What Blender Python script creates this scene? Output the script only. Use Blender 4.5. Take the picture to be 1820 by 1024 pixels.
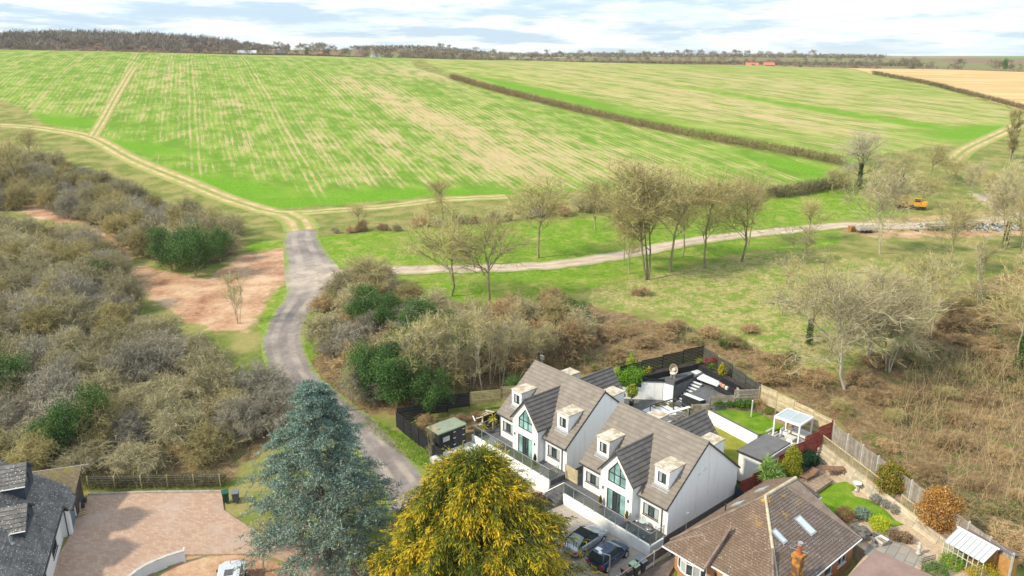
import bpy, bmesh, math, random
import numpy as np
from math import sin, cos, pi, radians, sqrt, atan2
from mathutils import Vector, Matrix
from mathutils.geometry import tessellate_polygon

for _o in list(bpy.data.objects):
    bpy.data.objects.remove(_o)
SC = bpy.context.scene
COL = SC.collection
random.seed(7)
RNG = np.random.default_rng(7)

# ------------------------------------------------------------------ camera
CAM_H, CAM_F, CAM_P = 38.0, 1350.0, 0.297          # height (m), focal length (px of 1820), pitch down
cam_data = bpy.data.cameras.new('camera')
cam_data.sensor_width = 36.0
cam_data.lens = 36.0 * CAM_F / 1820.0
cam_data.clip_start = 0.5
cam_data.clip_end = 20000
cam = bpy.data.objects.new('camera', cam_data)
COL.objects.link(cam)
cam.location = (0, 0, CAM_H)
cam.rotation_euler = (pi / 2 - CAM_P, 0, 0)
SC.camera = cam

# ------------------------------------------------------------------ sky, sun, exposure
SUN_EL, SUN_AZ = radians(40), radians(246)          # azimuth: direction the light comes from, clockwise from +Y
world = bpy.data.worlds.new('World')
SC.world = world
world.use_nodes = True
nt = world.node_tree
nt.nodes.clear()
_out = nt.nodes.new('ShaderNodeOutputWorld')
_bg = nt.nodes.new('ShaderNodeBackground')
_bg.inputs['Strength'].default_value = 0.14
_sky = nt.nodes.new('ShaderNodeTexSky')
_sky.sky_type = 'NISHITA'
_sky.sun_disc = False
_sky.sun_elevation = SUN_EL
_sky.sun_rotation = SUN_AZ
_sky.air_density = 1.2
_sky.dust_density = 1.5
_tc = nt.nodes.new('ShaderNodeTexCoord')
_sep = nt.nodes.new('ShaderNodeSeparateXYZ')
nt.links.new(_tc.outputs['Generated'], _sep.inputs[0])


def _m(op, a, b=None, clamp=False):
    n = nt.nodes.new('ShaderNodeMath')
    n.operation = op
    n.use_clamp = clamp
    for i, v in enumerate((a, b)):
        if v is None:
            continue
        if isinstance(v, (int, float)):
            n.inputs[i].default_value = v
        else:
            nt.links.new(v, n.inputs[i])
    return n.outputs[0]


# cloud deck seen edge-on near the horizon: squash elevation
_elev = _m('POWER', _m('MAXIMUM', _sep.outputs[2], 0.0), 0.8)
_cmb = nt.nodes.new('ShaderNodeCombineXYZ')
nt.links.new(_m('MULTIPLY', _sep.outputs[0], 3.2), _cmb.inputs[0])
nt.links.new(_m('MULTIPLY', _sep.outputs[1], 3.2), _cmb.inputs[1])
nt.links.new(_m('MULTIPLY', _elev, 17.0), _cmb.inputs[2])


def _noise(scale, detail, rough, off):
    n = nt.nodes.new('ShaderNodeTexNoise')
    n.inputs['Scale'].default_value = scale
    n.inputs['Detail'].default_value = detail
    n.inputs['Roughness'].default_value = rough
    mp = nt.nodes.new('ShaderNodeMapping')
    mp.inputs['Location'].default_value = off
    nt.links.new(_cmb.outputs[0], mp.inputs[0])
    nt.links.new(mp.outputs[0], n.inputs['Vector'])
    return n.outputs[0]


def _ramp(fac, p0, p1):
    r = nt.nodes.new('ShaderNodeMapRange')
    r.interpolation_type = 'SMOOTHSTEP'
    nt.links.new(fac, r.inputs[0])
    r.inputs[1].default_value = p0
    r.inputs[2].default_value = p1
    return r.outputs[0]


_c1 = _noise(2.1, 8, 0.6, (3.1, 0.7, 0.2))
_cover = _ramp(_c1, 0.40, 0.56)
_shade = _ramp(_noise(2.6, 7, 0.62, (8.0, 2.0, 1.35)), 0.36, 0.62)
_cl = nt.nodes.new('ShaderNodeMix')
_cl.data_type = 'RGBA'
nt.links.new(_shade, _cl.inputs[0])
_cl.inputs[6].default_value = (4.3, 5.0, 5.7, 1)
_cl.inputs[7].default_value = (6.1, 6.2, 6.2, 1)
# clear air between the clouds: pale, milky March blue
_blue = nt.nodes.new('ShaderNodeMix')
_blue.data_type = 'RGBA'
_blue.inputs[0].default_value = 0.8
nt.links.new(_sky.outputs[0], _blue.inputs[6])
_blue.inputs[7].default_value = (2.9, 4.0, 5.2, 1)
_mx = nt.nodes.new('ShaderNodeMix')
_mx.data_type = 'RGBA'
nt.links.new(_cover, _mx.inputs[0])
nt.links.new(_blue.outputs[2], _mx.inputs[6])
nt.links.new(_cl.outputs[2], _mx.inputs[7])
nt.links.new(_mx.outputs[2], _bg.inputs['Color'])
nt.links.new(_bg.outputs[0], _out.inputs['Surface'])

_sd = bpy.data.lights.new('sun', 'SUN')
_sd.energy = 3.2
_sd.angle = radians(3.5)
_sd.color = (1.0, 0.905, 0.72)
sun = bpy.data.objects.new('sun', _sd)
COL.objects.link(sun)
_d = Vector((sin(SUN_AZ) * cos(SUN_EL), cos(SUN_AZ) * cos(SUN_EL), sin(SUN_EL)))
sun.rotation_euler = _d.to_track_quat('Z', 'Y').to_euler()
sun.location = (0, 0, 200)

SC.view_settings.view_transform = 'Standard'
SC.view_settings.look = 'None'
SC.view_settings.gamma = 1
SC.view_settings.exposure = 0.54
SC.view_settings.use_curve_mapping = False
SC.render.engine = 'CYCLES'
SC.cycles.max_bounces = 6
SC.cycles.diffuse_bounces = 3
SC.cycles.glossy_bounces = 3
SC.cycles.transmission_bounces = 4
SC.cycles.transparent_max_bounces = 8
SC.cycles.caustics_reflective = False
SC.cycles.caustics_refractive = False
SC.cycles.use_denoising = True
SC.render.film_transparent = False


# ------------------------------------------------------------------ helpers: materials
class NT:
    """Small node-tree writer."""

    def __init__(self, name, rough=0.8, spec=0.3):
        self.mat = bpy.data.materials.new(name)
        self.mat.use_nodes = True
        self.t = self.mat.node_tree
        self.t.nodes.clear()
        self.out = self.t.nodes.new('ShaderNodeOutputMaterial')
        self.b = self.t.nodes.new('ShaderNodeBsdfPrincipled')
        self.b.inputs['Roughness'].default_value = rough
        self.b.inputs['Specular IOR Level'].default_value = spec
        self.t.links.new(self.b.outputs[0], self.out.inputs[0])
        self.pos = self.t.nodes.new('ShaderNodeNewGeometry').outputs['Position']
        self._tc = None

    def lk(self, v, sock):
        if isinstance(v, (int, float)):
            if sock.type == 'RGBA':
                sock.default_value = (v, v, v, 1)
            elif sock.type == 'VECTOR':
                sock.default_value = (v, v, v)
            else:
                sock.default_value = v
        elif isinstance(v, (tuple, list)):
            sock.default_value = tuple(v) + (1,) if sock.type == 'RGBA' and len(v) == 3 else v
        else:
            self.t.links.new(v, sock)

    def tc(self, k):
        if self._tc is None:
            self._tc = self.t.nodes.new('ShaderNodeTexCoord')
        return self._tc.outputs[k]

    def noise(self, scale, detail=4, rough=0.55, vec=None, dist=0.0, col=False):
        n = self.t.nodes.new('ShaderNodeTexNoise')
        n.inputs['Scale'].default_value = scale
        n.inputs['Detail'].default_value = detail
        n.inputs['Roughness'].default_value = rough
        n.inputs['Distortion'].default_value = dist
        self.lk(self.pos if vec is None else vec, n.inputs['Vector'])
        return n.outputs[1 if col else 0]

    def voro(self, scale, vec=None, feature='F1', out=0):
        n = self.t.nodes.new('ShaderNodeTexVoronoi')
        n.feature = feature
        n.inputs['Scale'].default_value = scale
        self.lk(self.pos if vec is None else vec, n.inputs['Vector'])
        return n.outputs[out]

    def mapping(self, vec=None, loc=(0, 0, 0), rot=(0, 0, 0), scale=(1, 1, 1)):
        n = self.t.nodes.new('ShaderNodeMapping')
        n.inputs['Location'].default_value = loc
        n.inputs['Rotation'].default_value = rot
        n.inputs['Scale'].default_value = scale
        self.lk(self.pos if vec is None else vec, n.inputs[0])
        return n.outputs[0]

    def sep(self, vec):
        n = self.t.nodes.new('ShaderNodeSeparateXYZ')
        self.lk(vec, n.inputs[0])
        return n.outputs

    def attr(self, name, out='Fac'):
        n = self.t.nodes.new('ShaderNodeAttribute')
        n.attribute_name = name
        return n.outputs[out]

    def rnd(self):
        return self.t.nodes.new('ShaderNodeObjectInfo').outputs['Random']

    def math(self, op, a, b=0.0, clamp=False):
        n = self.t.nodes.new('ShaderNodeMath')
        n.operation = op
        n.use_clamp = clamp
        self.lk(a, n.inputs[0])
        self.lk(b, n.inputs[1])
        return n.outputs[0]

    def rng(self, v, a, b, c=0.0, d=1.0, smooth=True):
        n = self.t.nodes.new('ShaderNodeMapRange')
        n.interpolation_type = 'SMOOTHSTEP' if smooth else 'LINEAR'
        self.lk(v, n.inputs[0])
        for i, x in enumerate((a, b, c, d)):
            n.inputs[i + 1].default_value = x
        return n.outputs[0]

    def mix(self, f, a, b, mode='MIX'):
        n = self.t.nodes.new('ShaderNodeMix')
        n.data_type = 'RGBA'
        n.blend_type = mode
        self.lk(f, n.inputs[0])
        self.lk(a, n.inputs[6])
        self.lk(b, n.inputs[7])
        return n.outputs[2]

    def ramp(self, f, stops):
        n = self.t.nodes.new('ShaderNodeValToRGB')
        e = n.color_ramp.elements
        while len(e) < len(stops):
            e.new(0.5)
        for i, (p, c) in enumerate(stops):
            e[i].position = p
            e[i].color = tuple(c) + (1,)
        self.lk(f, n.inputs[0])
        return n.outputs[0]

    def bump(self, h, strength=0.4, dist=0.02):
        n = self.t.nodes.new('ShaderNodeBump')
        n.inputs['Strength'].default_value = strength
        n.inputs['Distance'].default_value = dist
        self.lk(h, n.inputs['Height'])
        self.t.links.new(n.outputs[0], self.b.inputs['Normal'])

    def color(self, c):
        self.lk(c, self.b.inputs['Base Color'])
        return self.mat


def plain(name, c, rough=0.7, spec=0.3, var=0.15, scale=1.5, metal=0.0, rv=0.0, bump=0.0):
    """Base colour with soft large and fine noise, optional variation from object to object."""
    n = NT(name, rough, spec)
    n.b.inputs['Metallic'].default_value = metal
    a = tuple(min(1, x * (1 + var)) for x in c)
    d = tuple(x * (1 - var) for x in c)
    f = n.math('ADD', n.math('MULTIPLY', n.noise(scale, 5, 0.6), 0.65), n.math('MULTIPLY', n.noise(scale * 9, 3), 0.35))
    col = n.mix(n.rng(f, 0.35, 0.65), d, a)
    if rv:
        col = n.mix(1.0, col, n.rng(n.rnd(), 0, 1, 1 - rv, 1 + rv, False), 'MULTIPLY')
    if bump:
        n.bump(n.noise(scale * 12, 4), bump, 0.01)
    return n.color(col)


# ------------------------------------------------------------------ helpers: objects
def tag(o, label=None, cat=None, group=None, kind=None):
    if label:
        o['label'] = label
    if cat:
        o['category'] = cat
    if group:
        o['group'] = group
    if kind:
        o['kind'] = kind
    return o


def thing(name, label, cat, loc=(0, 0, 0), rz=0.0, group=None):
    o = bpy.data.objects.new(name, None)
    o.empty_display_size = 0.3
    COL.objects.link(o)
    o.location = loc
    o.rotation_euler = (0, 0, rz)
    return tag(o, label, cat, group)


def link(name, me, parent=None, loc=(0, 0, 0), rot=(0, 0, 0), scale=(1, 1, 1)):
    o = bpy.data.objects.new(name, me)
    COL.objects.link(o)
    o.parent = parent
    o.location = loc
    o.rotation_euler = rot
    o.scale = scale
    return o


def np_mesh(name, verts, faces, mats, smooth=False, midx=None, attrs=None):
    """Mesh from arrays; faces (N,3) or (N,4) or a list of both."""
    me = bpy.data.meshes.new(name)
    verts = np.asarray(verts, np.float32).reshape(-1, 3)
    fl = faces if isinstance(faces, list) else [faces]
    fl = [np.asarray(f, np.int32) for f in fl if len(f)]
    me.vertices.add(len(verts))
    me.vertices.foreach_set('co', verts.ravel())
    nl = sum(f.size for f in fl)
    npoly = sum(len(f) for f in fl)
    me.loops.add(nl)
    me.loops.foreach_set('vertex_index', np.concatenate([f.ravel() for f in fl]))
    me.polygons.add(npoly)
    tot = np.concatenate([np.full(len(f), f.shape[1], np.int32) for f in fl])
    st = np.concatenate([[0], np.cumsum(tot)[:-1]]).astype(np.int32)
    me.polygons.foreach_set('loop_start', st)
    me.polygons.foreach_set('loop_total', tot)
    if midx is not None:
        me.polygons.foreach_set('material_index', np.asarray(midx, np.int32))
    for m in mats:
        me.materials.append(m)
    me.update(calc_edges=True)
    if smooth:
        me.polygons.foreach_set('use_smooth', np.ones(npoly, bool))
    for k, v in (attrs or {}).items():
        a = me.attributes.new(k, 'FLOAT', 'POINT')
        a.data.foreach_set('value', np.asarray(v, np.float32))
    return me


class MB:
    """Collects faces, then links them as ONE mesh object."""

    def __init__(self):
        self.v, self.f, self.m = [], [], []

    def face(self, pts, m=0):
        i = len(self.v)
        self.v += [tuple(p) for p in pts]
        self.f.append(tuple(range(i, i + len(pts))))
        self.m.append(m)

    def box(self, x0, x1, y0, y1, z0, z1, m=0):
        c = [(x0, y0, z0), (x1, y0, z0), (x1, y1, z0), (x0, y1, z0), (x0, y0, z1), (x1, y0, z1), (x1, y1, z1), (x0, y1, z1)]
        i = len(self.v)
        self.v += c
        for q in ((0, 3, 2, 1), (4, 5, 6, 7), (0, 1, 5, 4), (1, 2, 6, 5), (2, 3, 7, 6), (3, 0, 4, 7)):
            self.f.append(tuple(i + k for k in q))
            self.m.append(m)
        return self

    def prism(self, poly, vec, m=0):
        n = len(poly)
        vec = Vector(vec)
        i = len(self.v)
        self.v += [tuple(p) for p in poly] + [tuple(Vector(p) + vec) for p in poly]
        self.f.append(tuple(reversed(range(i, i + n))))
        self.f.append(tuple(range(i + n, i + 2 * n)))
        self.m += [m, m]
        for k in range(n):
            j = (k + 1) % n
            self.f.append((i + k, i + j, i + n + j, i + n + k))
            self.m.append(m)
        return self

    def tube(self, p0, p1, r0, r1=None, n=8, m=0, cap=True):
        r1 = r0 if r1 is None else r1
        p0, p1 = Vector(p0), Vector(p1)
        d = (p1 - p0).normalized()
        a = d.orthogonal().normalized()
        b = d.cross(a)
        i = len(self.v)
        for p, r in ((p0, r0), (p1, r1)):
            for k in range(n):
                t = 2 * pi * k / n
                self.v.append(tuple(p + a * cos(t) * r + b * sin(t) * r))
        for k in range(n):
            j = (k + 1) % n
            self.f.append((i + k, i + j, i + n + j, i + n + k))
            self.m.append(m)
        if cap:
            self.f.append(tuple(reversed(range(i, i + n))))
            self.f.append(tuple(range(i + n, i + 2 * n)))
            self.m += [m, m]
        return self

    def lathe(self, prof, n=16, m=0, c=(0, 0, 0)):
        i = len(self.v)
        for r, z in prof:
            for k in range(n):
                t = 2 * pi * k / n
                self.v.append((c[0] + r * cos(t), c[1] + r * sin(t), c[2] + z))
        for q in range(len(prof) - 1):
            for k in range(n):
                j = (k + 1) % n
                self.f.append((i + q * n + k, i + q * n + j, i + (q + 1) * n + j, i + (q + 1) * n + k))
                self.m.append(m)
        self.f.append(tuple(reversed(range(i, i + n))))
        self.f.append(tuple(i + (len(prof) - 1) * n + k for k in range(n)))
        self.m += [m, m]
        return self

    def wall(self, outer, holes, fn, depth=0.1, m=0):
        """Flat wall polygon with real openings; fn(u, w, d) gives the point, d metres behind the face."""
        loops = [outer] + holes
        tri = tessellate_polygon([[Vector((p[0], p[1], 0)) for p in l] for l in loops])
        flat = [p for l in loops for p in l]
        i = len(self.v)
        self.v += [tuple(fn(p[0], p[1], 0)) for p in flat]
        for t in tri:
            self.f.append(tuple(i + k for k in t))
            self.m.append(m)
        for h in holes:
            n = len(h)
            for k in range(n):
                a, b = h[k], h[(k + 1) % n]
                self.face([fn(a[0], a[1], 0), fn(b[0], b[1], 0), fn(b[0], b[1], depth), fn(a[0], a[1], depth)], m)

    def mesh(self, name, mats, smooth=False, fix=True):
        me = bpy.data.meshes.new(name)
        me.from_pydata(self.v, [], self.f)
        for x in (mats if isinstance(mats, (list, tuple)) else [mats]):
            me.materials.append(x)
        me.polygons.foreach_set('material_index', self.m)
        if fix:
            bm = bmesh.new()
            bm.from_mesh(me)
            bmesh.ops.remove_doubles(bm, verts=bm.verts, dist=1e-5)
            bmesh.ops.recalc_face_normals(bm, faces=bm.faces)
            bm.to_mesh(me)
            bm.free()
        if smooth:
            me.polygons.foreach_set('use_smooth', [True] * len(me.polygons))
        me.update()
        return me

    def obj(self, name, mats, parent=None, smooth=False, loc=(0, 0, 0), rot=(0, 0, 0), fix=True):
        return link(name, self.mesh(name, mats, smooth, fix), parent, loc, rot)


_ucube = {}


def bar(name, mat, parent, p0, p1, w, h, up=(0, 0, 1)):
    """A straight board from p0 to p1 (w across, h along up); alike boards share one mesh."""
    if mat.name not in _ucube:
        _ucube[mat.name] = MB().box(-.5, .5, -.5, .5, -.5, .5).mesh('board', mat)
    p0, p1 = Vector(p0), Vector(p1)
    x = (p1 - p0)
    L = x.length
    x.normalize()
    y = Vector(up).cross(x).normalized()
    z = x.cross(y)
    o = link(name, _ucube[mat.name], parent)
    mt = Matrix((x * L, y * w, z * h)).transposed().to_4x4()
    mt.translation = (p0 + p1) / 2
    o.matrix_basis = mt
    return o


def bbox(name, mat, parent, x0, x1, y0, y1, z0, z1, bevel=0.0):
    b = MB().box(x0, x1, y0, y1, z0, z1)
    o = b.obj(name, mat, parent)
    if bevel:
        md = o.modifiers.new('bevel', 'BEVEL')
        md.width = bevel
        md.segments = 2
    return o


def copy_tree(o, parent=None):
    c = o.copy()
    COL.objects.link(c)
    c.parent = parent
    for ch in o.children:
        copy_tree(ch, c)
    return c


# ------------------------------------------------------------------ geometry of the place
def ray_dir(u, v):
    a, b = (u - 910) / CAM_F, -(v - 512) / CAM_F
    return np.array([a, cos(CAM_P) + b * sin(CAM_P), -sin(CAM_P) + b * cos(CAM_P)])


def at_z(u, v, z):
    d = ray_dir(u, v)
    return np.array([0, 0, CAM_H]) + d * ((z - CAM_H) / d[2])


PT, PX, PY = -0.866, 6.2035, 59.639          # the house plots share one orientation


def PL(a, b, z=0.0):
    return Vector((PX + a * cos(PT) - b * sin(PT), PY + a * sin(PT) + b * cos(PT), z))


def sstep(x, a, b):
    t = np.clip((x - a) / (b - a), 0, 1)
    return t * t * (3 - 2 * t)


_GARD = [(-12.6, -13), (30, -13), (30, 14.6), (11.8, 22.1), (2.9, 23.4), (-6.3, 26.3), (-9.2, 17), (-11.2, 9.5), (-12.6, 9)]
_GARDW = np.array([PL(a, b)[:2] for a, b in _GARD])


def poly_sd(x, y, poly):
    """Signed distance to a closed polygon, positive inside."""
    P = np.asarray(poly, float)
    x, y = np.asarray(x, float), np.asarray(y, float)
    d2 = np.full(x.shape, 1e18)
    ins = np.zeros(x.shape, bool)
    for i in range(len(P)):
        a, b = P[i], P[(i + 1) % len(P)]
        e = b - a
        t = np.clip(((x - a[0]) * e[0] + (y - a[1]) * e[1]) / (e @ e + 1e-12), 0, 1)
        d2 = np.minimum(d2, (x - a[0] - t * e[0]) ** 2 + (y - a[1] - t * e[1]) ** 2)
        cr = (a[1] > y) != (b[1] > y)
        with np.errstate(divide='ignore', invalid='ignore'):
            xi = a[0] + (y - a[1]) * e[0] / (e[1] if abs(e[1]) > 1e-12 else 1e-12)
        ins ^= cr & (x < xi)
    return np.where(ins, 1, -1) * np.sqrt(d2)


def terr0(x, y):
    """Height of the land without the cut gardens."""
    x, y = np.asarray(x, float), np.asarray(y, float)
    z = np.interp(y, [-100, 59, 63, 70, 80, 90, 105, 130, 165, 190], [0, 0, .15, 1.1, 2.9, 4.1, 4.9, 5.2, 6.0, 6.4])
    hc = np.clip(34.5 - x * 0.021, 26, 41)
    yc = 500 + 0.05 * x
    u = np.clip((y - 165) / (yc - 165), 0, 1)
    S = 0.55 * (u * u * (3 - 2 * u)) + 0.45 * (1 - (1 - u) ** 2)
    S = S * sstep(u, -0.02, 0.14)
    z = z + np.maximum(hc - 6.0, 0) * S
    far = 21 + 13.5 * sstep(y, 700, 1700) + 2 * np.sin(x / 310 + 1) * sstep(y, 600, 900) + 15.5 * sstep(-x, -20, 200)
    k = sstep(y, yc, yc + 260)
    z = z * (1 - k) + far * k
    z = z + 18 * np.exp(-(((x + 520) / 215) ** 2 + ((y - 930) / 170) ** 2)) * sstep(y, 560, 800)
    z = z + 0.35 * np.sin(x * .045 + 1.3) * np.sin(y * .05) * sstep(y, 85, 130)
    return z


def terr(x, y):
    z = terr0(x, y)
    sd = poly_sd(x, y, _GARDW)
    k = sstep(sd, -0.3, 0.5)
    return z * (1 - k) + np.minimum(z, 0.05) * k


def ground(u, v):
    """First hit of the sight line through a photo point with the land."""
    d = ray_dir(u, v)
    t = np.concatenate([np.arange(30, 260, .5), np.arange(260, 900, 1.5), np.arange(900, 6000, 8)])
    P = d[None] * t[:, None] + np.array([0, 0, CAM_H])
    h = P[:, 2] - terr0(P[:, 0], P[:, 1])
    k = np.argmax(h < 0)
    if h[k] >= 0:
        k = len(t) - 1
    t0, t1 = t[max(k - 1, 0)], t[k]
    for _ in range(20):
        tm = (t0 + t1) / 2
        p = d * tm + np.array([0, 0, CAM_H])
        if p[2] > terr0(p[0], p[1]):
            t0 = tm
        else:
            t1 = tm
    p = d * t1 + np.array([0, 0, CAM_H])
    return np.array([p[0], p[1], float(terr0(p[0], p[1]))])


def GP(pts):
    return [ground(*p)[:2] for p in pts]


def top_h(base, v):
    """Height of a thing whose foot is at base and whose top shows at photo row v."""
    d = ray_dir(910, v)
    return CAM_H + base[1] * d[2] / d[1] - base[2]


def project(P):
    P = np.asarray(P, float)
    X, Y, Z = P[..., 0], P[..., 1], P[..., 2] - CAM_H
    c, s = cos(CAM_P), sin(CAM_P)
    d = Y * c - Z * s
    return np.stack([910 + CAM_F * X / d, 512 - CAM_F * (Y * s + Z * c) / d], -1)

# ------------------------------------------------------------------ the land
def plotpoly_(ab):
    return [np.array(PL(a, b)[:2]) for a, b in ab]


F1 = GP([(-120, 150), (-40, 168), (20, 182), (85, 222), (160, 240), (235, 280), (330, 320), (420, 355), (480, 371), (560, 367),
         (640, 361), (760, 349), (900, 344), (1080, 337), (1250, 331), (1380, 328), (1478, 318), (1500, 297),
         (1350, 268), (1200, 240), (1000, 195), (880, 164), (800, 140), (740, 122)])
F1 = F1 + [np.array([-62., 476.]), np.array([-228., 468.]), np.array([-250., 600.]), np.array([-420., 640.]), np.array([-460., 420.])]
F2 = GP([(815, 142), (885, 163), (1005, 194), (1205, 239), (1355, 267), (1505, 293), (1560, 276), (1640, 262), (1720, 258), (1795, 224),
         (1815, 200), (1700, 165), (1640, 150), (1560, 134)])
F2 = F2 + [np.array([215., 620.]), np.array([-80., 620.]), np.array([-72., 530.])]
F3 = GP([(1550, 131), (1642, 149), (1702, 164), (1816, 196), (1900, 222), (1990, 245)])
F3 = F3 + [np.array([420., 330.]), np.array([430., 640.]), np.array([225., 640.])]
_pl = [ground(*p) for p in ((1075, 116), (1150, 111.5), (1260, 111), (1420, 117), (1480, 122))]
F4 = [np.array([p[0], p[1]]) for p in _pl] + [np.array([330., 640.]), np.array([90., 640.])]
print('F4', [tuple(q.round(0)) for q in F4])

LUSH = GP([(555, 425), (600, 418), (760, 406), (900, 396), (1100, 384), (1350, 352), (1480, 336), (1560, 352), (1600, 385), (1480, 392), (1500, 430), (1400, 450),
           (1350, 440), (1250, 470), (1050, 515), (900, 545), (740, 535), (720, 495), (560, 480)])
LUSH2 = GP([(440, 430), (500, 425), (500, 455), (455, 462)])
LUSH3 = GP([(500, 505), (516, 515), (490, 560), (470, 600), (455, 590), (470, 545)])
LUSH4 = GP([(640, 735), (720, 770), (790, 812), (760, 835), (690, 795), (630, 750)])
LUSH5 = GP([(535, 560), (560, 530), (600, 515), (640, 505), (580, 555), (560, 620), (600, 680), (570, 690), (540, 640)])
DRY = GP([(1060, 505), (1200, 478), (1400, 445), (1700, 480), (1780, 560), (1560, 640), (1420, 680), (1330, 620), (1200, 560), (1050, 545)])
BRAM = GP([(620, 745), (560, 660), (600, 560), (740, 545), (900, 552), (1010, 535), (1200, 580), (1360, 625), (1480, 690), (1620, 600), (1700, 520), (1830, 470),
           (2000, 520), (2000, 1000), (1800, 1000), (1480, 750), (1250, 625), (1040, 665), (900, 705), (720, 735)])
FRONT = GP([(-40, 425), (20, 420), (120, 432), (195, 472), (228, 545), (300, 610), (370, 645), (430, 690), (490, 715), (540, 745), (470, 790), (400, 858), (160, 856), (-40, 862)])
BACK = GP([(-30, 280), (0, 280), (60, 286), (190, 335), (310, 383), (425, 416), (425, 440), (395, 470), (300, 478), (240, 452), (150, 396), (50, 372), (-30, 378)])
YARD = plotpoly_([(-20.2, -6.3), (-13.4, -6.3), (-13.4, 7), (-17, 1)])
LEFT = GP([(-150, 225), (0, 235), (60, 240), (200, 295), (320, 345), (430, 385), (440, 430), (400, 470), (300, 490), (220, 460), (160, 400), (60, 370), (60, 385),
           (200, 420), (240, 520), (330, 575), (380, 600), (470, 650), (520, 690), (560, 730), (430, 868), (-150, 868)])
DIRT = GP([(232, 470), (300, 482), (372, 496), (430, 452), (512, 440), (514, 492), (484, 520), (458, 560), (440, 590), (385, 590), (330, 568), (255, 525)])
DIRT4 = [at_z(u, v, .05)[:2] for u, v in ((330, 985), (430, 984), (520, 1000), (640, 1010), (700, 985), (760, 1060), (600, 1120), (300, 1120), (260, 1040))]
DIRT2 = GP([(20, 364), (140, 369), (150, 400), (240, 432), (228, 475), (190, 450), (130, 400), (60, 388)])
DIRT3 = GP([(1480, 395), (1600, 385), (1820, 370), (1840, 420), (1700, 425), (1560, 425), (1480, 410)])

gx = np.concatenate([-np.geomspace(80, 3800, 95)[::-1], np.arange(-79, 80, 1.0), np.geomspace(80, 3800, 95)])
gy = np.concatenate([[-60, 0], np.arange(25, 110, .75), np.arange(110, 200, 1.3), np.arange(200, 560, 2.6), np.geomspace(562, 9000, 70)])
NX, NY = len(gx), len(gy)
XX, YY = np.meshgrid(gx, gy)
ZZ = terr(XX, YY)
_jit = sstep(YY, 85, 110) * (1 - sstep(YY, 160, 200))
ZZ = ZZ + _jit * 0.12 * np.sin(XX * .9 + np.sin(YY * .7) * 2) * np.sin(YY * 1.1)


def soft(poly, w):
    return np.clip(0.5 + poly_sd(XX, YY, poly) / (2 * w), 0, 1)


def blobs(pts):
    r = np.zeros_like(XX)
    for (u, v, sa, sb, th, k) in pts:
        p = ground(u, v)
        dx, dy = XX - p[0], YY - p[1]
        a, b = dx * cos(th) + dy * sin(th), -dx * sin(th) + dy * cos(th)
        r = np.maximum(r, k * np.exp(-(a / sa) ** 2 - (b / sb) ** 2))
    return r


R1 = atan2(1, -0.397)                              # drill direction in the near field
_h0, _h1 = ground(900, 168), ground(1400, 277)
R2 = atan2(_h1[1] - _h0[1], _h1[0] - _h0[0])       # drill direction along the hedge in the far field
tanb = blobs([(620, 148, 30, 7, R1, .7), (690, 175, 45, 6, R1, .9), (760, 208, 45, 7, R1, 1.), (830, 235, 35, 9, R1, .9), (900, 285, 30, 14, R1, .9), (430, 250, 14, 3, R1, .7),
              (415, 185, 16, 5, R1, .5), (690, 250, 20, 6, R1, .6), (560, 245, 25, 4, R1, .5), (640, 310, 14, 9, R1, .5), (980, 270, 50, 10, R1, .7), (1120, 300, 30, 9, R1, .6),
              (180, 200, 60, 8, R1, .3), (300, 130, 60, 9, R1, .35), (760, 130, 50, 16, R2, .8), (1050, 130, 120, 30, R2, .55), (1250, 170, 110, 12, R2, .7), (1350, 205, 90, 10, R2, .75),
              (1150, 175, 90, 10, R2, .7), (1480, 180, 90, 10, R2, .6), (1600, 200, 60, 8, R2, .6), (1480, 235, 40, 7, R2, .7), (1300, 140, 140, 16, R2, .6), (1430, 150, 100, 12, R2, .5)])
lushb = blobs([(560, 360, 50, 7, 0.0, 1.), (760, 344, 40, 6, 0, .9), (250, 262, 25, 7, -.5, .9), (100, 215, 30, 8, -.3, .9), (380, 330, 30, 8, -.4, 1.), (1450, 305, 25, 6, R2, .9),
               (950, 160, 60, 5, R2, 1.), (1000, 175, 70, 4, R2, .9), (1300, 245, 120, 5, R2, .9), (1500, 200, 120, 3.5, R2, .9), (1620, 222, 80, 4, R2, .8), (1740, 235, 30, 10, R2 + 1.4, 1.),
               (400, 390, 20, 3, .2, .6), (560, 388, 20, 3, 0, .7)])
ATT = {
    'f1': np.clip(poly_sd(XX, YY, F1), -40, 40), 'f2': np.clip(poly_sd(XX, YY, F2), -40, 40),
    'f3': np.clip(poly_sd(XX, YY, F3), -40, 40), 'f4': np.clip(poly_sd(XX, YY, F4), -40, 40),
    'lush': np.maximum.reduce([soft(LUSH, 3), soft(LUSH2, 2), soft(LUSH3, 1), soft(LUSH4, 1.2), soft(LUSH5, 1)]),
    'dry': np.maximum(soft(DRY, 5), soft([(-40, 462), (-232, 456), (-246, 600), (-40, 600)], 3)), 'bram': np.maximum.reduce([soft(BRAM, 2.5), soft(FRONT, 2), soft(BACK, 2), soft(YARD, .6)]),
    'dirt': np.maximum.reduce([soft(DIRT, 2.2), soft(DIRT2, 2.0), soft(DIRT3, 2) * .6, soft(DIRT4, .8) * .85]), 'tanb': tanb, 'lushb': lushb,
}


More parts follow.
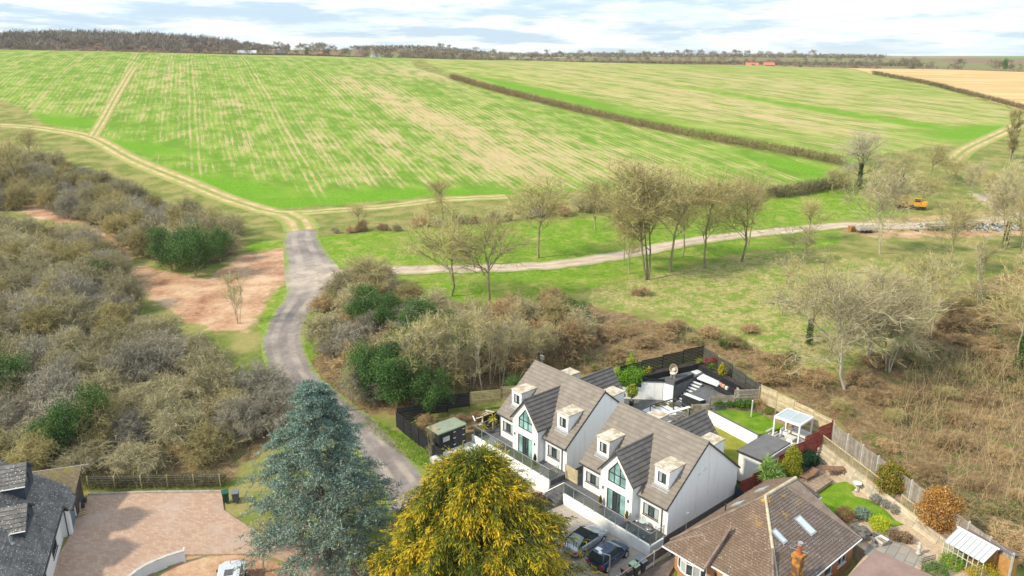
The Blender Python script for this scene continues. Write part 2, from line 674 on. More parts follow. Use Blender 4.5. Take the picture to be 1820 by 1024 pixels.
def ground_material():
    n = NT('land', 0.95, 0.1)
    big, mid = n.noise(.035, 4), n.noise(.22, 5)
    fine, vf = n.noise(1.7, 5, .65), n.noise(8.0, 4, .7)
    tex = n.math('ADD', n.math('MULTIPLY', fine, .6), n.math('MULTIPLY', vf, .4))
    # rough pasture
    c = n.mix(n.rng(mid, .38, .62), (.115, .17, .028), (.34, .29, .115))
    c = n.mix(n.rng(tex, .35, .7), c, (.24, .24, .07))
    # straw
    dry = n.mix(n.rng(tex, .36, .64), (.21, .22, .06), (.52, .46, .20))
    dry = n.mix(n.rng(n.noise(.45, 5, .65), .46, .60), dry, (.18, .27, .04))
    edge = n.math('MULTIPLY', n.math('SUBTRACT', n.noise(.5, 5), .5), 1.1)
    c = n.mix(n.rng(n.math('ADD', n.attr('dry'), edge), .35, .65), c, dry)
    # lush sward
    lush = n.mix(n.rng(tex, .34, .66), (.085, .19, .010), (.22, .345, .03))
    lush = n.mix(n.rng(n.noise(.33, 6, .7), .46, .70, 0, .85), lush, (.36, .345, .10))
    lush = n.mix(n.rng(n.noise(.11, 4, .6), .5, .68, 0, .5), lush, (.25, .26, .06))
    c = n.mix(n.rng(n.math('ADD', n.attr('lush'), edge), .4, .6), c, lush)
    # leaf litter and dead bramble
    br = n.ramp(tex, [(.3, (.075, .05, .028)), (.48, (.20, .135, .07)), (.62, (.33, .245, .135)), (.8, (.15, .16, .05))])
    br = n.mix(n.rng(n.noise(.6, 5, .6), .55, .66), br, (.11, .15, .035))
    c = n.mix(n.rng(n.math('ADD', n.attr('bram'), edge), .4, .62), c, br)
    # bare sandy clay
    di = n.ramp(n.math('ADD', n.math('MULTIPLY', mid, .55), n.math('MULTIPLY', tex, .5)), [(.36, (.24, .11, .065)), (.49, (.44, .255, .155)), (.62, (.60, .42, .27))])
    c = n.mix(n.rng(n.math('ADD', n.attr('dirt'), n.math('MULTIPLY', edge, .9)), .36, .62), c, di)

    def drilled(rot, period, tanamt, g0, g1, wob):
        m = n.mapping(rot=(0, 0, -rot))                       # x runs along the rows, y across them
        s = n.sep(m)
        w = n.math('ADD', s[1], n.math('MULTIPLY', n.noise(.02, 2), wob))
        row = n.math('SINE', n.math('MULTIPLY', w, 2 * pi / period))
        row = n.math('ADD', row, n.math('MULTIPLY', n.math('SINE', n.math('MULTIPLY', w, 2 * pi / (period * 3.7))), .6))
        str_ = n.noise(1.0, 5, .62, n.mapping(m, scale=(.0045, .16, 1)))
        pat = n.noise(1.0, 4, .6, n.mapping(m, scale=(.014, .32, 1)))
        lines = n.noise(1.0, 3, .7, n.mapping(m, scale=(.0035, 1.7 * 2.3 / period, 1)))
        g = n.mix(n.rng(str_, .36, .64), g0, g1)
        g = n.mix(n.math('MULTIPLY', n.rng(tex, .4, .75), .35), g, (.26, .34, .06))
        k = n.math('ADD', n.math('MULTIPLY', n.math('SUBTRACT', pat, .5), .9), n.math('MULTIPLY', n.attr('tanb'), tanamt))
        k = n.math('ADD', k, n.math('MULTIPLY', n.math('SUBTRACT', str_, .5), 1.15))
        k = n.math('ADD', k, n.math('MULTIPLY', n.math('SUBTRACT', lines, .47), 2.2))
        k = n.math('ADD', k, n.math('MULTIPLY', n.math('SUBTRACT', tex, .5), .35))
        k = n.math('ADD', k, n.math('MULTIPLY', row, n.rng(big, .35, .6, .10, .2)))
        k = n.math('SUBTRACT', k, n.math('MULTIPLY', n.attr('lushb'), .9))
        tan = n.mix(n.rng(tex, .4, .66), (.50, .345, .20), (.62, .475, .28))
        g = n.mix(n.rng(k, -.10, .80, 0, .85), g, tan)
        # tramlines: paired wheelings every 26 m
        q = n.math('ABSOLUTE', n.math('SUBTRACT', n.math('FLOORED_MODULO', n.math('ADD', w, 9.0), 27.0), 13.5))
        tl = n.rng(n.math('ABSOLUTE', n.math('SUBTRACT', q, 1.0)), .15, .5, 1, 0)
        g = n.mix(n.math('MULTIPLY', tl, n.rng(pat, .35, .6, .1, .55)), g, tan)
        return n.mix(n.rng(n.attr('lushb'), .35, .8, 0, .9), g, n.mix(n.rng(tex, .38, .62), (.10, .25, .01), (.17, .34, .022)))

    d1 = drilled(R1, 1.7, .62, (.12, .235, .020), (.21, .325, .042), 2.0)
    d2 = drilled(R2, 3.4, .5, (.175, .255, .038), (.29, .355, .075), 4.0)
    we = n.math('MULTIPLY', n.math('SUBTRACT', n.noise(.25, 4), .5), 5.0)
    c = n.mix(n.rng(n.math('ADD', n.attr('f2'), we), -.6, .6), c, d2)
    c = n.mix(n.rng(n.math('ADD', n.attr('f1'), we), -.6, .6), c, d1)
    stub = n.mix(n.rng(n.noise(1.0, 5, .6, n.mapping(rot=(0, 0, -R2), scale=(.02, .2, 1))), .38, .62), (.52, .34, .15), (.66, .47, .24))
    c = n.mix(n.rng(n.math('ADD', n.attr('f3'), we), -.6, .6), c, stub)
    red = n.mix(n.rng(n.noise(.02, 4), .4, .6), (.30, .15, .10), (.40, .22, .15))
    c = n.mix(n.rng(n.attr('f4'), -3, 3), c, red)
    # far patchwork beyond the crest
    far = n.ramp(n.voro(.0042, n.mapping(scale=(1, .55, 1)), out=1), [(.2, (.22, .13, .085)), (.45, (.17, .21, .06)), (.62, (.30, .26, .13)), (.8, (.12, .20, .04))])
    y = n.sep(n.pos)[1]
    c = n.mix(n.math('MULTIPLY', n.rng(y, 660, 700), n.rng(n.attr('f4'), -3, 3, 1, 0)), c, far)
    n.bump(n.math('ADD', n.math('MULTIPLY', fine, .6), n.math('MULTIPLY', vf, .5)), .55, .25)
    return n.color(c)


LAND = ground_material()
idx = np.arange(NX * NY).reshape(NY, NX)
quads = np.stack([idx[:-1, :-1], idx[:-1, 1:], idx[1:, 1:], idx[1:, :-1]], -1).reshape(-1, 4)
cx = (XX[:-1, :-1] + XX[1:, 1:]).ravel() / 2
cy = (YY[:-1, :-1] + YY[1:, 1:]).ravel() / 2
owner = np.zeros(len(quads), int)
for k, P in enumerate((F1, F2, F3, F4)):
    owner[(poly_sd(cx, cy, P) > 0) & (owner == 0)] = k + 1
VV = np.stack([XX, YY, ZZ], -1).reshape(-1, 3)
for k, nm in enumerate(('ground', 'crop_field', 'crop_field', 'stubble_field', 'ploughed_field')):
    q = quads[owner == k]
    used = np.unique(q)
    remap = np.zeros(NX * NY, int)
    remap[used] = np.arange(len(used))
    me = np_mesh(nm, VV[used], remap[q], [LAND], True, attrs={a: w.ravel()[used] for a, w in ATT.items()})
    tag(link(nm, me), kind='structure')


# ------------------------------------------------------------------ roads, tracks, drives
def resample(pts, step):
    P = np.asarray(pts, float)
    # Catmull-Rom through the points
    Q = np.vstack([2 * P[0] - P[1], P, 2 * P[-1] - P[-2]])
    out = []
    for i in range(1, len(Q) - 2):
        n = max(2, int(np.linalg.norm(Q[i + 1][:2] - Q[i][:2]) / step))
        t = np.linspace(0, 1, n, endpoint=False)[:, None]
        out.append(.5 * (2 * Q[i] + (Q[i + 1] - Q[i - 1]) * t + (2 * Q[i - 1] - 5 * Q[i] + 4 * Q[i + 1] - Q[i + 2]) * t ** 2
                         + (-Q[i - 1] + 3 * Q[i] - 3 * Q[i + 1] + Q[i + 2]) * t ** 3))
    out.append(P[-1:])
    return np.vstack(out)


def grid_h(x, y):
    """Height of the built land sheet (bilinear in its own grid)."""
    i = np.clip(np.searchsorted(gx, x) - 1, 0, NX - 2)
    j = np.clip(np.searchsorted(gy, y) - 1, 0, NY - 2)
    fx = (x - gx[i]) / (gx[i + 1] - gx[i])
    fy = (y - gy[j]) / (gy[j + 1] - gy[j])
    return (ZZ[j, i] * (1 - fx) * (1 - fy) + ZZ[j, i + 1] * fx * (1 - fy) + ZZ[j + 1, i] * (1 - fx) * fy + ZZ[j + 1, i + 1] * fx * fy)


JUN = ground(590, 491)


def strip(name, pix, width, mat, lift=.06, step=.8, cross=9, world=False):
    P = np.array([p if world else ground(*p)[:2] for p in pix])
    W = np.asarray(width, float) * np.ones(len(P))
    C = resample(np.column_stack([P, W]), step)
    T = np.gradient(C[:, :2], axis=0)
    T /= np.linalg.norm(T, axis=1)[:, None] + 1e-9
    Nn = np.stack([-T[:, 1], T[:, 0]], -1)
    t = np.linspace(-1, 1, cross)
    XYs = C[:, None, :2] + Nn[:, None] * (t[None, :, None] * C[:, 2][:, None, None] / 2)
    Z = grid_h(XYs[..., 0], XYs[..., 1]) + lift - .05 * (np.abs(t)[None] > .99)
    V = np.concatenate([XYs, Z[..., None]], -1).reshape(-1, 3)
    n = len(C)
    ii = np.arange(n * cross).reshape(n, cross)
    F = np.stack([ii[:-1, :-1], ii[:-1, 1:], ii[1:, 1:], ii[1:, :-1]], -1).reshape(-1, 4)
    me = np_mesh(name, V, F, [mat], True, attrs={'across': np.tile(t, n), 'junc': np.exp(-(((V[:, 0] - JUN[0]) / 9) ** 2 + ((V[:, 1] - JUN[1]) / 9) ** 2))})
    return tag(link(name, me), kind='structure')


def track_material(name, ca, cb, side, ruts, edge0=.55, edge1=.95, green=(.13, .24, .025)):
    n = NT(name, .95, .1)
    a = n.attr('across')
    ab = n.math('ABSOLUTE', a)
    tex = n.math('ADD', n.math('MULTIPLY', n.noise(1.6, 5, .65), .6), n.math('MULTIPLY', n.noise(9, 4, .7), .4))
    c = n.mix(n.rng(n.math('ADD', n.math('MULTIPLY', n.noise(.22, 4), .6), n.math('MULTIPLY', tex, .45)), .4, .66), ca, cb)
    if ruts:
        r = n.rng(n.math('ABSOLUTE', n.math('SUBTRACT', ab, .38)), .08, .24, 1, 0)
        c = n.mix(n.math('MULTIPLY', r, n.rng(n.noise(.35, 5, .6), .35, .65, .1, .8)), c, side)
        if ruts > 1:
            c = n.mix(n.math('MULTIPLY', n.rng(ab, .05, .25, 1, 0), n.rng(tex, .4, .6)), c, green)
    e = n.math('ADD', ab, n.math('MULTIPLY', n.math('SUBTRACT', n.noise(.8, 5, .65), .5), .9))
    g = n.mix(n.rng(tex, .36, .64), green, (.30, .33, .10))
    j = n.rng(n.attr('junc'), .1, .75)
    c = n.mix(n.math('MULTIPLY', j, .9), c, n.mix(n.rng(n.noise(.5, 5, .6), .38, .62), (.34, .29, .25), (.52, .43, .34)))
    c = n.mix(n.math('MULTIPLY', n.rng(e, edge0, edge1), n.math('SUBTRACT', 1.0, j)), c, g)
    n.bump(tex, .5, .08)
    return n.color(c)


LANE = track_material('lane_gravel', (.20, .17, .16), (.34, .295, .27), (.42, .36, .30), 1, .70, .98)
TRACK = track_material('track_gravel', (.40, .31, .23), (.54, .44, .34), (.62, .51, .40), 1, .62, .95)
FARM = track_material('farm_track_soil', (.33, .30, .10), (.42, .34, .15), (.62, .46, .29), 2, .62, .98, (.15, .27, .025))
strip('lane', [(735, 905), (722, 866), (690, 822), (645, 768), (590, 725), (540, 688), (512, 645), (503, 600), (518, 560), (545, 522), (556, 490), (545, 455), (535, 425), (540, 402)],
      [4.4, 4.4, 4.2, 4.0, 4.2, 4.6, 5.0, 5.2, 5.2, 6.0, 8.5, 7.5, 6.5, 6], LANE, .07)
strip('track', [(560, 496), (600, 493), (660, 484), (740, 480), (820, 478), (900, 476), (985, 471), (1080, 458), (1160, 443), (1240, 428), (1330, 417), (1420, 408), (1500, 401), (1600, 402),
                (1700, 398), (1765, 394), (1810, 380), (1850, 350)], [9, 8, 6.5, 5.4, 5, 5, 5, 5, 5, 5, 5, 5.2, 5.5, 7, 7, 7, 7, 6], TRACK, .09)
strip('farm_track', [(-60, 222), (20, 224), (90, 231), (165, 246), (240, 286), (340, 327), (430, 362), (500, 379), (600, 374), (700, 366), (780, 356), (900, 350)], 6.0, FARM, .08, 1.2)
strip('farm_track', [(505, 380), (528, 392), (538, 410)], 7, FARM, .1, .8)
strip('farm_track', [(165, 243), (188, 205), (212, 162), (240, 118)], 4.2, FARM, .1, 2)
strip('farm_track', [(1690, 290), (1722, 264), (1790, 232), (1850, 205)], 6, FARM, .1, 2)
strip('farm_track', [(1745, 345), (1790, 375), (1800, 385)], 7, TRACK, .11, 1)


def paving_material(name, c1, c2, mortar, scale, rot, stain):
    n = NT(name, .85, .25)
    v = n.mapping(rot=(0, 0, rot))
    b = n.t.nodes.new('ShaderNodeTexBrick')
    b.inputs['Scale'].default_value = scale
    b.inputs['Color1'].default_value = c1 + (1,)
    b.inputs['Color2'].default_value = c2 + (1,)
    b.inputs['Mortar'].default_value = mortar + (1,)
    b.inputs['Mortar Size'].default_value = .012
    b.inputs['Bias'].default_value = 0
    b.inputs['Brick Width'].default_value = .42
    b.inputs['Row Height'].default_value = .21
    n.lk(v, b.inputs['Vector'])
    c = n.mix(n.rng(n.noise(.35, 5, .6), .45, .7, 0, .55), b.outputs[0], stain)
    c = n.mix(n.rng(n.noise(1.3, 5, .65), .5, .75, 0, .5), c, mortar)
    n.bump(b.outputs[1], -.4, .01)
    return n.color(c)


def slab(name, poly, z0, z1, mat, parent=None, kind='structure'):
    b = MB()
    b.prism([(p[0], p[1], z0) for p in poly], (0, 0, z1 - z0))
    o = b.obj(name, mat, parent)
    if kind:
        tag(o, kind=kind)
    return o


def plotpoly(ab):
    return [PL(a, b)[:2] for a, b in ab]


PAVE_L = paving_material('block_paving_red', (.40, .255, .19), (.50, .35, .25), (.30, .21, .16), 1.0, .45, (.46, .36, .30))
PAVE_R = paving_material('block_paving_grey', (.37, .32, .275), (.46, .41, .36), (.27, .23, .2), 1.0, PT + .78, (.41, .36, .31))
slab('driveway', [at_z(u, v, .12)[:2] for u, v in ((157, 880), (270, 876), (394, 875), (398, 906), (425, 925), (470, 950), (560, 965), (640, 1000), (660, 1080), (560, 1080), (520, 1000), (470, 985), (430, 984), (380, 985),
                                                    (328, 985), (326, 998), (280, 1012), (235, 1045), (60, 1060), (120, 960), (140, 905))], -.4, .12, PAVE_L)
slab('driveway', plotpoly([(-2.4, -2.2), (10.3, -2.2), (10.3, -14), (-6, -14), (-6, -3.2)]), -.3, .30, PAVE_R)
SETT = plain('kerb_setts', (.42, .36, .31), .85, .2, .2, 3)
for (a, b_) in (((157, 878.5), (270, 874.5)), ((270, 874.5), (394, 873.5))):
    p, q = at_z(*a, .16), at_z(*b_, .16)
    tag(bar('kerb', SETT, None, (p[0], p[1], .12), (q[0], q[1], .12), .22, .24), kind='structure')

# ------------------------------------------------------------------ building materials
_r = NT('white_render', .8, .2)
RENDER_W = _r.color(_r.mix(_r.math('MULTIPLY', _r.rng(_r.noise(1.0, 5, .65, _r.mapping(scale=(2.2, 2.2, .28))), .48, .78), .55), _r.mix(_r.noise(.7, 4), (.83, .83, .825), (.87, .87, .865)), (.60, .59, .55)))
ANTH = plain('anthracite_frame', (.045, .05, .055), .45, .4, .1)
WHITE_P = plain('white_plastic', (.80, .80, .79), .4, .4, .03)
STEEL = plain('brushed_steel', (.62, .61, .58), .3, .5, .05, metal=.9)
BLACK_W = plain('black_timber', (.022, .023, .026), .75, .25, .3, 3, rv=.3)
LEAD = plain('lead_flashing', (.33, .34, .36), .6, .3, .15, 3)
DARKPAVE = plain('charcoal_paving', (.12, .12, .125), .7, .3, .2, 2.0)


def tile_material(name, c0, c1, lichen=0.0, moss=None, rv=.16):
    n = NT(name, .85, .2)
    c = n.mix(n.rng(n.noise(1.1, 5, .6), .36, .64), c0, c1)
    c = n.mix(1.0, c, n.rng(n.rnd(), 0, 1, 1 - rv, 1 + rv, False), 'MULTIPLY')
    if lichen:
        s = n.math('ADD', n.voro(5.5, n.mapping(scale=(1, 1, 1))), n.math('MULTIPLY', n.noise(1.2, 4, .6), .45))
        c = n.mix(n.rng(s, .30 + .1 * lichen, .24 + .1 * lichen), c, (.62, .60, .55))
    if moss:
        c = n.mix(n.rng(n.noise(.55, 5, .7), .58, .70, 0, .8), c, moss)
    n.bump(n.noise(14, 4), .3, .01)
    return n.color(c)


TILE_A = tile_material('roof_tile_brown', (.225, .195, .165), (.255, .22, .19), rv=.09)
TILE_B = tile_material('roof_tile_grey', (.125, .115, .11), (.15, .14, .135), rv=.10)
TILE_L = tile_material('roof_tile_lichen', (.125, .118, .115), (.185, .175, .165), 1.5)


def glass_material(name, c, rough=.06, k=.0):
    n = NT(name, rough, .6)
    s = n.noise(.9, 2, .5)
    return n.color(n.mix(n.rng(s, .4, .62), c, tuple(min(1, x * 1.9 + k) for x in c)))


GLASS_D = glass_material('window_glass', (.035, .05, .055))
GLASS_T = glass_material('teal_glass', (.17, .30, .29), .08)
CURT = plain('net_curtain_glass', (.42, .45, .45), .12, .6, .12, 2)


def clear_glass(name, tint, refl):
    n = NT(name)
    t = n.t
    tr = t.nodes.new('ShaderNodeBsdfTransparent')
    tr.inputs[0].default_value = tint + (1,)
    gl = t.nodes.new('ShaderNodeBsdfGlossy')
    gl.inputs['Roughness'].default_value = .04
    fr = t.nodes.new('ShaderNodeLayerWeight')
    fr.inputs[0].default_value = .25
    mx = t.nodes.new('ShaderNodeMixShader')
    a = n.math('ADD', n.math('MULTIPLY', fr.outputs[1], .35), refl, True)
    t.links.new(a, mx.inputs[0])
    t.links.new(tr.outputs[0], mx.inputs[1])
    t.links.new(gl.outputs[0], mx.inputs[2])
    t.links.new(mx.outputs[0], n.out.inputs[0])
    return n.mat


GLASS_C = clear_glass('balustrade_glass', (.86, .92, .91), .10)
_s = NT('stained_flat_roof', .85, .2)
STONE_R = _s.color(_s.mix(_s.rng(_s.noise(1.6, 5, .65), .42, .62), (.60, .55, .46), (.40, .32, .22)))


def tilemesh(name, w, l, th, mat):
    b = MB()
    # slightly wedge shaped, rounded front lip
    b.prism([(-w / 2, 0, 0), (-w / 2, 0, th * .7), (-w / 2, .03, th), (-w / 2, l, th * .55), (-w / 2, l, 0)], (w, 0, 0))
    return b.mesh(name, mat)


def lay_tiles(parent, me, org, u, v, cols, rows, du, dv, keep=None, lift=.04, stagger=True, name='roof_tile'):
    """Rows of single tiles: org is the eave start, u along the eave, v up the slope."""
    u, v, org = Vector(u).normalized(), Vector(v).normalized(), Vector(org)
    n = u.cross(v).normalized()
    cnt = 0
    for r in range(rows):
        for c in range(cols + (1 if stagger and r % 2 else 0)):
            s = (c + .5 - (.5 if stagger and r % 2 else 0)) * du
            p = org + u * s + v * (r * dv)
            if keep and not keep(p, s, r):
                continue
            tv = (v * 1 + n * (-lift / dv) * .9).normalized()
            mt = Matrix((u, tv, u.cross(tv))).transposed().to_4x4()
            mt.translation = p + n * (lift + random.uniform(-.003, .004))
            if stagger and r % 2 and c in (0, cols):            # half tiles close the verge
                mt = mt @ Matrix.Diagonal((.5, 1, 1, 1))
                mt.translation = mt.translation + u * (du / 4 if c == 0 else -du / 4)
            o = link(name, me, parent)
            o.matrix_basis = mt
            cnt += 1
    return cnt


def courses(name, poly, eave_dir, row, th, mat, parent=None, kind='stuff'):
    """A planar roof face covered with stepped tile courses (one mesh, real steps)."""
    P = [Vector(p) for p in poly]
    e = Vector(eave_dir).normalized()
    n = None
    for i in range(1, len(P) - 1):
        n = (P[i] - P[0]).cross(P[i + 1] - P[0])
        if n.length > 1e-6:
            break
    n.normalize()
    if n.z < 0:
        n = -n
    up = n.cross(e).normalized()
    if up.z < 0:
        up = -up
    o = P[0]
    q = [((p - o).dot(e), (p - o).dot(up)) for p in P]
    t0, t1 = min(x[1] for x in q), max(x[1] for x in q)

    def clip(pts, val, keep_ge):
        r = []
        for i in range(len(pts)):
            a, b = pts[i], pts[(i + 1) % len(pts)]
            ia, ib = (a[1] >= val) == keep_ge or a[1] == val, (b[1] >= val) == keep_ge or b[1] == val
            if ia:
                r.append(a)
            if ia != ib:
                f = (val - a[1]) / (b[1] - a[1])
                r.append((a[0] + f * (b[0] - a[0]), val))
        return r

    verts, faces, uv = [], [], []
    k = int((t1 - t0) / row) + 1
    for i in range(k):
        a, b = t0 + i * row, min(t0 + (i + 1) * row, t1)
        c = clip(clip(q, a, True), b, False)
        if len(c) < 3:
            continue
        i0 = len(verts)
        for (s, t) in c:
            lift = th * (1 - .75 * (t - a) / row)
            verts.append(o + e * s + up * t + n * lift)
            uv.append((s, t - t0))
        faces.append(tuple(range(i0, i0 + len(c))))
        low = [x for x in c if abs(x[1] - a) < 1e-5]
        if len(low) >= 2:
            s0, s1 = min(x[0] for x in low), max(x[0] for x in low)
            i0 = len(verts)
            for s, h in ((s0, th), (s1, th), (s1, 0), (s0, 0)):
                verts.append(o + e * s + up * a + n * h)
                uv.append((s, a - t0 - .01))
            faces.append((i0, i0 + 1, i0 + 2, i0 + 3))
    me = bpy.data.meshes.new(name)
    me.from_pydata([tuple(v) for v in verts], [], faces)
    me.materials.append(mat)
    ul = me.uv_layers.new(name='uv')
    for l in me.loops:
        ul.data[l.index].uv = uv[l.vertex_index]
    me.update()
    ob = link(name, me, parent)
    if kind:
        tag(ob, kind=kind)
    return ob


def course_material(name, c0, c1, joint, w, row, lichen, gold=None, mossy=None):
    n = NT(name, .9, .15)
    b = n.t.nodes.new('ShaderNodeTexBrick')
    for k, v in (('Scale', 1.0), ('Mortar Size', .012), ('Brick Width', w), ('Row Height', row), ('Bias', 0.0)):
        b.inputs[k].default_value = v
    b.inputs['Color1'].default_value = c0 + (1,)
    b.inputs['Color2'].default_value = c1 + (1,)
    b.inputs['Mortar'].default_value = joint + (1,)
    n.lk(n.tc('UV'), b.inputs['Vector'])
    c = n.mix(n.rng(n.noise(.8, 5, .65), .35, .65, 0, .5), b.outputs[0], tuple(x * .62 for x in c0))
    if mossy:
        c = n.mix(n.rng(n.noise(.5, 5, .7), .56, .68, 0, .75), c, mossy)
    s = n.math('ADD', n.voro(7.0), n.math('MULTIPLY', n.noise(1.0, 4, .6), .5))
    c = n.mix(n.rng(s, .34 * lichen + .1, .30 * lichen + .06), c, (.62, .59, .53))
    if gold:
        c = n.mix(n.math('MULTIPLY', n.rng(n.noise(.9, 5, .75), .52, .66), n.attr('gold')), c, gold)
    n.bump(n.math('ADD', b.outputs[1], n.math('MULTIPLY', n.noise(12, 3), -.6)), -.4, .015)
    return n.color(c)


def brick_material(name, c1, c2, mortar, axis_rot):
    n = NT(name, .9, .15)
    b = n.t.nodes.new('ShaderNodeTexBrick')
    for k, v in (('Scale', 1.0), ('Mortar Size', .009), ('Brick Width', .225), ('Row Height', .075), ('Bias', 0.0)):
        b.inputs[k].default_value = v
    b.inputs['Color1'].default_value = c1 + (1,)
    b.inputs['Color2'].default_value = c2 + (1,)
    b.inputs['Mortar'].default_value = mortar + (1,)
    o = n.sep(n.tc('Object'))
    cb = n.t.nodes.new('ShaderNodeCombineXYZ')
    n.lk(n.math('ADD', o[0], o[1]), cb.inputs[0])
    n.lk(o[2], cb.inputs[1])
    n.lk(cb.outputs[0], b.inputs['Vector'])
    c = n.mix(n.rng(n.noise(1.2, 5, .6), .4, .68, 0, .45), b.outputs[0], tuple(x * .55 for x in c1))
    n.bump(b.outputs[1], -.5, .01)
    return n.color(c)


ORANGE_B = brick_material('orange_brick', (.52, .19, .06), (.60, .25, .09), (.50, .38, .26), 0)
RED_B = brick_material('red_brown_brick', (.30, .125, .08), (.38, .18, .11), (.38, .30, .25), 0)
PLINTH_B = brick_material('dark_plinth_brick', (.11, .05, .04), (.15, .075, .06), (.16, .13, .12), 0)


def frame_mb(b, pts, fn, w=.07, d0=.03, d1=.11, m=0):
    """Frame bars along a closed outline (list of u,w points), inset by w."""
    c = Vector((sum(p[0] for p in pts) / len(pts), sum(p[1] for p in pts) / len(pts)))
    n = len(pts)
    # inset by offsetting edges
    ins = []
    for i in range(n):
        p0, p1, p2 = Vector(pts[i - 1]), Vector(pts[i]), Vector(pts[(i + 1) % n])
        e1, e2 = (p1 - p0).normalized(), (p2 - p1).normalized()
        n1, n2 = Vector((-e1.y, e1.x)), Vector((-e2.y, e2.x))
        if n1.dot(c - p1) < 0:
            n1 = -n1
        if n2.dot(c - p1) < 0:
            n2 = -n2
        k = 1 + n1.dot(n2)
        ins.append(p1 + (n1 + n2) * (w / max(k, .3)))
    for i in range(n):
        j = (i + 1) % n
        a, bb, cc, dd = pts[i], pts[j], ins[j], ins[i]
        b.face([fn(a[0], a[1], d0), fn(bb[0], bb[1], d0), fn(cc[0], cc[1], d0), fn(dd[0], dd[1], d0)], m)
        b.face([fn(dd[0], dd[1], d0), fn(cc[0], cc[1], d0), fn(cc[0], cc[1], d1), fn(dd[0], dd[1], d1)], m)
    return ins


def window(parent, x0, x1, z0, z1, fn, lights=3, frame=ANTH, glass=None, sill=True, name='window', trans=None):
    """A part named window (the frame) with panes and a sill as sub-parts."""
    glass = glass or [GLASS_D]
    b = MB()
    frame_mb(b, [(x0, z0), (x1, z0), (x1, z1), (x0, z1)], fn, .065)
    w = (x1 - x0) / lights
    for k in range(1, lights):
        x = x0 + w * k
        b.prism([fn(x - .04, z0 + .05, .025), fn(x + .04, z0 + .05, .025), fn(x + .04, z1 - .05, .025), fn(x - .04, z1 - .05, .025)], Vector(fn(0, 0, .1)) - Vector(fn(0, 0, .025)))
    o = b.obj(name, frame, parent)
    for k in range(lights):
        g = MB()
        a, c = x0 + w * k + .03, x0 + w * (k + 1) - .03
        g.face([fn(a, z0 + .04, .075), fn(c, z0 + .04, .075), fn(c, z1 - .04, .075), fn(a, z1 - .04, .075)])
        g.obj('pane', glass[k % len(glass)], o)
    if sill:
        s = MB()
        s.prism([fn(x0 - .05, z0 - .05, -.06), fn(x1 + .05, z0 - .05, -.06), fn(x1 + .05, z0 - .002, -.06), fn(x0 - .05, z0 - .002, -.06)], Vector(fn(0, 0, .09)) - Vector(fn(0, 0, -.06)))
        s.obj('sill', frame, o)
    return o


# ------------------------------------------------------------------ the two white houses
HW, HD, HE, HR = 9.541, 9.4916, 2.5407, 6.728
RS = (HR - HE) / (HD / 2 + .3)                     # slope of the main roof
TL = sqrt(1 + RS * RS)
GX0, GX1, GXC, GZE, GZA, GS = 2.95, 6.5, 4.725, 3.66, 5.85, 1.2135
_tA = tilemesh('roof_tile', .422, .43, .055, TILE_A)
_tB = tilemesh('gable_tile', .342, .40, .055, TILE_B)


def roof_y(z):
    return (z - HE) / RS - .3


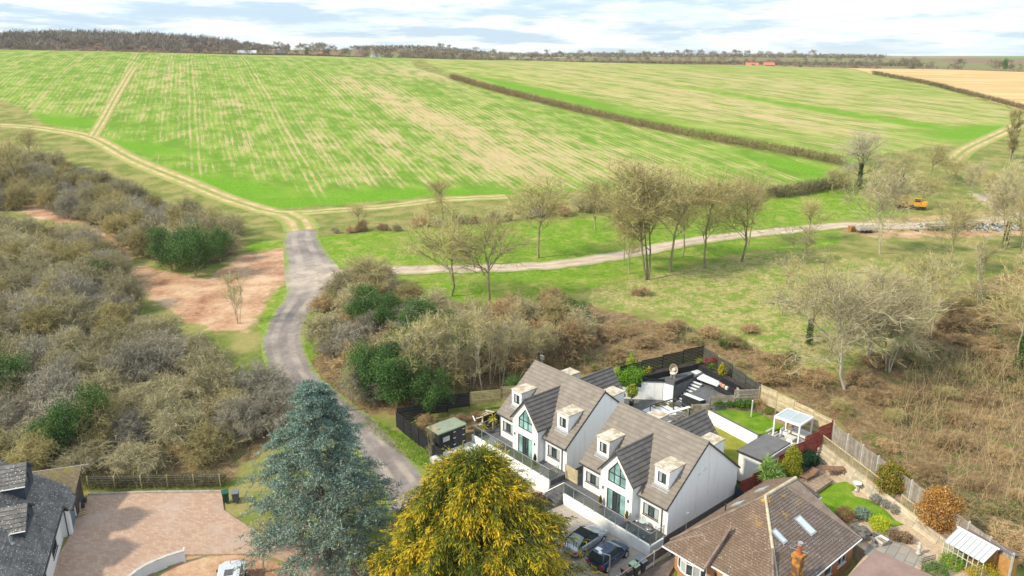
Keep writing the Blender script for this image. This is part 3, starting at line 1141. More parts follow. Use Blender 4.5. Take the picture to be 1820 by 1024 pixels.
def make_white_house():
    t = thing('white_house', 'x', 'house', group='pair of white rendered houses')
    w = MB()
    front = lambda Y: (lambda u, z, d: (u, Y + d, z))
    wl, wr = (.5, 2.1, .77, 1.8), (7.02, 8.62, .77, 1.86)
    R = lambda r: [(r[0], r[2]), (r[1], r[2]), (r[1], r[3]), (r[0], r[3])]
    w.wall([(0, 0), (GX0, 0), (GX0, HE), (0, HE)], [R(wl)], front(0))
    w.wall([(GX1, 0), (HW, 0), (HW, HE), (GX1, HE)], [R(wr)], front(0))
    door = (3.73, 5.76, .04, 1.98)
    gwin = [(3.8, 2.66), (5.72, 2.66), (5.72, 3.66), (4.76, 4.82), (3.8, 3.64)]
    w.wall([(GX0, 0), (GX1, 0), (GX1, GZE), (GXC, GZA - .1), (GX0, GZE)], [R(door), gwin], front(-.8))
    for x in (GX0, GX1):
        w.face([(x, -.8, 0), (x, 1.0, 0), (x, 1.05, GZE), (x, -.8, GZE)])
    for x in (0, HW):
        w.face([(x, 0, 0), (x, HD, 0), (x, HD, HE), (x, HD / 2, HR - .13), (x, 0, HE)])
    w.wall([(0, 0), (HW, 0), (HW, HE), (0, HE)], [[(1, .0), (3, .0), (3, 2.1), (1, 2.1)]], lambda u, z, d: (u, HD - d, z))
    # rear gable
    w.face([(2.9, HD + 1.3, 0), (6.6, HD + 1.3, 0), (6.6, HD + 1.3, 3.7), (4.75, HD + 1.3, 5.75), (2.9, HD + 1.3, 3.7)])
    for x in (2.9, 6.6):
        w.face([(x, HD - 1, 0), (x, HD + 1.3, 0), (x, HD + 1.3, 3.7), (x, HD - 1, 3.7)])
    w.obj('wall', RENDER_W, t, fix=False)
    bbox('plinth', PLINTH_B, t, -.03, HW + .03, -.02, HD + .02, -1.2, -.003)
    # openings
    window(t, *wl, front(0), 3, glass=[CURT, GLASS_D, CURT])
    window(t, *wr, front(0), 3, glass=[CURT, GLASS_D, CURT])
    f = MB()
    frame_mb(f, R(door), front(-.8), .07)
    fn = front(-.8)
    o = f.obj('door', ANTH, t)
    for k, (a, c, g) in enumerate(((3.8, 4.33, GLASS_T), (4.39, 4.72, ANTH), (4.78, 5.10, GLASS_D), (5.16, 5.69, GLASS_T))):
        b = MB()
        b.face([fn(a, .1, .07), fn(c, .1, .07), fn(c, 1.92, .07), fn(a, 1.92, .07)])
        b.obj('pane', g, o)
        if k < 3:
            bbox('mullion', ANTH, o, c, c + .06, -.8 + .03, -.8 + .1, .05, 1.95)
    bbox('handle', STEEL, o, 4.98, 5.02, -.83, -.78, .9, 1.2)
    f = MB()
    frame_mb(f, gwin, fn, .07)
    for x in (4.44, 5.08):
        zt = 4.82 - abs(x - 4.76) * 1.21 - .05
        f.box(x - .03, x + .03, -.77, -.7, 2.7, zt)
    f.box(3.85, 5.68, -.77, -.7, 3.5, 3.57)
    o = f.obj('gable_window', ANTH, t)
    for xs in ((3.86, 4.41), (4.47, 5.05), (5.11, 5.66)):
        top = lambda x: (4.75 - abs(x - 4.76) * 1.21)
        a, c = xs
        pts = [(a, 2.72), (c, 2.72), (c, 3.5), (a, 3.5)]
        b = MB()
        b.face([fn(p[0], p[1], .075) for p in pts])
        b.obj('pane', GLASS_T, o)
        mid = [(4.76, top(4.76))] if a < 4.76 < c else []
        b = MB()
        b.face([fn(p[0], p[1], .075) for p in [(a, 3.57), (c, 3.57), (c, top(c))] + mid + [(a, top(a))]])
        b.obj('pane', GLASS_T, o)
    # main roof: boards under single tiles
    r = MB()
    y0, y1 = -.3, HD / 2
    for sg in (1, -1):
        Y = (lambda y: y) if sg > 0 else (lambda y: HD - y)
        r.prism([(-.06, Y(y0), HE - .05), (-.06, Y(y1), HR - .05), (-.06, Y(y1), HR - .19), (-.06, Y(y0), HE - .19)], (HW + .12, 0, 0))
    ro = r.obj('roof', TILE_A, t)
    rows = 16
    dv = ((HD / 2 + .3) * TL - .02) / rows

    def keep(p, s, row):
        y, x = p.y, p.x
        if abs(x - GXC) < (GZA - p.z) / GS - .35:
            return False
        for a, c in ((.95, 2.4), (7.37, 8.85)):
            if a + .22 < x < c - .22 and .95 < y < 2.3:
                return False
        return -.1 < s < HW + .2
    lay_tiles(ro, _tA, (-.06, -.3, HE - .05), (1, 0, 0), (0, 1, RS), 23, rows, (HW + .12) / 23, dv, keep)
    courses('rear_tiles', [(-.06, HD + .3, HE - .04), (HW + .06, HD + .3, HE - .04), (HW + .06, HD / 2, HR - .04), (-.06, HD / 2, HR - .04)], (1, 0, 0), dv, .03, TILE_A, ro)
    rc = MB()
    for k in range(22):
        x = -.06 + k * (HW + .12) / 22
        rc.tube((x, HD / 2, HR - .045), (x + .43, HD / 2, HR - .05), .12, .112, 8)
    rc.obj('ridge_tiles', TILE_A, ro)
    # gable roofs: front and rear
    for nm, ya, yb, yc, sgn in (('gable_roof', -1.0, roof_y(GZA), roof_y(GZA - 2.0 * GS), 1), ('rear_gable_roof', HD + 1.5, HD - roof_y(GZA), HD - roof_y(GZA - 2.0 * GS), -1)):
        g = MB()
        for s in (1, -1):
            X = lambda d: GXC + s * d
            top = [(X(0), ya, GZA - .05), (X(2.0), ya, GZA - 2.0 * GS - .05), (X(2.0), yc, GZA - 2.0 * GS - .05), (X(0), yb, GZA - .05)]
            g.prism(top, (0, 0, -.13))
        go = g.obj(nm, TILE_B, t)
        sl = sqrt(1 + GS * GS)
        L = abs(yb - ya)
        nr = 8
        dvg = 2.0 * sl / nr

        def keepg(p, s, row, yb=yb, yc=yc, sgn=sgn):
            k = (p.z - (GZA - 2.0 * GS)) / (2.0 * GS)
            lim = yc + (yb - yc) * k
            return (p.y < lim + .35) if sgn > 0 else (p.y > lim - .35)
        cols = int(L / .345)
        if sgn > 0:
            lay_tiles(go, _tB, (GXC + 2.0, ya, GZA - 2.0 * GS - .05), (0, 1, 0), (-1, 0, GS), cols, nr, .345, dvg, keepg, stagger=False)
        else:
            lay_tiles(go, _tB, (GXC + 2.0, ya - cols * .345, GZA - 2.0 * GS - .05), (0, 1, 0), (-1, 0, GS), cols, nr, .345, dvg, keepg, stagger=False)
        q = MB()
        q.tube((GXC, ya, GZA - .03), (GXC, yb, GZA - .03), .1, .1, 8)
        q.obj('ridge_tiles', TILE_B, go)
        bg = MB()
        for s in (1, -1):
            bg.prism([(GXC, ya - .002, GZA - .1), (GXC + s * 2.0, ya - .002, GZA - 2.0 * GS - .1), (GXC + s * 2.0, ya - .002, GZA - 2.0 * GS - .24), (GXC, ya - .002, GZA - .24)], (0, .03 * sgn, 0))
        bg.obj('bargeboard', WHITE_P if False else ANTH, go)
    # dormers
    for (x0, x1, rear) in ((.95, 2.4, 0), (7.37, 8.85, 0), (.95, 2.4, 1), (7.0, 8.5, 1)):
        Y = (lambda y: HD - y) if rear else (lambda y: y)
        b = MB()
        zb, zt = 3.38, 5.08
        ytop = roof_y(zt)
        fnd = (lambda u, z, d: (u, HD - .8 - d, z)) if rear else front(.8)
        hole = (x0 + .32, x1 - .32, 3.78, 4.72)
        b.wall([(x0, zb), (x1, zb), (x1, zt), (x0, zt)], [R(hole)], fnd)
        for x in (x0, x1):
            b.face([(x, Y(.8), zb), (x, Y(roof_y(zb)), zb), (x, Y(ytop), zt), (x, Y(.8), zt)])
        d = b.obj('dormer', RENDER_W, t, fix=False)
        s = MB()
        s.box(x0 - .06, x1 + .06, min(Y(.72), Y(ytop + .3)), max(Y(.72), Y(ytop + .3)), zt - .02, zt + .09)
        s.obj('dormer_roof', STONE_R, d)
        fm = MB()
        frame_mb(fm, R(hole), fnd, .065)
        xm = (hole[0] + hole[1]) / 2
        fm.prism([fnd(xm - .04, hole[2], .03), fnd(xm + .04, hole[2], .03), fnd(xm + .04, hole[3], .03), fnd(xm - .04, hole[3], .03)], Vector(fnd(0, 0, .1)) - Vector(fnd(0, 0, .03)))
        fm.obj('window_frame', ANTH, d)
        for a, c in ((hole[0], xm), (xm, hole[1])):
            g = MB()
            g.face([fnd(a + .03, hole[2] + .03, .075), fnd(c - .03, hole[2] + .03, .075), fnd(c - .03, hole[3] - .03, .075), fnd(a + .03, hole[3] - .03, .075)])
            g.obj('pane', CURT if a == hole[0] else GLASS_D, d)
        le = MB()
        yf = roof_y(zb)
        if not rear:
            le.prism([(x0 - .1, .8 - .28, HE + RS * (.8 - .28 + .3) + .03), (x1 + .1, .8 - .28, HE + RS * (.82) + .03), (x1 + .1, .82, HE + RS * 1.12 + .05), (x0 - .1, .82, HE + RS * 1.12 + .05)], (0, 0, .02))
            le.obj('flashing', LEAD, d)
    # trim
    for a, c in ((-.06, GX0 - .25), (GX1 + .25, HW + .06)):
        g = MB()
        g.tube((a, -.36, HE - .1), (c, -.36, HE - .1), .055, n=8)
        g.obj('gutter', ANTH, t)
    for x in (.12, 8.98):
        g = MB()
        g.tube((x, -.07, 0.02), (x, -.07, HE - .3), .04, n=8)
        g.tube((x, -.07, HE - .3), (x, -.34, HE - .12), .04, n=8)
        g.obj('downpipe', ANTH, t)
    for x, s in ((-.07, -1), (HW + .07, 1)):
        g = MB()
        for ya_, yb_ in ((-.3, HD / 2), (HD + .3, HD / 2)):
            g.prism([(x, ya_, HE - .02), (x, yb_, HR - .02), (x, yb_, HR - .2), (x, ya_, HE - .2)], (.025 * s, 0, 0))
        g.obj('verge_trim', ANTH, t)
    for x in (3.3, 6.1):
        g = MB()
        g.tube((x, -.86, 1.68), (x, -.86, 1.92), .05, n=8)
        g.box(x - .03, x + .03, -.83, -.795, 1.76, 1.84)
        g.obj('wall_lamp', ANTH, t)
    g = MB()
    g.lathe([(.02, 0), (.07, .03), (.09, .1), (.05, .16)], 10, c=(GXC + .06, -.87, 5.18))
    g.box(GXC + .03, GXC + .09, -.87, -.79, 5.24, 5.3)
    g.obj('security_light', WHITE_P, t)
    return t


house_b = make_white_house()
house_a = copy_tree(house_b)
house_b.location = PL(0, 0, 1.253)
house_a.location = PL(-11.475, 0, 1.712)
for h in (house_a, house_b):
    h.rotation_euler = (0, 0, PT)
house_b['label'] = 'white house with cars parked below its deck, nearer of the pair'
house_a['label'] = 'white house beside the black shed, farther of the matching pair'
# details only one of them has
v = MB()
v.lathe([(.04, 0), (.05, .05), (.05, .5), (.03, .55)], 8)
v.box(-.25, .25, -.06, .06, .55, .95)
v.obj('satellite_aerial', STEEL, house_a, loc=(.6, HD / 2 + .35, HR - .3))
v = MB()
v.box(HW + .003, HW + .13, 2.4, 2.75, .3, 1.0)
v.tube((HW + .06, 2.45, -.6), (HW + .06, 2.45, .3), .03)
v.obj('meter_box', WHITE_P, house_b)
v = MB()
v.tube((HW + .03, 4.4, 4.2), (HW + .03, 4.75, 4.3), .03)
v.tube((HW + .03, 3.7, 4.05), (HW + .03, 3.95, 4.1), .03)
v.obj('wall_bracket', STEEL, house_b)
# ------------------------------------------------------------------ bungalow
BT = course_material('bungalow_tiles', (.20, .135, .095), (.26, .185, .135), (.09, .065, .05), .27, .22, .95, (.62, .33, .03))
BT2 = course_material('bungalow_tiles_side', (.175, .135, .115), (.225, .18, .155), (.07, .055, .05), .27, .22, .9, (.55, .30, .04), (.14, .095, .05))
RIDGE = tile_material('ridge_tile_lichen', (.46, .40, .28), (.56, .50, .38), .8, (.58, .36, .06))
RIDGE_D = tile_material('ridge_tile_plain', (.20, .15, .12), (.27, .21, .17), .5)
bun = thing('bungalow', 'orange brick bungalow with lichen speckled brown hipped roof and skylights', 'bungalow', PL(15, 4, .2), PT)
L = lambda a, b, z: Vector((a - 15, b - 4, z - .2))
zE, zR = 2.62, 5.4
FL, FR, RR, RL = L(11.3, -1.9, zE), L(20.6, -1.9, zE), L(20.6, 9.5, zE), L(11.3, 11.4, zE)
A1, A2, A3 = L(14.9, 4.9, zR), L(15, 7.4, zR), L(15, 9.2, zR - .05)


def with_gold(o, pts, r):
    me = o.data
    a = me.attributes.new('gold', 'FLOAT', 'POINT')
    a.data.foreach_set('value', [max(math.exp(-((v.co - p).length / r) ** 2) for p in pts) for v in me.vertices])
    return o


rb = MB()
for face in ([FL, FR, A1], [FR, RR, A2, A1], [RL, FL, A1, A3], [RR, L(15, 9.5, zE), A3, A2]):
    rb.prism([p - Vector((0, 0, .16)) for p in face], (0, 0, .155))
bro = rb.obj('roof', RIDGE_D, bun)
gp = [A1, A1.lerp(FR, .1), A1.lerp(FR, .25), A1.lerp(FL, .08), A2]
UPZ = Vector((0, 0, .012))
with_gold(courses('front_tiles', [p + UPZ for p in (FL, FR, A1)], (1, 0, 0), .22, .035, BT, bro), gp, .9)
with_gold(courses('side_tiles', [p + UPZ for p in (FR, RR, A2, A1)], (0, 1, 0), .22, .035, BT2, bro), gp, .9)
with_gold(courses('far_side_tiles', [p + UPZ for p in (RL, FL, A1, A3)], (0, 1, 0), .22, .035, BT, bro), gp, .5)
# rear wing
w0, w1, w2, w3 = L(16.3, 8.1, 3.55), L(16.3, 11.2, 3.5), L(13.3, 11.2, 3.5), L(13.3, 8, 3.5)
wb = MB()
for face in ([w0, w1, A3, L(15, 7.6, zR)], [w1, w2, A3]):
    wb.prism([p - Vector((0, 0, .05)) for p in face], (0, 0, -.1))
wro = wb.obj('wing_roof', RIDGE_D, bun)
with_gold(courses('wing_tiles', [p for p in (w0, w1, A3, L(15, 7.6, zR))], (0, 1, 0), .22, .035, BT2, wro), [A3, A3.lerp(w1, .2)], .7)
with_gold(courses('wing_end_tiles', [p for p in (w1, w2, A3)], (1, 0, 0), .22, .035, BT, wro), [A3], .4)


def ridge_run(p, q, mat, parent, r=.12, step=.42, name='ridge_tile'):
    p, q = Vector(p), Vector(q)
    n = max(1, int((q - p).length / step))
    for k in range(n):
        b = MB()
        a, c = p.lerp(q, k / n), p.lerp(q, (k + 1.04) / n)
        b.tube(a, c, r, r * .9, 8)
        b.obj(name, mat, parent)


UP = Vector((0, 0, .035))
ridge_run(A3 + UP, A1 + UP, RIDGE, bro, .15)
ridge_run(A1 + UP, FR + UP, RIDGE, bro, .12)
ridge_run(A1 + UP, FL + UP, RIDGE_D, bro, .11)
ridge_run(A2 + UP, RR + UP, RIDGE_D, bro, .07)
# walls
w = MB()
z0 = -.3
fw = lambda u, z, d: (u, -5.55 + d, z)
door_h = [(0.75, -.1), (1.75, -.1), (1.75, 1.5), (1.6, 1.85), (1.25, 2.0), (.9, 1.85), (.75, 1.5)]
w.wall([(-3.4, z0), (5.3, z0), (5.3, 2.3), (-3.4, 2.3)], [door_h], fw)
rw = lambda u, z, d: (5.25 - d, u, z)
wins = [(-1.6, -.2, .75, 1.95), (.9, 2.0, .75, 1.95), (2.9, 4.2, .75, 1.95)]
w.wall([(-5.55, z0), (5.2, z0), (5.2, 2.3), (-5.55, 2.3)], [[(r[0], r[2]), (r[1], r[2]), (r[1], r[3]), (r[0], r[3])] for r in wins], rw)
w.obj('front_wall', ORANGE_B, bun, fix=False)
w = MB()
w.face([(-3.4, -5.55, z0), (-3.4, 7.2, z0), (-3.4, 7.2, 2.3), (-3.4, -5.55, 2.3)])
w.face([(-3.4, 5.2, z0), (5.25, 5.2, z0), (5.25, 5.2, 2.3), (-3.4, 5.2, 2.3)])
w.box(-1.5, 1.15, 4, 7.0, z0, 3.15)
w.obj('rear_wall', plain('pink_render', (.50, .38, .36), .85, .2, .1), bun)
for r in wins:
    window(bun, *r, rw, 2 if r[1] - r[0] > 1.2 else 1, WHITE_P, [GLASS_D])
f = MB()
frame_mb(f, door_h, fw, .11, -.02, .1)
f.box(1.2, 1.3, -5.55, -5.47, 0, 1.9)
fo = f.obj('arched_door', WHITE_P, bun)
for a, c in ((.86, 1.2), (1.3, 1.64)):
    g = MB()
    g.face([fw(a, .6, .07), fw(c, .6, .07), fw(c, 1.75, .07), fw(a, 1.75, .07)])
    g.obj('pane', GLASS_D, fo)
    g = MB()
    g.face([fw(a, -.05, .07), fw(c, -.05, .07), fw(c, .6, .07), fw(a, .6, .07)])
    g.obj('panel', WHITE_P, fo)
for s in (.25, 2.2):
    g = MB()
    g.box(s - .08, s + .08, -5.6, -5.552, 1.3, 1.6)
    g.obj('wall_plate', ANTH, bun)
# bow window at the front left, with its own little hipped roof
bow = [(-2.95, -5.55), (-2.75, -6.0), (-2.3, -6.3), (-1.75, -6.42), (-1.2, -6.3), (-.75, -6.0), (-.55, -5.55)]
bw = MB()
for k in range(6):
    a, c = bow[k], bow[k + 1]
    bw.face([(*a, z0), (*c, z0), (*c, .75), (*a, .75)])
bo = bw.obj('bow_window', ORANGE_B, bun)
fr = MB()
for k in range(7):
    fr.tube((*bow[k], .75), (*bow[k], 2.3), .055, n=6)
for k in range(6):
    a, c = Vector((*bow[k], 0)), Vector((*bow[k + 1], 0))
    for z, hh in ((.75, .07), (1.72, .04), (2.25, .05)):
        fr.tube(a + Vector((0, 0, z)), c + Vector((0, 0, z)), hh, n=6)
fr.obj('window_frame', WHITE_P, bo)
for k in range(6):
    a, c = bow[k], bow[k + 1]
    for z, zz in ((.8, 1.7), (1.75, 2.22)):
        g = MB()
        g.face([(*a, z), (*c, z), (*c, zz), (*a, zz)])
        g.obj('pane', GLASS_D if k % 2 else CURT, bo)
for bx0, bx1, bxa in ((-3.7, .0, -.35), (2.7, 5.6, 3.1)):
    p0, p1 = Vector((bx0, -6.75, 2.36)), Vector((bx1, -6.75, 2.36))
    ap = Vector((bxa, -3.1, 4.05))
    p2 = Vector((bx1, -5.7, 2.40))
    q = MB()
    q.prism([p0, p1, ap], (0, 0, -.1))
    q.prism([p1, p2, ap], (0, 0, -.1))
    q.prism([p0, ap, Vector((bx0, -5.8, 2.40))], (0, 0, -.1))
    bo2 = q.obj('bay_roof', RIDGE_D, bun)
    with_gold(courses('bay_tiles', [p0 + UPZ, p1 + UPZ, ap + UPZ], (1, 0, 0), .22, .035, BT, bo2), [ap], .3)
    ridge_run(p1 + UP, ap + UP, RIDGE_D, bo2, .1)
g = MB()
pts = [FL, FR, RR]
for a, c in ((L(15.1, -1.98, zE - .12), L(17.7, -1.98, zE - .12)), (FR + Vector((.06, 0, -.08)), RR + Vector((.06, 0, -.08))), (Vector((-3.75, -6.8, 2.28)), Vector((.05, -6.8, 2.28))), (w0 + Vector((.05, 0, -.1)), w1 + Vector((.05, 0, -.1))), (w1 + Vector((0, .05, -.1)), w2 + Vector((0, .05, -.1)))):
    g.tube(a, c, .06, n=8)
g.obj('gutter', WHITE_P, bun)
sn = ((FR - A1).cross(RR - A1)).normalized()
sn = sn if sn.z > 0 else -sn


def skylight(c, u, n, w, l, parent):
    v_ = n.cross(u).normalized()
    v_ = v_ if v_.z > 0 else -v_
    mt = Matrix((u, v_, n)).transposed().to_4x4()
    mt.translation = c
    b = MB()
    b.box(-w / 2, w / 2, -l / 2, l / 2, 0, .09)
    o = b.obj('skylight', LEAD, parent)
    o.matrix_basis = mt
    b = MB()
    b.box(-w / 2 + .11, w / 2 - .11, -l / 2 + .13, l / 2 - .12, .09, .1)
    b.obj('pane', plain('skylight_glass', (.55, .63, .70), .12, .6, .1), o)


def on_plane(a, b, p, n):
    x, y = a - 15, b - 4
    return Vector((x, y, p.z - (n.x * (x - p.x) + n.y * (y - p.y)) / n.z))


skylight(on_plane(17.9, 5.75, A1, sn) + sn * .03, Vector((0, 1, 0)), sn, .8, 1.7, bun)
skylight(on_plane(17.5, 2.75, A1, sn) + sn * .03, Vector((0, 1, 0)), sn, .6, 1.25, bun)
ln = ((FL - A1).cross(RL - A1)).normalized()
ln = ln if ln.z > 0 else -ln
le = (FL - RL).normalized()
for a, b in ((12.9, 4.6), (13.1, 7.6)):
    skylight(on_plane(a, b, A1, ln) + ln * .03, le, ln, .8, 1.1, bun)
v = MB()
pp = on_plane(12.6, 3.2, A1, ln)
v.tube(pp, pp + Vector((0, 0, .7)), .06)
v.obj('soil_pipe', ANTH, bun)
ch = NT('weathered_chimney_brick', .9, .1)
CHM = ch.color(ch.mix(ch.rng(ch.noise(1.1, 5, .7), .45, .6), (.16, .085, .05), (.55, .25, .05)))
c = MB()
c.box(4.75, 5.35, -3.35, -2.75, z0, 4.5)
c.box(4.68, 5.42, -3.42, -2.68, 4.5, 4.75)
co = c.obj('chimney', CHM, bun)
c = MB()
c.lathe([(.2, 0), (.17, .1), (.15, .6), (.18, .62), (.18, .72)], 12, c=(5.05, -3.05, 4.75))
c.obj('chimney_pot', plain('terracotta', (.42, .13, .06), .8, .2, .2), co)
c = MB()
c.lathe([(.16, 0), (.17, .12), (.19, .2)], 12, c=(5.05, -3.05, 5.47))
c.obj('cowl', LEAD, co)
c = MB()
c.tube((4.5, -3.4, 5.15), (5.55, -2.8, 4.95), .02)
c.obj('aerial', STEEL, co)

# ------------------------------------------------------------------ gardens: levels and walls
GRAV_W = plain('white_gravel', (.66, .67, .69), .9, .2, .12, 6, bump=.4)
GREYT = plain('weathered_slats', (.34, .29, .235), .85, .15, .25, 2.5, rv=.22)
LIGHTT = plain('pale_timber', (.50, .415, .27), .85, .15, .2, 2.5, rv=.18)
GREENT = plain('lichened_timber', (.36, .32, .16), .85, .15, .25, 2.5, rv=.2)
REDT = plain('red_stained_timber', (.26, .05, .035), .7, .25, .2, 2.5, rv=.2)
CONC = plain('concrete', (.50, .48, .44), .9, .15, .15, 2)
FENCEG = plain('grey_fence_board', (.30, .265, .225), .9, .12, .25, 2, rv=.2)
SLEEPER = plain('pale_sleeper', (.52, .45, .34), .9, .12, .2, 2, rv=.15)
BARK = plain('bare_earth', (.30, .215, .15), .95, .1, .35, 1.3, bump=.5)
TANG = plain('pea_gravel', (.50, .38, .27), .95, .1, .2, 3, bump=.4)
MULCH = plain('black_mulch', (.055, .045, .04), .95, .1, .35, 3, bump=.5)
RUST = plain('brown_wicker', (.235, .13, .085), .75, .2, .2, 5)
_l = NT('lawn_grass', .95, .1)
_f = _l.math('ADD', _l.math('MULTIPLY', _l.noise(.7, 5, .6), .6), _l.math('MULTIPLY', _l.noise(7, 4, .7), .4))
LAWN = _l.color(_l.ramp(_f, [(.33, (.075, .165, .01)), (.5, (.135, .25, .015)), (.66, (.27, .31, .05))]))
_l.bump(_l.noise(16, 3), .5, .05)
_l = NT('tired_lawn', .95, .1)
_f = _l.math('ADD', _l.math('MULTIPLY', _l.noise(.7, 5, .6), .6), _l.math('MULTIPLY', _l.noise(7, 4, .7), .4))
LAWN2 = _l.color(_l.ramp(_f, [(.34, (.15, .19, .02)), (.5, (.24, .24, .035)), (.66, (.36, .33, .10))]))


def terrace(name, ab, z0, z1, mat):
    return slab(name, plotpoly(ab), z0, z1, mat)


terrace('terrace', [(-13.2, -2.04), (-1.9, -2.04), (-1.9, 10), (-13.2, 10)], -.2, 1.69, DARKPAVE)
terrace('terrace', [(-1.895, -2.04), (9.6, -2.04), (9.6, 10), (-1.895, 10)], -.2, 1.235, DARKPAVE)
for k in range(5):
    terrace('step', [(-1.85, -2.05 - .3 * k), (-.15, -2.05 - .3 * k), (-.15, -2.35 - .3 * k), (-1.85, -2.35 - .3 * k)], .2, 1.23 - .18 * (k + 1), DARKPAVE)


def wall_thing(name, label, ab0, ab1, z0, z1, th, mat, cap=None, cat='wall', group=None):
    p, q = PL(*ab0), PL(*ab1)
    L_ = (q - p).length
    t = thing(name, label, cat, (p.x, p.y, z0), atan2(q.y - p.y, q.x - p.x), group)
    bbox('wall_face', mat, t, 0, L_, -th / 2, th / 2, -.25, z1 - z0)
    bbox('coping', cap or mat, t, -.02, L_ + .02, -th / 2 - .03, th / 2 + .03, z1 - z0 + .002, z1 - z0 + .05)
    return t


WR = wall_thing('retaining_wall', 'white retaining wall under glass railing beside parked cars', (-.1, -2.12), (9.66, -2.12), .3, 1.26, .14, RENDER_W)
bbox('wall_return', RENDER_W, WR, 9.62, 9.76, .073, 1.62, -.25, .955)
wall_thing('retaining_wall', 'white retaining wall under the deck of the farther white house', (-13.2, -2.12), (-1.9, -2.12), .3, 1.72, .14, RENDER_W)


def balustrade(label, segs, z, h=1.08, step=1.25, group='glass balustrades along the house decks'):
    a0, b0 = segs[0]
    t = thing('glass_balustrade', label, 'railing', PL(a0, b0, z), PT, group)
    for (s, e) in zip(segs[:-1], segs[1:]):
        p, q = Vector((s[0] - a0, s[1] - b0, 0)), Vector((e[0] - a0, e[1] - b0, 0))
        n = max(1, round((q - p).length / step))
        for k in range(n + 1):
            c = p.lerp(q, k / n)
            m = MB()
            m.tube(c, c + Vector((0, 0, h)), .028, n=8)
            m.lathe([(.06, 0), (.06, .02)], 10, c=c)
            m.obj('post', STEEL, t)
            if k < n:
                d = p.lerp(q, (k + 1) / n)
                u_ = (d - c).normalized()
                bar('glass_panel', GLASS_C, t, c + u_ * .06 + Vector((0, 0, h / 2 - .03)), d - u_ * .06 + Vector((0, 0, h / 2 - .03)), .014, h - .22)
        m = MB()
        m.tube(p + Vector((0, 0, h)), q + Vector((0, 0, h)), .03, n=8)
        m.obj('handrail', STEEL, t)
    return t


b1 = balustrade('steel and glass balustrade above the parked cars', [(-.1, -2.1), (9.58, -2.1), (9.58, -.45)], 1.31)
m = MB()
m.tube((0, 0, 1.08), (-1.0, -1.3, .2), .03, n=8)
m.tube((-1.0, -1.3, .2), (-1.0, -1.3, -.9), .028, n=8)
m.obj('stair_rail', STEEL, b1)
balustrade('steel and glass balustrade in front of the farther white house', [(-12.9, .6), (-12.9, -2.1), (-1.95, -2.1), (-1.95, -1.0)], 1.77)


def slat_fence(label, pts, mat, hs=.14, gap=.045, panel=1.8, stepped=True, post=.09, top=None, group=None, cat='fence', name='slat_fence', over=0.0, th=.03):
    """pts: (a, b, z_ground, height); stepped panels of single boards between posts."""
    t = thing(name, label, cat, PL(pts[0][0], pts[0][1], pts[0][2]), 0, group)
    o = PL(pts[0][0], pts[0][1], pts[0][2])
    for s, e in zip(pts[:-1], pts[1:]):
        p, q = PL(s[0], s[1], s[2]) - o, PL(e[0], e[1], e[2]) - o
        n = max(1, round((q - p).length / panel))
        for k in range(n):
            f0, f1 = k / n, (k + 1) / n
            c, d = p.lerp(q, f0), p.lerp(q, f1)
            hh = s[3] + (e[3] - s[3]) * (f0 + f1) / 2
            if stepped:
                zb = (c.z + d.z) / 2
                c, d = Vector((c.x, c.y, zb)), Vector((d.x, d.y, zb))
            m = max(2, int(hh / (hs + gap)))
            for r in range(m):
                z = hh - (r + .5) * (hs + gap)
                j = random.uniform(-.008, .008)
                bar('slat', mat, t, c + Vector((0, 0, z + j)), d + Vector((0, 0, z - j)), th, hs)
            bar('post', mat, t, c + Vector((0, 0, -.3)), c + Vector((0, 0, hh + over)), post, post, up=(1, 0, 0))
        bar('post', mat, t, q + Vector((0, 0, -.3)), q + Vector((0, 0, e[3] + over)), post, post, up=(1, 0, 0))
    return t


gl = lambda a, b: float(terr0(PL(a, b).x, PL(a, b).y))
slat_fence('black slatted fence along the lane beside the black shed', [(-20.3, -6.5, 1.1, 1.9), (-16.2, -6.5, .8, 1.9), (-12.2, -6.5, .35, 1.6)], BLACK_W, .16, .03, 1.4)
slat_fence('black slatted fence at the foot of the ivy wood, behind the black shed', [(-20.3, -6.4, 1.15, 2.0), (-19.2, -3.6, 1.9, 1.7), (-17.2, .6, 2.6, 1.7)], BLACK_W, .17, .03, 2.2)
slat_fence('mossy natural timber slatted fence left of the farther white house', [(-17.2, .6, 2.5, 1.5), (-15.6, 3.6, 2.9, 1.5), (-13.6, 7.0, 3.2, 1.5)], GREENT, .15, .03, 2.4)
slat_fence('black screen fence behind the little palms', [(-13.3, -.6, 1.69, 1.55), (-13.3, 3.6, 1.69, 1.55)], BLACK_W, .18, .008, 2.1)
slat_fence('tall black slatted fence at the far left of the terraced garden', [(-9.3, 15.3, 3.6, 2.0), (-6.4, 26.2, 4.0, 2.2)], BLACK_W, .15, .035, 2.7)
slat_fence('dark grey slatted fence along the back of the terraced garden', [(-6.4, 26.2, 3.9, 2.2), (-1.6, 24.9, 3.7, 1.9), (2.9, 23.3, 3.5, 1.8)], plain('charcoal_slats', (.07, .07, .068), .8, .2, .25, 2, rv=.25), .14, .035, 2.3)
slat_fence('weathered grey slatted fence dividing the two back gardens', [(-2.6, 14.2, 1.3, 1.1), (-1.1, 17.3, 1.7, 1.2), (-.1, 18.9, 2.5, 1.5), (2.9, 23.2, 3.4, 1.75)], GREYT, .12, .04, 2.2)
slat_fence('pale timber slatted fence behind the raised lawn and pergola', [(2.95, 23.35, 3.4, 2.0), (7.0, 22.9, 3.1, 2.0), (11.55, 22.15, 2.7, 2.2)], LIGHTT, .15, .03, 2.0)
slat_fence('red stained slatted fence between the two right hand gardens', [(9.75, 9.8, 1.0, 1.3), (10.2, 13.0, 1.3, 1.5), (10.6, 16.5, 1.8, 1.8), (11.45, 22.0, 2.6, 2.4)], REDT, .13, .03, 1.9)
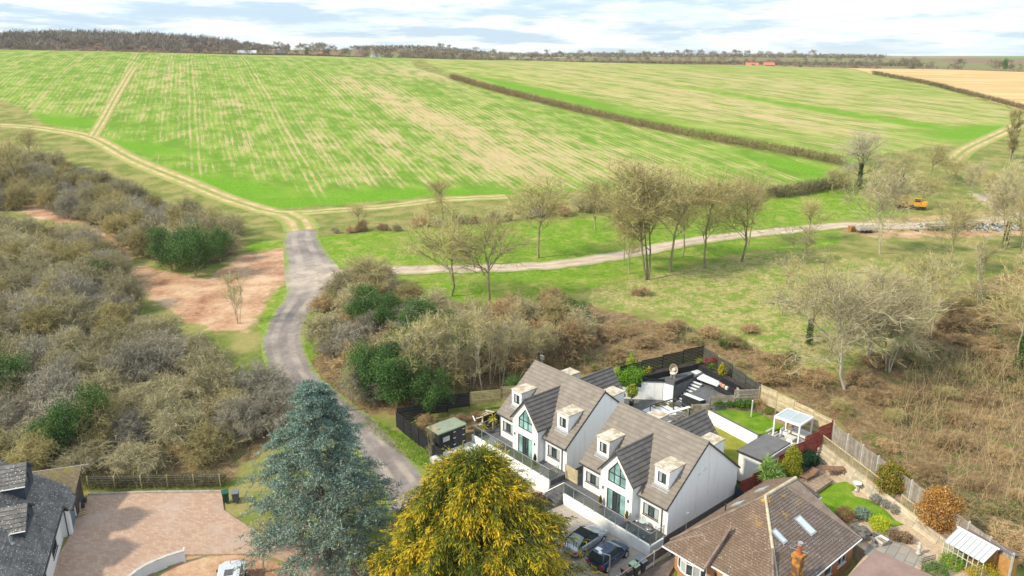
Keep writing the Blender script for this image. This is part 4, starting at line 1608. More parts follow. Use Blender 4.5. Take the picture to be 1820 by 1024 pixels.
slat_fence('small horizontal slatted timber gate between the white houses', [(-1.85, -.2, 1.24, 1.5), (-.35, -.2, 1.24, 1.5)], LIGHTT, .17, .03, 1.5, name='side_gate', cat='gate')
slat_fence('dark blue boarded gate at the back corner of the nearer white house', [(9.6, 9.4, .6, 1.5), (10.6, 9.0, .6, 1.5)], plain('navy_boards', (.03, .05, .085), .7, .25, .2, 2, rv=.2), .2, .01, 1.2, name='side_gate', cat='gate')
# terraced garden of the farther house
terrace('patio', [(-9.4, 10.0), (-.6, 10.0), (-.6, 19.3), (-8.8, 19.3)], -.2, 1.86, DARKPAVE)
terrace('gravel_bed', [(-5.6, 14.8), (-2.0, 14.8), (-2.0, 18.3), (-5.6, 18.3)], 1.7, 1.9, GRAV_W)
terrace('upper_terrace', [(-9.35, 15.25), (-7.6, 17.0), (-5.9, 18.7), (-4.7, 19.0), (-4.7, 23.2), (-1.4, 23.2), (-1.4, 24.6), (-6.4, 26.0)], 0, 3.84, DARKPAVE)
terrace('gravel_bed', [(-4.4, 22.5), (-1.7, 22.5), (-1.9, 23.5), (-4.6, 23.9)], 3.7, 3.88, GRAV_W)
terrace('gravel_bed', [(-5.9, 23.4), (-5.0, 23.2), (-5.0, 24.3), (-5.7, 24.6)], 3.7, 3.88, GRAV_W)
terrace('low_parapet', [(-4.86, 19.1), (-4.7, 19.1), (-4.7, 22.3), (-4.86, 22.3)], 3.8, 4.25, BLACK_W)
terrace('low_parapet', [(-7.5, 17.3), (-7.4, 17.2), (-5.95, 18.85), (-6.05, 18.95)], 3.8, 4.2, BLACK_W)
terrace('lower_terrace', [(-3.35, 19.2), (.4, 19.2), (2.6, 23.0), (-3.35, 23.15)], 0, 3.2, DARKPAVE)
terrace('gravel_bed', [(-3.3, 17.0), (-1.4, 17.0), (-.6, 18.5), (-3.3, 18.5)], 1.8, 2.02, GRAV_W)
for k in range(8):
    terrace('step', [(-4.65, 19.3 + .38 * k), (-3.4, 19.3 + .38 * k), (-3.4, 19.72 + .38 * k), (-4.65, 19.72 + .38 * k)], 0, 1.98 + .215 * k - .06, DARKPAVE)
    terrace('step_slab', [(-4.6, 19.32 + .38 * k), (-3.45, 19.32 + .38 * k), (-3.45, 19.6 + .38 * k), (-4.6, 19.6 + .38 * k)], 1.92 + .215 * k, 1.98 + .215 * k, GRAV_W)
wall_thing('garden_wall', 'white rendered wall stepped below the bamboo in the terraced garden', (-9.3, 15.2), (-7.6, 16.9), 1.86, 3.3, .16, RENDER_W, DARKPAVE)
wall_thing('garden_wall', 'tall white rendered diagonal wall behind the gravel patio', (-7.6, 16.9), (-5.95, 18.55), 1.86, 3.9, .16, RENDER_W, DARKPAVE)
wall_thing('garden_wall', 'short sunlit end of the tall white patio wall', (-5.88, 18.6), (-4.75, 18.85), 1.86, 3.9, .16, RENDER_W, DARKPAVE)
for ab, lab in (([(-8.5, 17.2), (-7.6, 17.0), (-5.6, 25.2), (-6.35, 25.8)], 'black raised bed under the left fence of the terraced garden'),
                ([(-5.55, 25.4), (-5.7, 24.4), (2.0, 22.6), (2.4, 23.2)], 'black raised bed along the back fence of the terraced garden'),
                ([(-3.35, 18.55), (-1.0, 18.55), (-.8, 19.2), (-3.35, 19.2)], 'dark planter of pebbles below the sunken seating')):
    z1 = 3.45 if 'sunken' in lab else 4.5
    o = slab('planter', plotpoly(ab), 1.9 if z1 < 4 else 3.7, z1, BLACK_W, kind=None)
    tag(o, lab, 'planter')
    cxy = [sum(p[i] for p in plotpoly(ab)) / 4 for i in (0, 1)]
    so = slab('soil', [(p[0] * .9 + cxy[0] * .1, p[1] * .9 + cxy[1] * .1) for p in plotpoly(ab)], z1, z1 + .02, GRAV_W if z1 < 4 else MULCH, o, None)
# garden of the nearer house
terrace('lawn', [(-.6, 10.2), (7.4, 10.2), (7.4, 18.2), (-.4, 18.8)], -.2, 1.3, LAWN2)
terrace('lawn', [(-.2, 19.05), (6.2, 18.05), (6.7, 19.6), (6.9, 21.6), (3.2, 22.4)], 0, 2.68, LAWN)
terrace('patio', [(6.25, 17.4), (10.6, 16.9), (11.3, 21.9), (6.95, 21.9), (6.72, 19.6)], 0, 2.2, plain('grey_flags', (.36, .36, .37), .85, .2, .12, 1.5))
terrace('flower_bed', [(-.2, 19.1), (3.25, 22.45), (6.9, 21.7), (11.2, 21.95), (11.2, 22.1), (7, 22.75), (3.0, 23.2), (-.45, 19.2)], 0, 2.95, BARK)
wall_thing('garden_wall', 'long white rendered wall holding up the raised lawn', (-.3, 18.95), (6.25, 17.95), 1.3, 2.72, .18, RENDER_W, DARKPAVE)
wall_thing('garden_wall', 'short white wall at the end of the grey divided fence', (-.75, 18.55), (-.15, 19.15), 1.3, 3.1, .2, RENDER_W, RENDER_W)
for k in range(4):
    terrace('step', [(6.3 + .22 * k, 19.2), (6.52 + .22 * k, 19.2), (6.52 + .22 * k, 20.4), (6.3 + .22 * k, 20.4)], 2.1, 2.72 - .12 * k, CONC)


def flat_outbuilding():
    t = thing('garden_room', 'white flat roofed outbuilding with grey felt roof beside the pergola', 'outbuilding', PL(8.7, 15.0, 1.25), PT + .02)
    b = MB()
    b.box(-1.15, 1.15, -2.3, 2.3, -.8, 2.1)
    b.obj('wall', RENDER_W, t)
    bbox('fascia', ANTH, t, -1.3, 1.3, -2.5, 2.45, 2.1, 2.27)
    bbox('roof', plain('grey_felt', (.155, .15, .155), .85, .2, .15, 1.2), t, -1.25, 1.25, -2.45, 2.4, 2.27, 2.3)
    bbox('gutter', WHITE_P, t, 1.3, 1.38, -2.4, 2.4, 2.1, 2.2)


flat_outbuilding()


def white_pergola():
    t = thing('pergola', 'white pergola with grey louvred roof over garden seating', 'pergola', PL(8.4, 20.45, 2.2), PT + .04)
    for sx in (-1.28, 1.28):
        for sy in (-1.25, 1.25):
            bbox('post', WHITE_P, t, sx - .07, sx + .07, sy - .07, sy + .07, 0, 2.3)
    for sy in (-1.25, 1.25):
        bbox('beam', WHITE_P, t, -1.35, 1.35, sy - .071, sy + .071, 2.3, 2.5)
    for sx in (-1.28, 1.28):
        bbox('beam', WHITE_P, t, sx - .071, sx + .071, -1.178, 1.178, 2.3, 2.498)
    LV = plain('grey_louvre', (.38, .43, .46), .5, .4, .08)
    for sx in (-.6, .6):
        for k in range(13):
            y = -1.1 + k * .18
            bar('louvre', LV, t, (sx - .58, y, 2.44), (sx + .58, y, 2.44), .175, .03, up=(0, -.15, 1))
    bbox('centre_beam', WHITE_P, t, -.02, .02, -1.17, 1.17, 2.38, 2.49)


white_pergola()
CUSH = plain('pale_cushion', (.66, .64, .58), .9, .1, .08, 4)


def sofa(label, loc, rz, w, mat=WHITE_P, group='pale garden seats under the pergola'):
    t = thing('garden_sofa', label, 'sofa', loc, rz, group)
    for sx in (-w / 2 + .04, w / 2 - .04):
        for sy in (-.32, .32):
            bbox('leg', mat, t, sx - .03, sx + .03, sy - .03, sy + .03, 0, .28)
    bbox('seat_frame', mat, t, -w / 2, w / 2, -.36, .36, .28, .34)
    bbox('seat_cushion', CUSH, t, -w / 2 + .06, w / 2 - .06, -.34, .28, .342, .46, .03)
    bbox('backrest', mat, t, -w / 2 + .06, w / 2 - .06, .30, .36, .342, .78)
    for sx in (-1, 1):
        bbox('armrest', mat, t, min(sx * (w / 2), sx * (w / 2 - .055)), max(sx * (w / 2), sx * (w / 2 - .055)), -.36, .36, .342, .6)
    return t


sofa('long white garden sofa at the back of the pergola', PL(8.8, 21.45, 2.2), PT, 2.0)
sofa('white garden armchair by the pergola steps', PL(7.6, 20.6, 2.2), PT + pi / 2, .75)
sofa('white garden armchair nearest the red fence under the pergola', PL(9.3, 18.9, 2.2), PT + pi, .75)
t = thing('garden_table', 'low pale table between the seats under the pergola', 'table', PL(8.5, 20.1, 2.2), PT)
bbox('table_top', CUSH, t, -.5, .5, -.35, .35, .44, .5)
bbox('base', WHITE_P, t, -.3, .3, -.22, .22, 0, .44)
t = thing('clothes_post', 'pale grey post standing on the raised lawn', 'post', PL(3.6, 20.9, 2.68), PT)
m = MB()
m.tube((0, 0, -.1), (.02, 0, 1.75), .075, .085, 10)
m.obj('cover', CONC, t)
m = MB()
m.lathe([(.085, 0), (.09, .03), (.03, .12)], 10, c=(.02, 0, 1.752))
m.obj('cap', STEEL, t)
# furniture of the terraced garden
RATT = plain('rattan', (.50, .42, .31), .8, .2, .15, 6)


def egg_chair(label, loc, rz):
    t = thing('egg_chair', label, 'chair', loc, rz, 'rattan egg chairs in the terraced garden')
    m = MB()
    prof = []
    n, k = 14, 9
    for i in range(k + 1):
        th = -pi / 2 + pi * i / k
        for j in range(n + 1):
            ph = pi * (.10 + 1.30 * (j / n - .5) + .5) if False else (-.72 + 1.44 * j / n) * pi * .62
            r = .48 * cos(th) + .03
            m.v.append((r * sin(ph), .42 * cos(th) * cos(ph) + .05, .95 + .72 * sin(th) * (1.0 if th > 0 else .72)))
    for i in range(k):
        for j in range(n):
            a = i * (n + 1) + j
            m.f.append((a, a + 1, a + n + 2, a + n + 1))
            m.m.append(0)
    o = m.obj('shell', RATT, t, True)
    md = o.modifiers.new('thick', 'SOLIDIFY')
    md.thickness = .035
    m = MB()
    m.lathe([(.30, 0), (.36, .05), (.34, .13), (.2, .16)], 14, c=(0, .05, .5))
    m.obj('seat_cushion', CUSH, t, True)
    m = MB()
    m.lathe([(.02, 0), (.2, .03), (.22, .1), (.05, .14)], 10, c=(0, 0, 0))
    c = m.obj('back_cushion', CUSH, t, True, loc=(0, .3, .9), rot=(1.3, 0, 0))
    for x, y in ((-.25, -.2), (.25, -.2), (-.25, .28), (.25, .28)):
        m = MB()
        m.tube((x, y, 0), (x * .6, y * .6 + .02, .52), .03, .035)
        m.obj('leg', RATT, t)


egg_chair('rattan egg chair on the raised black deck', PL(-6.1, 20.4, 3.84), PT + .3)
egg_chair('rattan egg chair in the corner by the grey dividing fence', PL(1.2, 21.6, 3.2), PT - .7)
t = thing('corner_sofa', 'black built in garden seat with pink and orange cushions', 'sofa', PL(-.9, 22.6, 3.2), PT - .3)
bbox('base', BLACK_W, t, -1.3, 1.6, -.35, .35, 0, .42)
bbox('backrest', BLACK_W, t, -1.3, 1.6, .352, .5, 0, .85)
for x, c in ((-.9, (.62, .27, .25)), (-.45, (.62, .36, .16)), (.1, (.64, .55, .5))):
    bbox('cushion', plain('cushion', c, .9, .1, .1), t, x - .2, x + .2, .1, .34, .43, .8, .05)
t = thing('fire_table', 'black cube fire table in front of the garden seat', 'table', PL(-.1, 20.9, 3.2), PT)
bbox('body', BLACK_W, t, -.38, .38, -.38, .38, 0, .5)
bbox('table_top', plain('dark_stone', (.16, .11, .11), .6, .3), t, -.42, .42, -.42, .42, .5, .55)
_c = [at_z(u, v, 3.3) for u, v in ((1156, 720.6), (1198, 708.6), (1226, 725), (1184.6, 737))]
cf = thing('canopy_frame', 'black steel canopy frame over the gravel patio', 'canopy', (_c[0][0], _c[0][1], 1.86))
_c = [Vector(c) - Vector((_c[0][0], _c[0][1], 1.86)) for c in [Vector(x) for x in _c]]
for c in _c:
    bar('post', ANTH, cf, (c.x, c.y, 0), (c.x, c.y, c.z + .06), .1, .1, up=(1, 0, 0))
for k in range(4):
    bar('beam', ANTH, cf, _c[k], _c[(k + 1) % 4], .08, .1)
for k in range(1, 4):
    bar('rail', ANTH, cf, _c[0].lerp(_c[1], k / 4), _c[3].lerp(_c[2], k / 4), .05, .05)
bar('awning', WHITE_P, cf, _c[3] + Vector((0, 0, .12)), _c[2] + Vector((0, 0, .12)), .35, .06)
# black shed
sh = thing('garden_shed', 'black timber shed with pale green felt roof behind the black fence', 'shed', PL(-14.3, -4.45, 1.05), PT)
bbox('wall', BLACK_W, sh, -.95, .95, -1.6, 1.6, -.3, 1.95)
m = MB()
m.prism([(-1.05, -1.7, 1.96), (1.05, -1.7, 1.98), (1.05, -1.7, 2.1), (-1.05, -1.7, 2.06)], (0, 3.4, 0))
m.obj('roof', plain('green_felt', (.26, .30, .22), .9, .1, .12, 1.5), sh)
for y in (.08, .80):
    d = bbox('door', plain('black_door_paint', (.03, .032, .036), .6, .3), sh, .951, .985, y, y + .68, .02, 1.85)
    for z in (.3, 1.0, 1.65):
        bbox('hinge', WHITE_P, d, .986, 1.0, (y if y < .5 else y + .4), (y + .28 if y < .5 else y + .68), z, z + .07)
bbox('window', CURT, sh, .951, .98, -1.15, -.35, 1.0, 1.5)
lg = MB()
for k in range(5):
    lg.tube((-.5 + k * .16, -1.4, 2.1), (-.45 + k * .16, -1.0, 2.15), .07, n=7)
lo = lg.obj('log_bundle', plain('cut_wood', (.50, .36, .2), .9, .1, .2), None)
lo.location = PL(-14.3, -4.45, 1.05)
lo.rotation_euler = (0, 0, PT)
tag(lo, 'bundle of cut wood lying on the green shed roof', 'logs')
slab('patio', plotpoly([(-13.3, -7.2), (-11.2, -6.3), (-11.2, -2.3), (-13.25, -2.3)]), -.2, 1.06, GRAV_W)
slab('patio', plotpoly([(-13.2, -6.4), (-12.6, -7.2), (-11, -6.0), (-11, -2.3), (-11.25, -2.3)]), -.2, .95, DARKPAVE)

# ------------------------------------------------------------------ bungalow garden
terrace('garden_bed', [(11.3, 9.8), (12, 21.0), (29.5, 14.0), (29.5, 5), (21.5, 5), (21.0, 10), (16.5, 11.5), (13, 11.6), (12.5, 9.6)], -.2, 1.3, TANG)
_lw = [at_z(u, v, 1.36)[:2] for u, v in ((1452, 878), (1470, 862), (1500, 856), (1520, 858), (1524, 868), (1512, 873), (1520, 882), (1545, 888), (1572, 905), (1592, 925), (1606, 932), (1570, 938), (1545, 925), (1520, 920), (1492, 916), (1462, 910), (1430, 900))]
slab('lawn', _lw, 1.2, 1.36, LAWN)
dk = [Vector(at_z(u, v, 1.75)) for u, v in ((1449.7, 873.6), (1479.6, 853), (1458, 836), (1415, 850))]
t = thing('timber_deck', 'weathered timber deck with loungers behind the bungalow', 'deck', (dk[0].x, dk[0].y, 1.3))
o = Vector((dk[0].x, dk[0].y, 1.3))
DECKW = plain('deck_board', (.30, .225, .165), .9, .12, .25, 3, rv=.2)
n = 18
for k in range(n):
    a, c = dk[0].lerp(dk[3], (k + .5) / n) - o, dk[1].lerp(dk[2], (k + .5) / n) - o
    bar('board', DECKW, t, a, c, (dk[3] - dk[0]).length / n - .015, .04)
bar('edge_board', DECKW, t, dk[0] - o - Vector((0, 0, .15)), dk[1] - o - Vector((0, 0, .15)), .05, .3)
terrace('paved_patio', [(20.9, 9.7), (24.4, 8.7), (25.4, 13.5), (20.2, 14.2)], 0, 1.34, paving_material('grey_slabs', (.27, .25, .22), (.33, .31, .28), (.2, .18, .15), .3, PT, (.36, .28, .2)))
terrace('gravel_patio', [(24.0, 10.2), (25.6, 10), (26, 14.0), (24.2, 14.8), (20.5, 14.8), (20.8, 13.4), (24.6, 13)], 0, 1.35, TANG)
# the slatted bank: raised walkway, sleepers, picket balustrades, grey fence on concrete posts
F0, F1_ = PL(11.75, 21.9, 0), PL(29.2, 14.7, 0)
fdir = (F1_ - F0).normalized()
fn_ = Vector((fdir.y, -fdir.x, 0))
fn_ = fn_ if fn_.y < 0 else -fn_


def fz(s):
    return 3.0 - .062 * s


gf = thing('panel_fence', 'weathered grey boarded fence on concrete posts behind the bungalow garden', 'fence', (F0.x, F0.y, 3.0))
FL_ = (F1_ - F0).length
npn = 10
for k in range(npn + 1):
    s = FL_ * k / npn
    c = fdir * s
    bar('concrete_post', CONC, gf, (c.x, c.y, fz(s) - 3.6), (c.x, c.y, fz(s) - 3 + 1.75), .12, .12, up=(1, 0, 0))
    if k < npn:
        for j in range(12):
            s0, s1 = s + .07 + (FL_ / npn - .14) * j / 12, s + .07 + (FL_ / npn - .14) * (j + 1) / 12
            sm = (s0 + s1) / 2
            p = fdir * sm
            bar('board', FENCEG, gf, (p.x, p.y, fz(sm) - 3.3), (p.x, p.y, fz(sm) - 3 + 1.55), s1 - s0 - .012, .03, up=tuple(fn_))
        c2 = fdir * (s + FL_ / npn)
        bar('capping', FENCEG, gf, c + Vector((0, 0, fz(s) - 3 + 1.58)), c2 + Vector((0, 0, fz(s + FL_ / npn) - 3 + 1.58)), .06, .04)
sl = thing('sleeper_bank', 'long bank of pale timber sleepers below the grey fence', 'retaining wall', (F0.x, F0.y, 1.3))
for r in range(6):
    for k in range(7):
        s0, s1 = FL_ * .86 * k / 7, FL_ * .86 * (k + 1) / 7 - .03
        z = lambda s: (fz(s) - .25 - r * .24) - 1.3
        if (z(s0) + z(s1)) / 2 < -.3:
            continue
        off = fn_ * (1.25 + .10 * r)
        bar('sleeper', SLEEPER, sl, fdir * s0 + off + Vector((0, 0, z(s0))), fdir * s1 + off + Vector((0, 0, z(s1))), .14, .21)
wk = thing('walkway_deck', 'narrow boarded walkway between the pickets and the grey fence', 'walkway', (F0.x, F0.y, 2.8))
for k in range(5):
    off = fn_ * (.2 + .22 * k)
    for q in range(4):
        s0, s1 = FL_ * .86 * q / 4, FL_ * .86 * (q + 1) / 4 - .02
        bar('board', DECKW, wk, fdir * s0 + off + Vector((0, 0, fz(s0) - .22 - 2.8)), fdir * s1 + off + Vector((0, 0, fz(s1) - .22 - 2.8)), .2, .035)
PICK = plain('picket_timber', (.44, .38, .22), .85, .15, .2, 3, rv=.15)
for s0, s1, lab in ((-.2, 3.9, 'timber picket railing nearest the red fence'), (4.1, 7.6, 'timber picket railing above the ornamental grass'), (9.8, 12.6, 'timber picket railing between the two tall garden bushes')):
    t = thing('picket_railing', lab, 'railing', (F0 + fdir * s0 + fn_ * 1.22 + Vector((0, 0, fz(s0) - .2))), 0, 'timber picket railings along the walkway')
    q = lambda s, z: fdir * (s - s0) + Vector((0, 0, fz(s) - fz(s0) + z))
    for k in range(int((s1 - s0) / .16) + 1):
        s = s0 + k * .16
        bar('picket', PICK, t, q(s, .1), q(s, .92), .04, .04, up=(1, 0, 0))
    for z in (.12, .95):
        bar('rail', PICK, t, q(s0, z), q(s1, z), .09, .06)
    for s in (s0, (s0 + s1) / 2, s1):
        bar('post', PICK, t, q(s, -.6), q(s, 1.02), .09, .09, up=(1, 0, 0))
t = thing('stone_post', 'pale stone pillar on the orange heather bed', 'post', at_z(1466, 811, 1.35), .3)
m = MB()
m.box(-.13, .13, -.13, .13, -.1, 1.55)
m.obj('shaft', CONC, t)
bbox('cap', CONC, t, -.15, .15, -.15, .15, 1.552, 1.62)


def lounger(label, loc, rz, back=.35):
    t = thing('sun_lounger', label, 'sun lounger', loc, rz, 'brown slatted sun loungers on the deck')
    for k in range(9):
        bar('slat', RUST, t, (-.33, -.95 + k * .13, .34), (.33, -.95 + k * .13, .34), .11, .03)
    for k in range(6):
        y = .22 + k * .125
        bar('slat', RUST, t, (-.33, y, .34 + (y - .16) * back), (.33, y, .34 + (y - .16) * back), .11, .03, up=(0, -back, 1))
    for x in (-.36, .36):
        bar('side_rail', RUST, t, (x, -1.0, .3), (x, 1.0, .3), .05, .08)
        for y in (-.85, .8):
            bar('leg', RUST, t, (x, y, 0), (x, y, .28), .06, .06, up=(1, 0, 0))


lounger('brown slatted sun lounger on the deck beside the yellow conifer', at_z(1438, 848, 1.78), -.95)
lounger('brown slatted sun lounger lying along the back edge of the deck', at_z(1482, 838, 1.78), -1.75, .15)
t = thing('bird_bath', 'white bird bath on the gravel bed beside the lawn', 'bird bath', at_z(1522, 872, 1.36))
m = MB()
m.lathe([(.18, 0), (.16, .06), (.07, .15), (.06, .55), (.1, .62)], 14)
m.obj('pedestal', CONC, t, True)
m = MB()
m.lathe([(.1, 0), (.34, .1), (.38, .16), (.34, .15), (.1, .06)], 16, c=(0, 0, .62))
m.obj('bowl', WHITE_P, t, True)
# lean-to greenhouse and shed
gh = thing('greenhouse', 'lean to greenhouse with pale glazed roof and timber frame', 'greenhouse', PL(26.6, 14.1, 1.3), PT - .22)
ROOFG = plain('milky_glazing', (.52, .56, .56), .2, .5, .1, 2)
FRG = plain('cream_frame', (.56, .54, .42), .7, .3, .1)
TIMO = plain('orange_timber', (.45, .24, .08), .8, .2, .2, 3)
gw = 3.0
for k in range(8):
    x0 = -gw / 2 + gw * k / 8
    x1 = -gw / 2 + gw * (k + 1) / 8
    m = MB()
    m.face([(x0 + .02, -.75, 1.45), (x1 - .02, -.75, 1.45), (x1 - .02, .75, 2.15), (x0 + .02, .75, 2.15)])
    m.obj('roof_pane', ROOFG, gh)
    bar('glazing_bar', LEAD, gh, (x0, -.78, 1.45), (x0, .78, 2.18), .035, .05)
    m = MB()
    m.face([(x0 + .04, -.72, .35), (x1 - .04, -.72, .35), (x1 - .04, -.72, 1.38), (x0 + .04, -.72, 1.38)])
    m.obj('pane', GLASS_C, gh)
    bar('stud', FRG, gh, (x0, -.73, 0), (x0, -.73, 1.42), .06, .06, up=(1, 0, 0))
    bar('transom', FRG, gh, (x0, -.73, .95), (x1, -.73, .95), .05, .05)
bar('stud', FRG, gh, (gw / 2, -.73, 0), (gw / 2, -.73, 1.42), .06, .06, up=(1, 0, 0))
bbox('base_wall', TIMO, gh, -gw / 2, gw / 2, -.7, -.62, -.1, .32)
bbox('back_wall', TIMO, gh, -gw / 2, gw / 2, .72, .8, -.1, 2.1)
bbox('ridge_board', WHITE_P, gh, -gw / 2 - .1, gw / 2 + .1, .72, .84, 2.16, 2.24)
t = thing('lean_to_shed', 'low shed with mauve grey felt roof behind the greenhouse', 'shed', PL(27.6, 15.3, 1.3), PT - .22)
bbox('wall', TIMO, t, -1.7, 1.6, -.25, .8, -.2, 1.6)
m = MB()
m.prism([(-1.85, -.35, 2.08), (-1.85, .95, 1.62), (-1.85, .95, 1.68), (-1.85, -.35, 2.15)], (3.6, 0, 0))
m.obj('roof', plain('mauve_felt', (.22, .175, .175), .9, .1, .15), t)
t = thing('flat_garage', 'garage with flat pinkish brown felt roof in the corner', 'garage', PL(24.2, 5.9, .2), PT + .03)
bbox('wall', RED_B, t, -2.0, 2.1, -3, 3.0, -.2, 2.15)
bbox('fascia', WHITE_P, t, -2.12, 2.2, -3.1, 3.12, 2.15, 2.3)
bbox('roof', plain('pink_brown_felt', (.29, .20, .175), .9, .1, .14, .7), t, -2.16, 2.24, -3.14, 3.16, 2.3, 2.36)
t = thing('garden_bench', 'slatted grey bench beside the greenhouse', 'bench', PL(25.0, 11.6, 1.35), PT + 1.2)
for k in range(4):
    bar('slat', GREYT, t, (-.7, -.2 + k * .12, .42), (.7, -.2 + k * .12, .42), .1, .03)
    if k < 3:
        bar('back_slat', GREYT, t, (-.7, .26 + k * .03, .55 + k * .14), (.7, .26 + k * .03, .55 + k * .14), .03, .1)
for x in (-.6, .6):
    bar('leg', GREYT, t, (x, -.2, 0), (x, -.2, .41), .06, .06, up=(1, 0, 0))
    bar('leg', GREYT, t, (x, .24, 0), (x, .3, .9), .06, .06, up=(1, 0, 0))
t = thing('white_trough', 'white square planter beside the steps of the patio', 'planter', at_z(1566, 966, 1.36), .5)
m = MB()
m.prism([(-.25, -.25, 0), (.25, -.25, 0), (.25, .25, 0), (-.25, .25, 0)], (0, 0, .05))
for a, c in (((-.3, -.3), (.3, -.3)), ((.3, -.3), (.3, .3)), ((.3, .3), (-.3, .3)), ((-.3, .3), (-.3, -.3))):
    m.prism([(a[0] * .8, a[1] * .8, .05), (c[0] * .8, c[1] * .8, .05), (c[0] * 1.25, c[1] * 1.25, .42), (a[0] * 1.25, a[1] * 1.25, .42)], (0, 0, .03))
m.obj('tub', WHITE_P, t)
m = MB()
m.box(-.27, .27, -.27, .27, .05, .33)
m.obj('soil', BARK, t)
t = thing('stone_statue', 'small pale statue standing on the paved patio', 'statue', at_z(1632, 985, 1.36))
m = MB()
m.lathe([(.2, 0), (.2, .15), (.13, .2), (.15, .5), (.17, .7), (.08, .82), (.1, .92), (.07, 1.02)], 12)
m.obj('figure', CONC, t, True)
# low fence between the drives: concrete posts, gravel boards, boarded panels
t = thing('panel_fence', 'low dark boarded fence on concrete posts between parked cars and bungalow', 'fence', PL(10.35, -.4, 0))
o = PL(10.35, -.4, 0)
ab = [(10.35, -.4), (10.4, -2.6), (10.45, -4.8), (10.5, -7.0), (10.55, -9.2)]
DKB = plain('dark_fence_board', (.13, .105, .095), .9, .1, .25, 2, rv=.2)
for k in range(4):
    p, q = PL(*ab[k], .35) - o, PL(*ab[k + 1], .35) - o
    bar('concrete_post', CONC, t, p + Vector((0, 0, -.4)), p + Vector((0, 0, 1.15)), .12, .12, up=(1, 0, 0))
    bar('gravel_board', CONC, t, p + Vector((0, 0, .08)), q + Vector((0, 0, .08)), .05, .28)
    for j in range(11):
        c = p.lerp(q, (j + .5) / 11)
        bar('board', DKB, t, c + Vector((0, 0, .22)), c + Vector((0, 0, 1.02)), (q - p).length / 11 - .015, .03, up=tuple((q - p).normalized().cross(Vector((0, 0, 1)))))
    bar('capping', FENCEG, t, p + Vector((0, 0, 1.05)), q + Vector((0, 0, 1.05)), .08, .04)
bar('concrete_post', CONC, t, PL(*ab[4], -.05) - o, PL(*ab[4], 1.5) - o, .12, .12, up=(1, 0, 0))
slab('path', plotpoly([(10.5, -13), (19.5, -13), (19.5, -2.2), (17, -2.2), (12, -2.8), (11.0, 0), (10.5, 0)]), -.3, .24, plain('dark_drive', (.19, .15, .13), .95, .1, .25, 1.5, bump=.4))
slab('path', plotpoly([(9.65, -.4), (11.2, -.4), (11.2, 9.0), (9.65, 9.0)]), -.3, .3, plain('side_path', (.12, .10, .095), .95, .1, .25, 1.5))

# ------------------------------------------------------------------ grey roofed house at the lower left
lh = thing('dormer_house', 'grey tiled house with slate sided dormers beside the brick drive', 'house', (-36.758, 54.177, 0), .385)
SLATE = plain('blue_slate_hanging', (.055, .07, .095), .7, .3, .2, 6)
b = MB()
ph = lambda x: 2.8 - .8 * x
b.prism([(0, -13, ph(0) - .06), (0, 0, ph(0) - .06), (-5.2, 0, ph(-5.2) - .06), (-5.2, -13, ph(-5.2) - .06)], (0, 0, -.14))
b.prism([(.6, 0.001, ph(.6) - .06), (.6, 3.2, ph(.6) - .06), (-5.2, 3.2, ph(-5.2) - .06), (-5.2, 0.001, ph(-5.2) - .06)], (0, 0, -.14))
b.prism([(-5.2, -13, ph(-5.2) - .06), (-5.2, 3.2, ph(-5.2) - .06), (-10.4, 3.2, ph(0) - .06), (-10.4, -13, ph(0) - .06)], (0, 0, -.14))
lr = b.obj('roof', TILE_L, lh)
_tL = tilemesh('roof_tile', .355, .37, .03, TILE_L)
DORM = ((-2.1, .5, 7.05, 1.75, 1.2, 4.35), (-1.45, -4.2, 5.95, 1.85, 1.2, 3.85))     # face x, ridge y, ridge z, half width, drop, foot z


def keepl(p, s, r):
    for (fx, ry, rz_, hw, dr, zb) in DORM:
        if p.x < fx - .2 and abs(p.y - ry) < hw - .3:
            return False
    return True


lay_tiles(lr, _tL, (0, -9.6, ph(0) - .06), (0, 1, 0), (-1, 0, .8), 27, 12, 9.6 / 27, .335, keepl, stagger=False)
lay_tiles(lr, _tL, (.6, 0, ph(.6) - .06), (0, 1, 0), (-1, 0, .8), 9, 13, 3.2 / 9, .335, keepl, stagger=False)
courses('far_tiles', [(0, -13, ph(0) - .05), (0, -9.6, ph(0) - .05), (-5.2, -9.6, ph(-5.2) - .05), (-5.2, -13, ph(-5.2) - .05)], (0, 1, 0), .335, .03, TILE_L, lr)
courses('upper_tiles', [(-3.2, -9.6, ph(-3.2) - .05), (-3.2, 3.2, ph(-3.2) - .05), (-5.2, 3.2, ph(-5.2) - .05), (-5.2, -9.6, ph(-5.2) - .05)], (0, 1, 0), .335, .03, TILE_L, lr)
w = MB()
rwl = lambda X: (lambda u, z, d: (X - d, u, z))
w.wall([(-13, -.3), (-.2, -.3), (-.2, 2.75), (-13, 2.75)], [[(-4.6, .85), (-2.6, .85), (-2.6, 2.2), (-4.6, 2.2)], [(-9, .85), (-7.2, .85), (-7.2, 2.2), (-9, 2.2)]], rwl(-.3))
w.face([(-.3, -.2, -.3), (.35, -.2, -.3), (.35, -.2, 2.3), (-.3, -.2, 2.6)])
w.wall([(-.2, -.3), (3.0, -.3), (3.0, 2.3), (-.2, 2.3)], [[(.4, -.25), (2.4, -.25), (2.4, 1.9), (.4, 1.9)]], rwl(.35))
w.face([(.35, 3.0, -.3), (-9, 3.0, -.3), (-9, 3.0, 3.8), (-5.2, 3.0, 6.7), (.35, 3.0, 2.3)])
w.obj('wall', RENDER_W, lh, fix=False)
window(lh, -4.6, -2.6, .85, 2.2, rwl(-.3), 4, ANTH, [GLASS_D])
window(lh, -9, -7.2, .85, 2.2, rwl(-.3), 3, ANTH, [GLASS_D])
m = MB()
m.box(.26, .3, .42, 2.38, -.25, 1.88)
m.obj('garage_door', plain('blue_grey_door', (.16, .22, .28), .6, .3), lh)
m = MB()
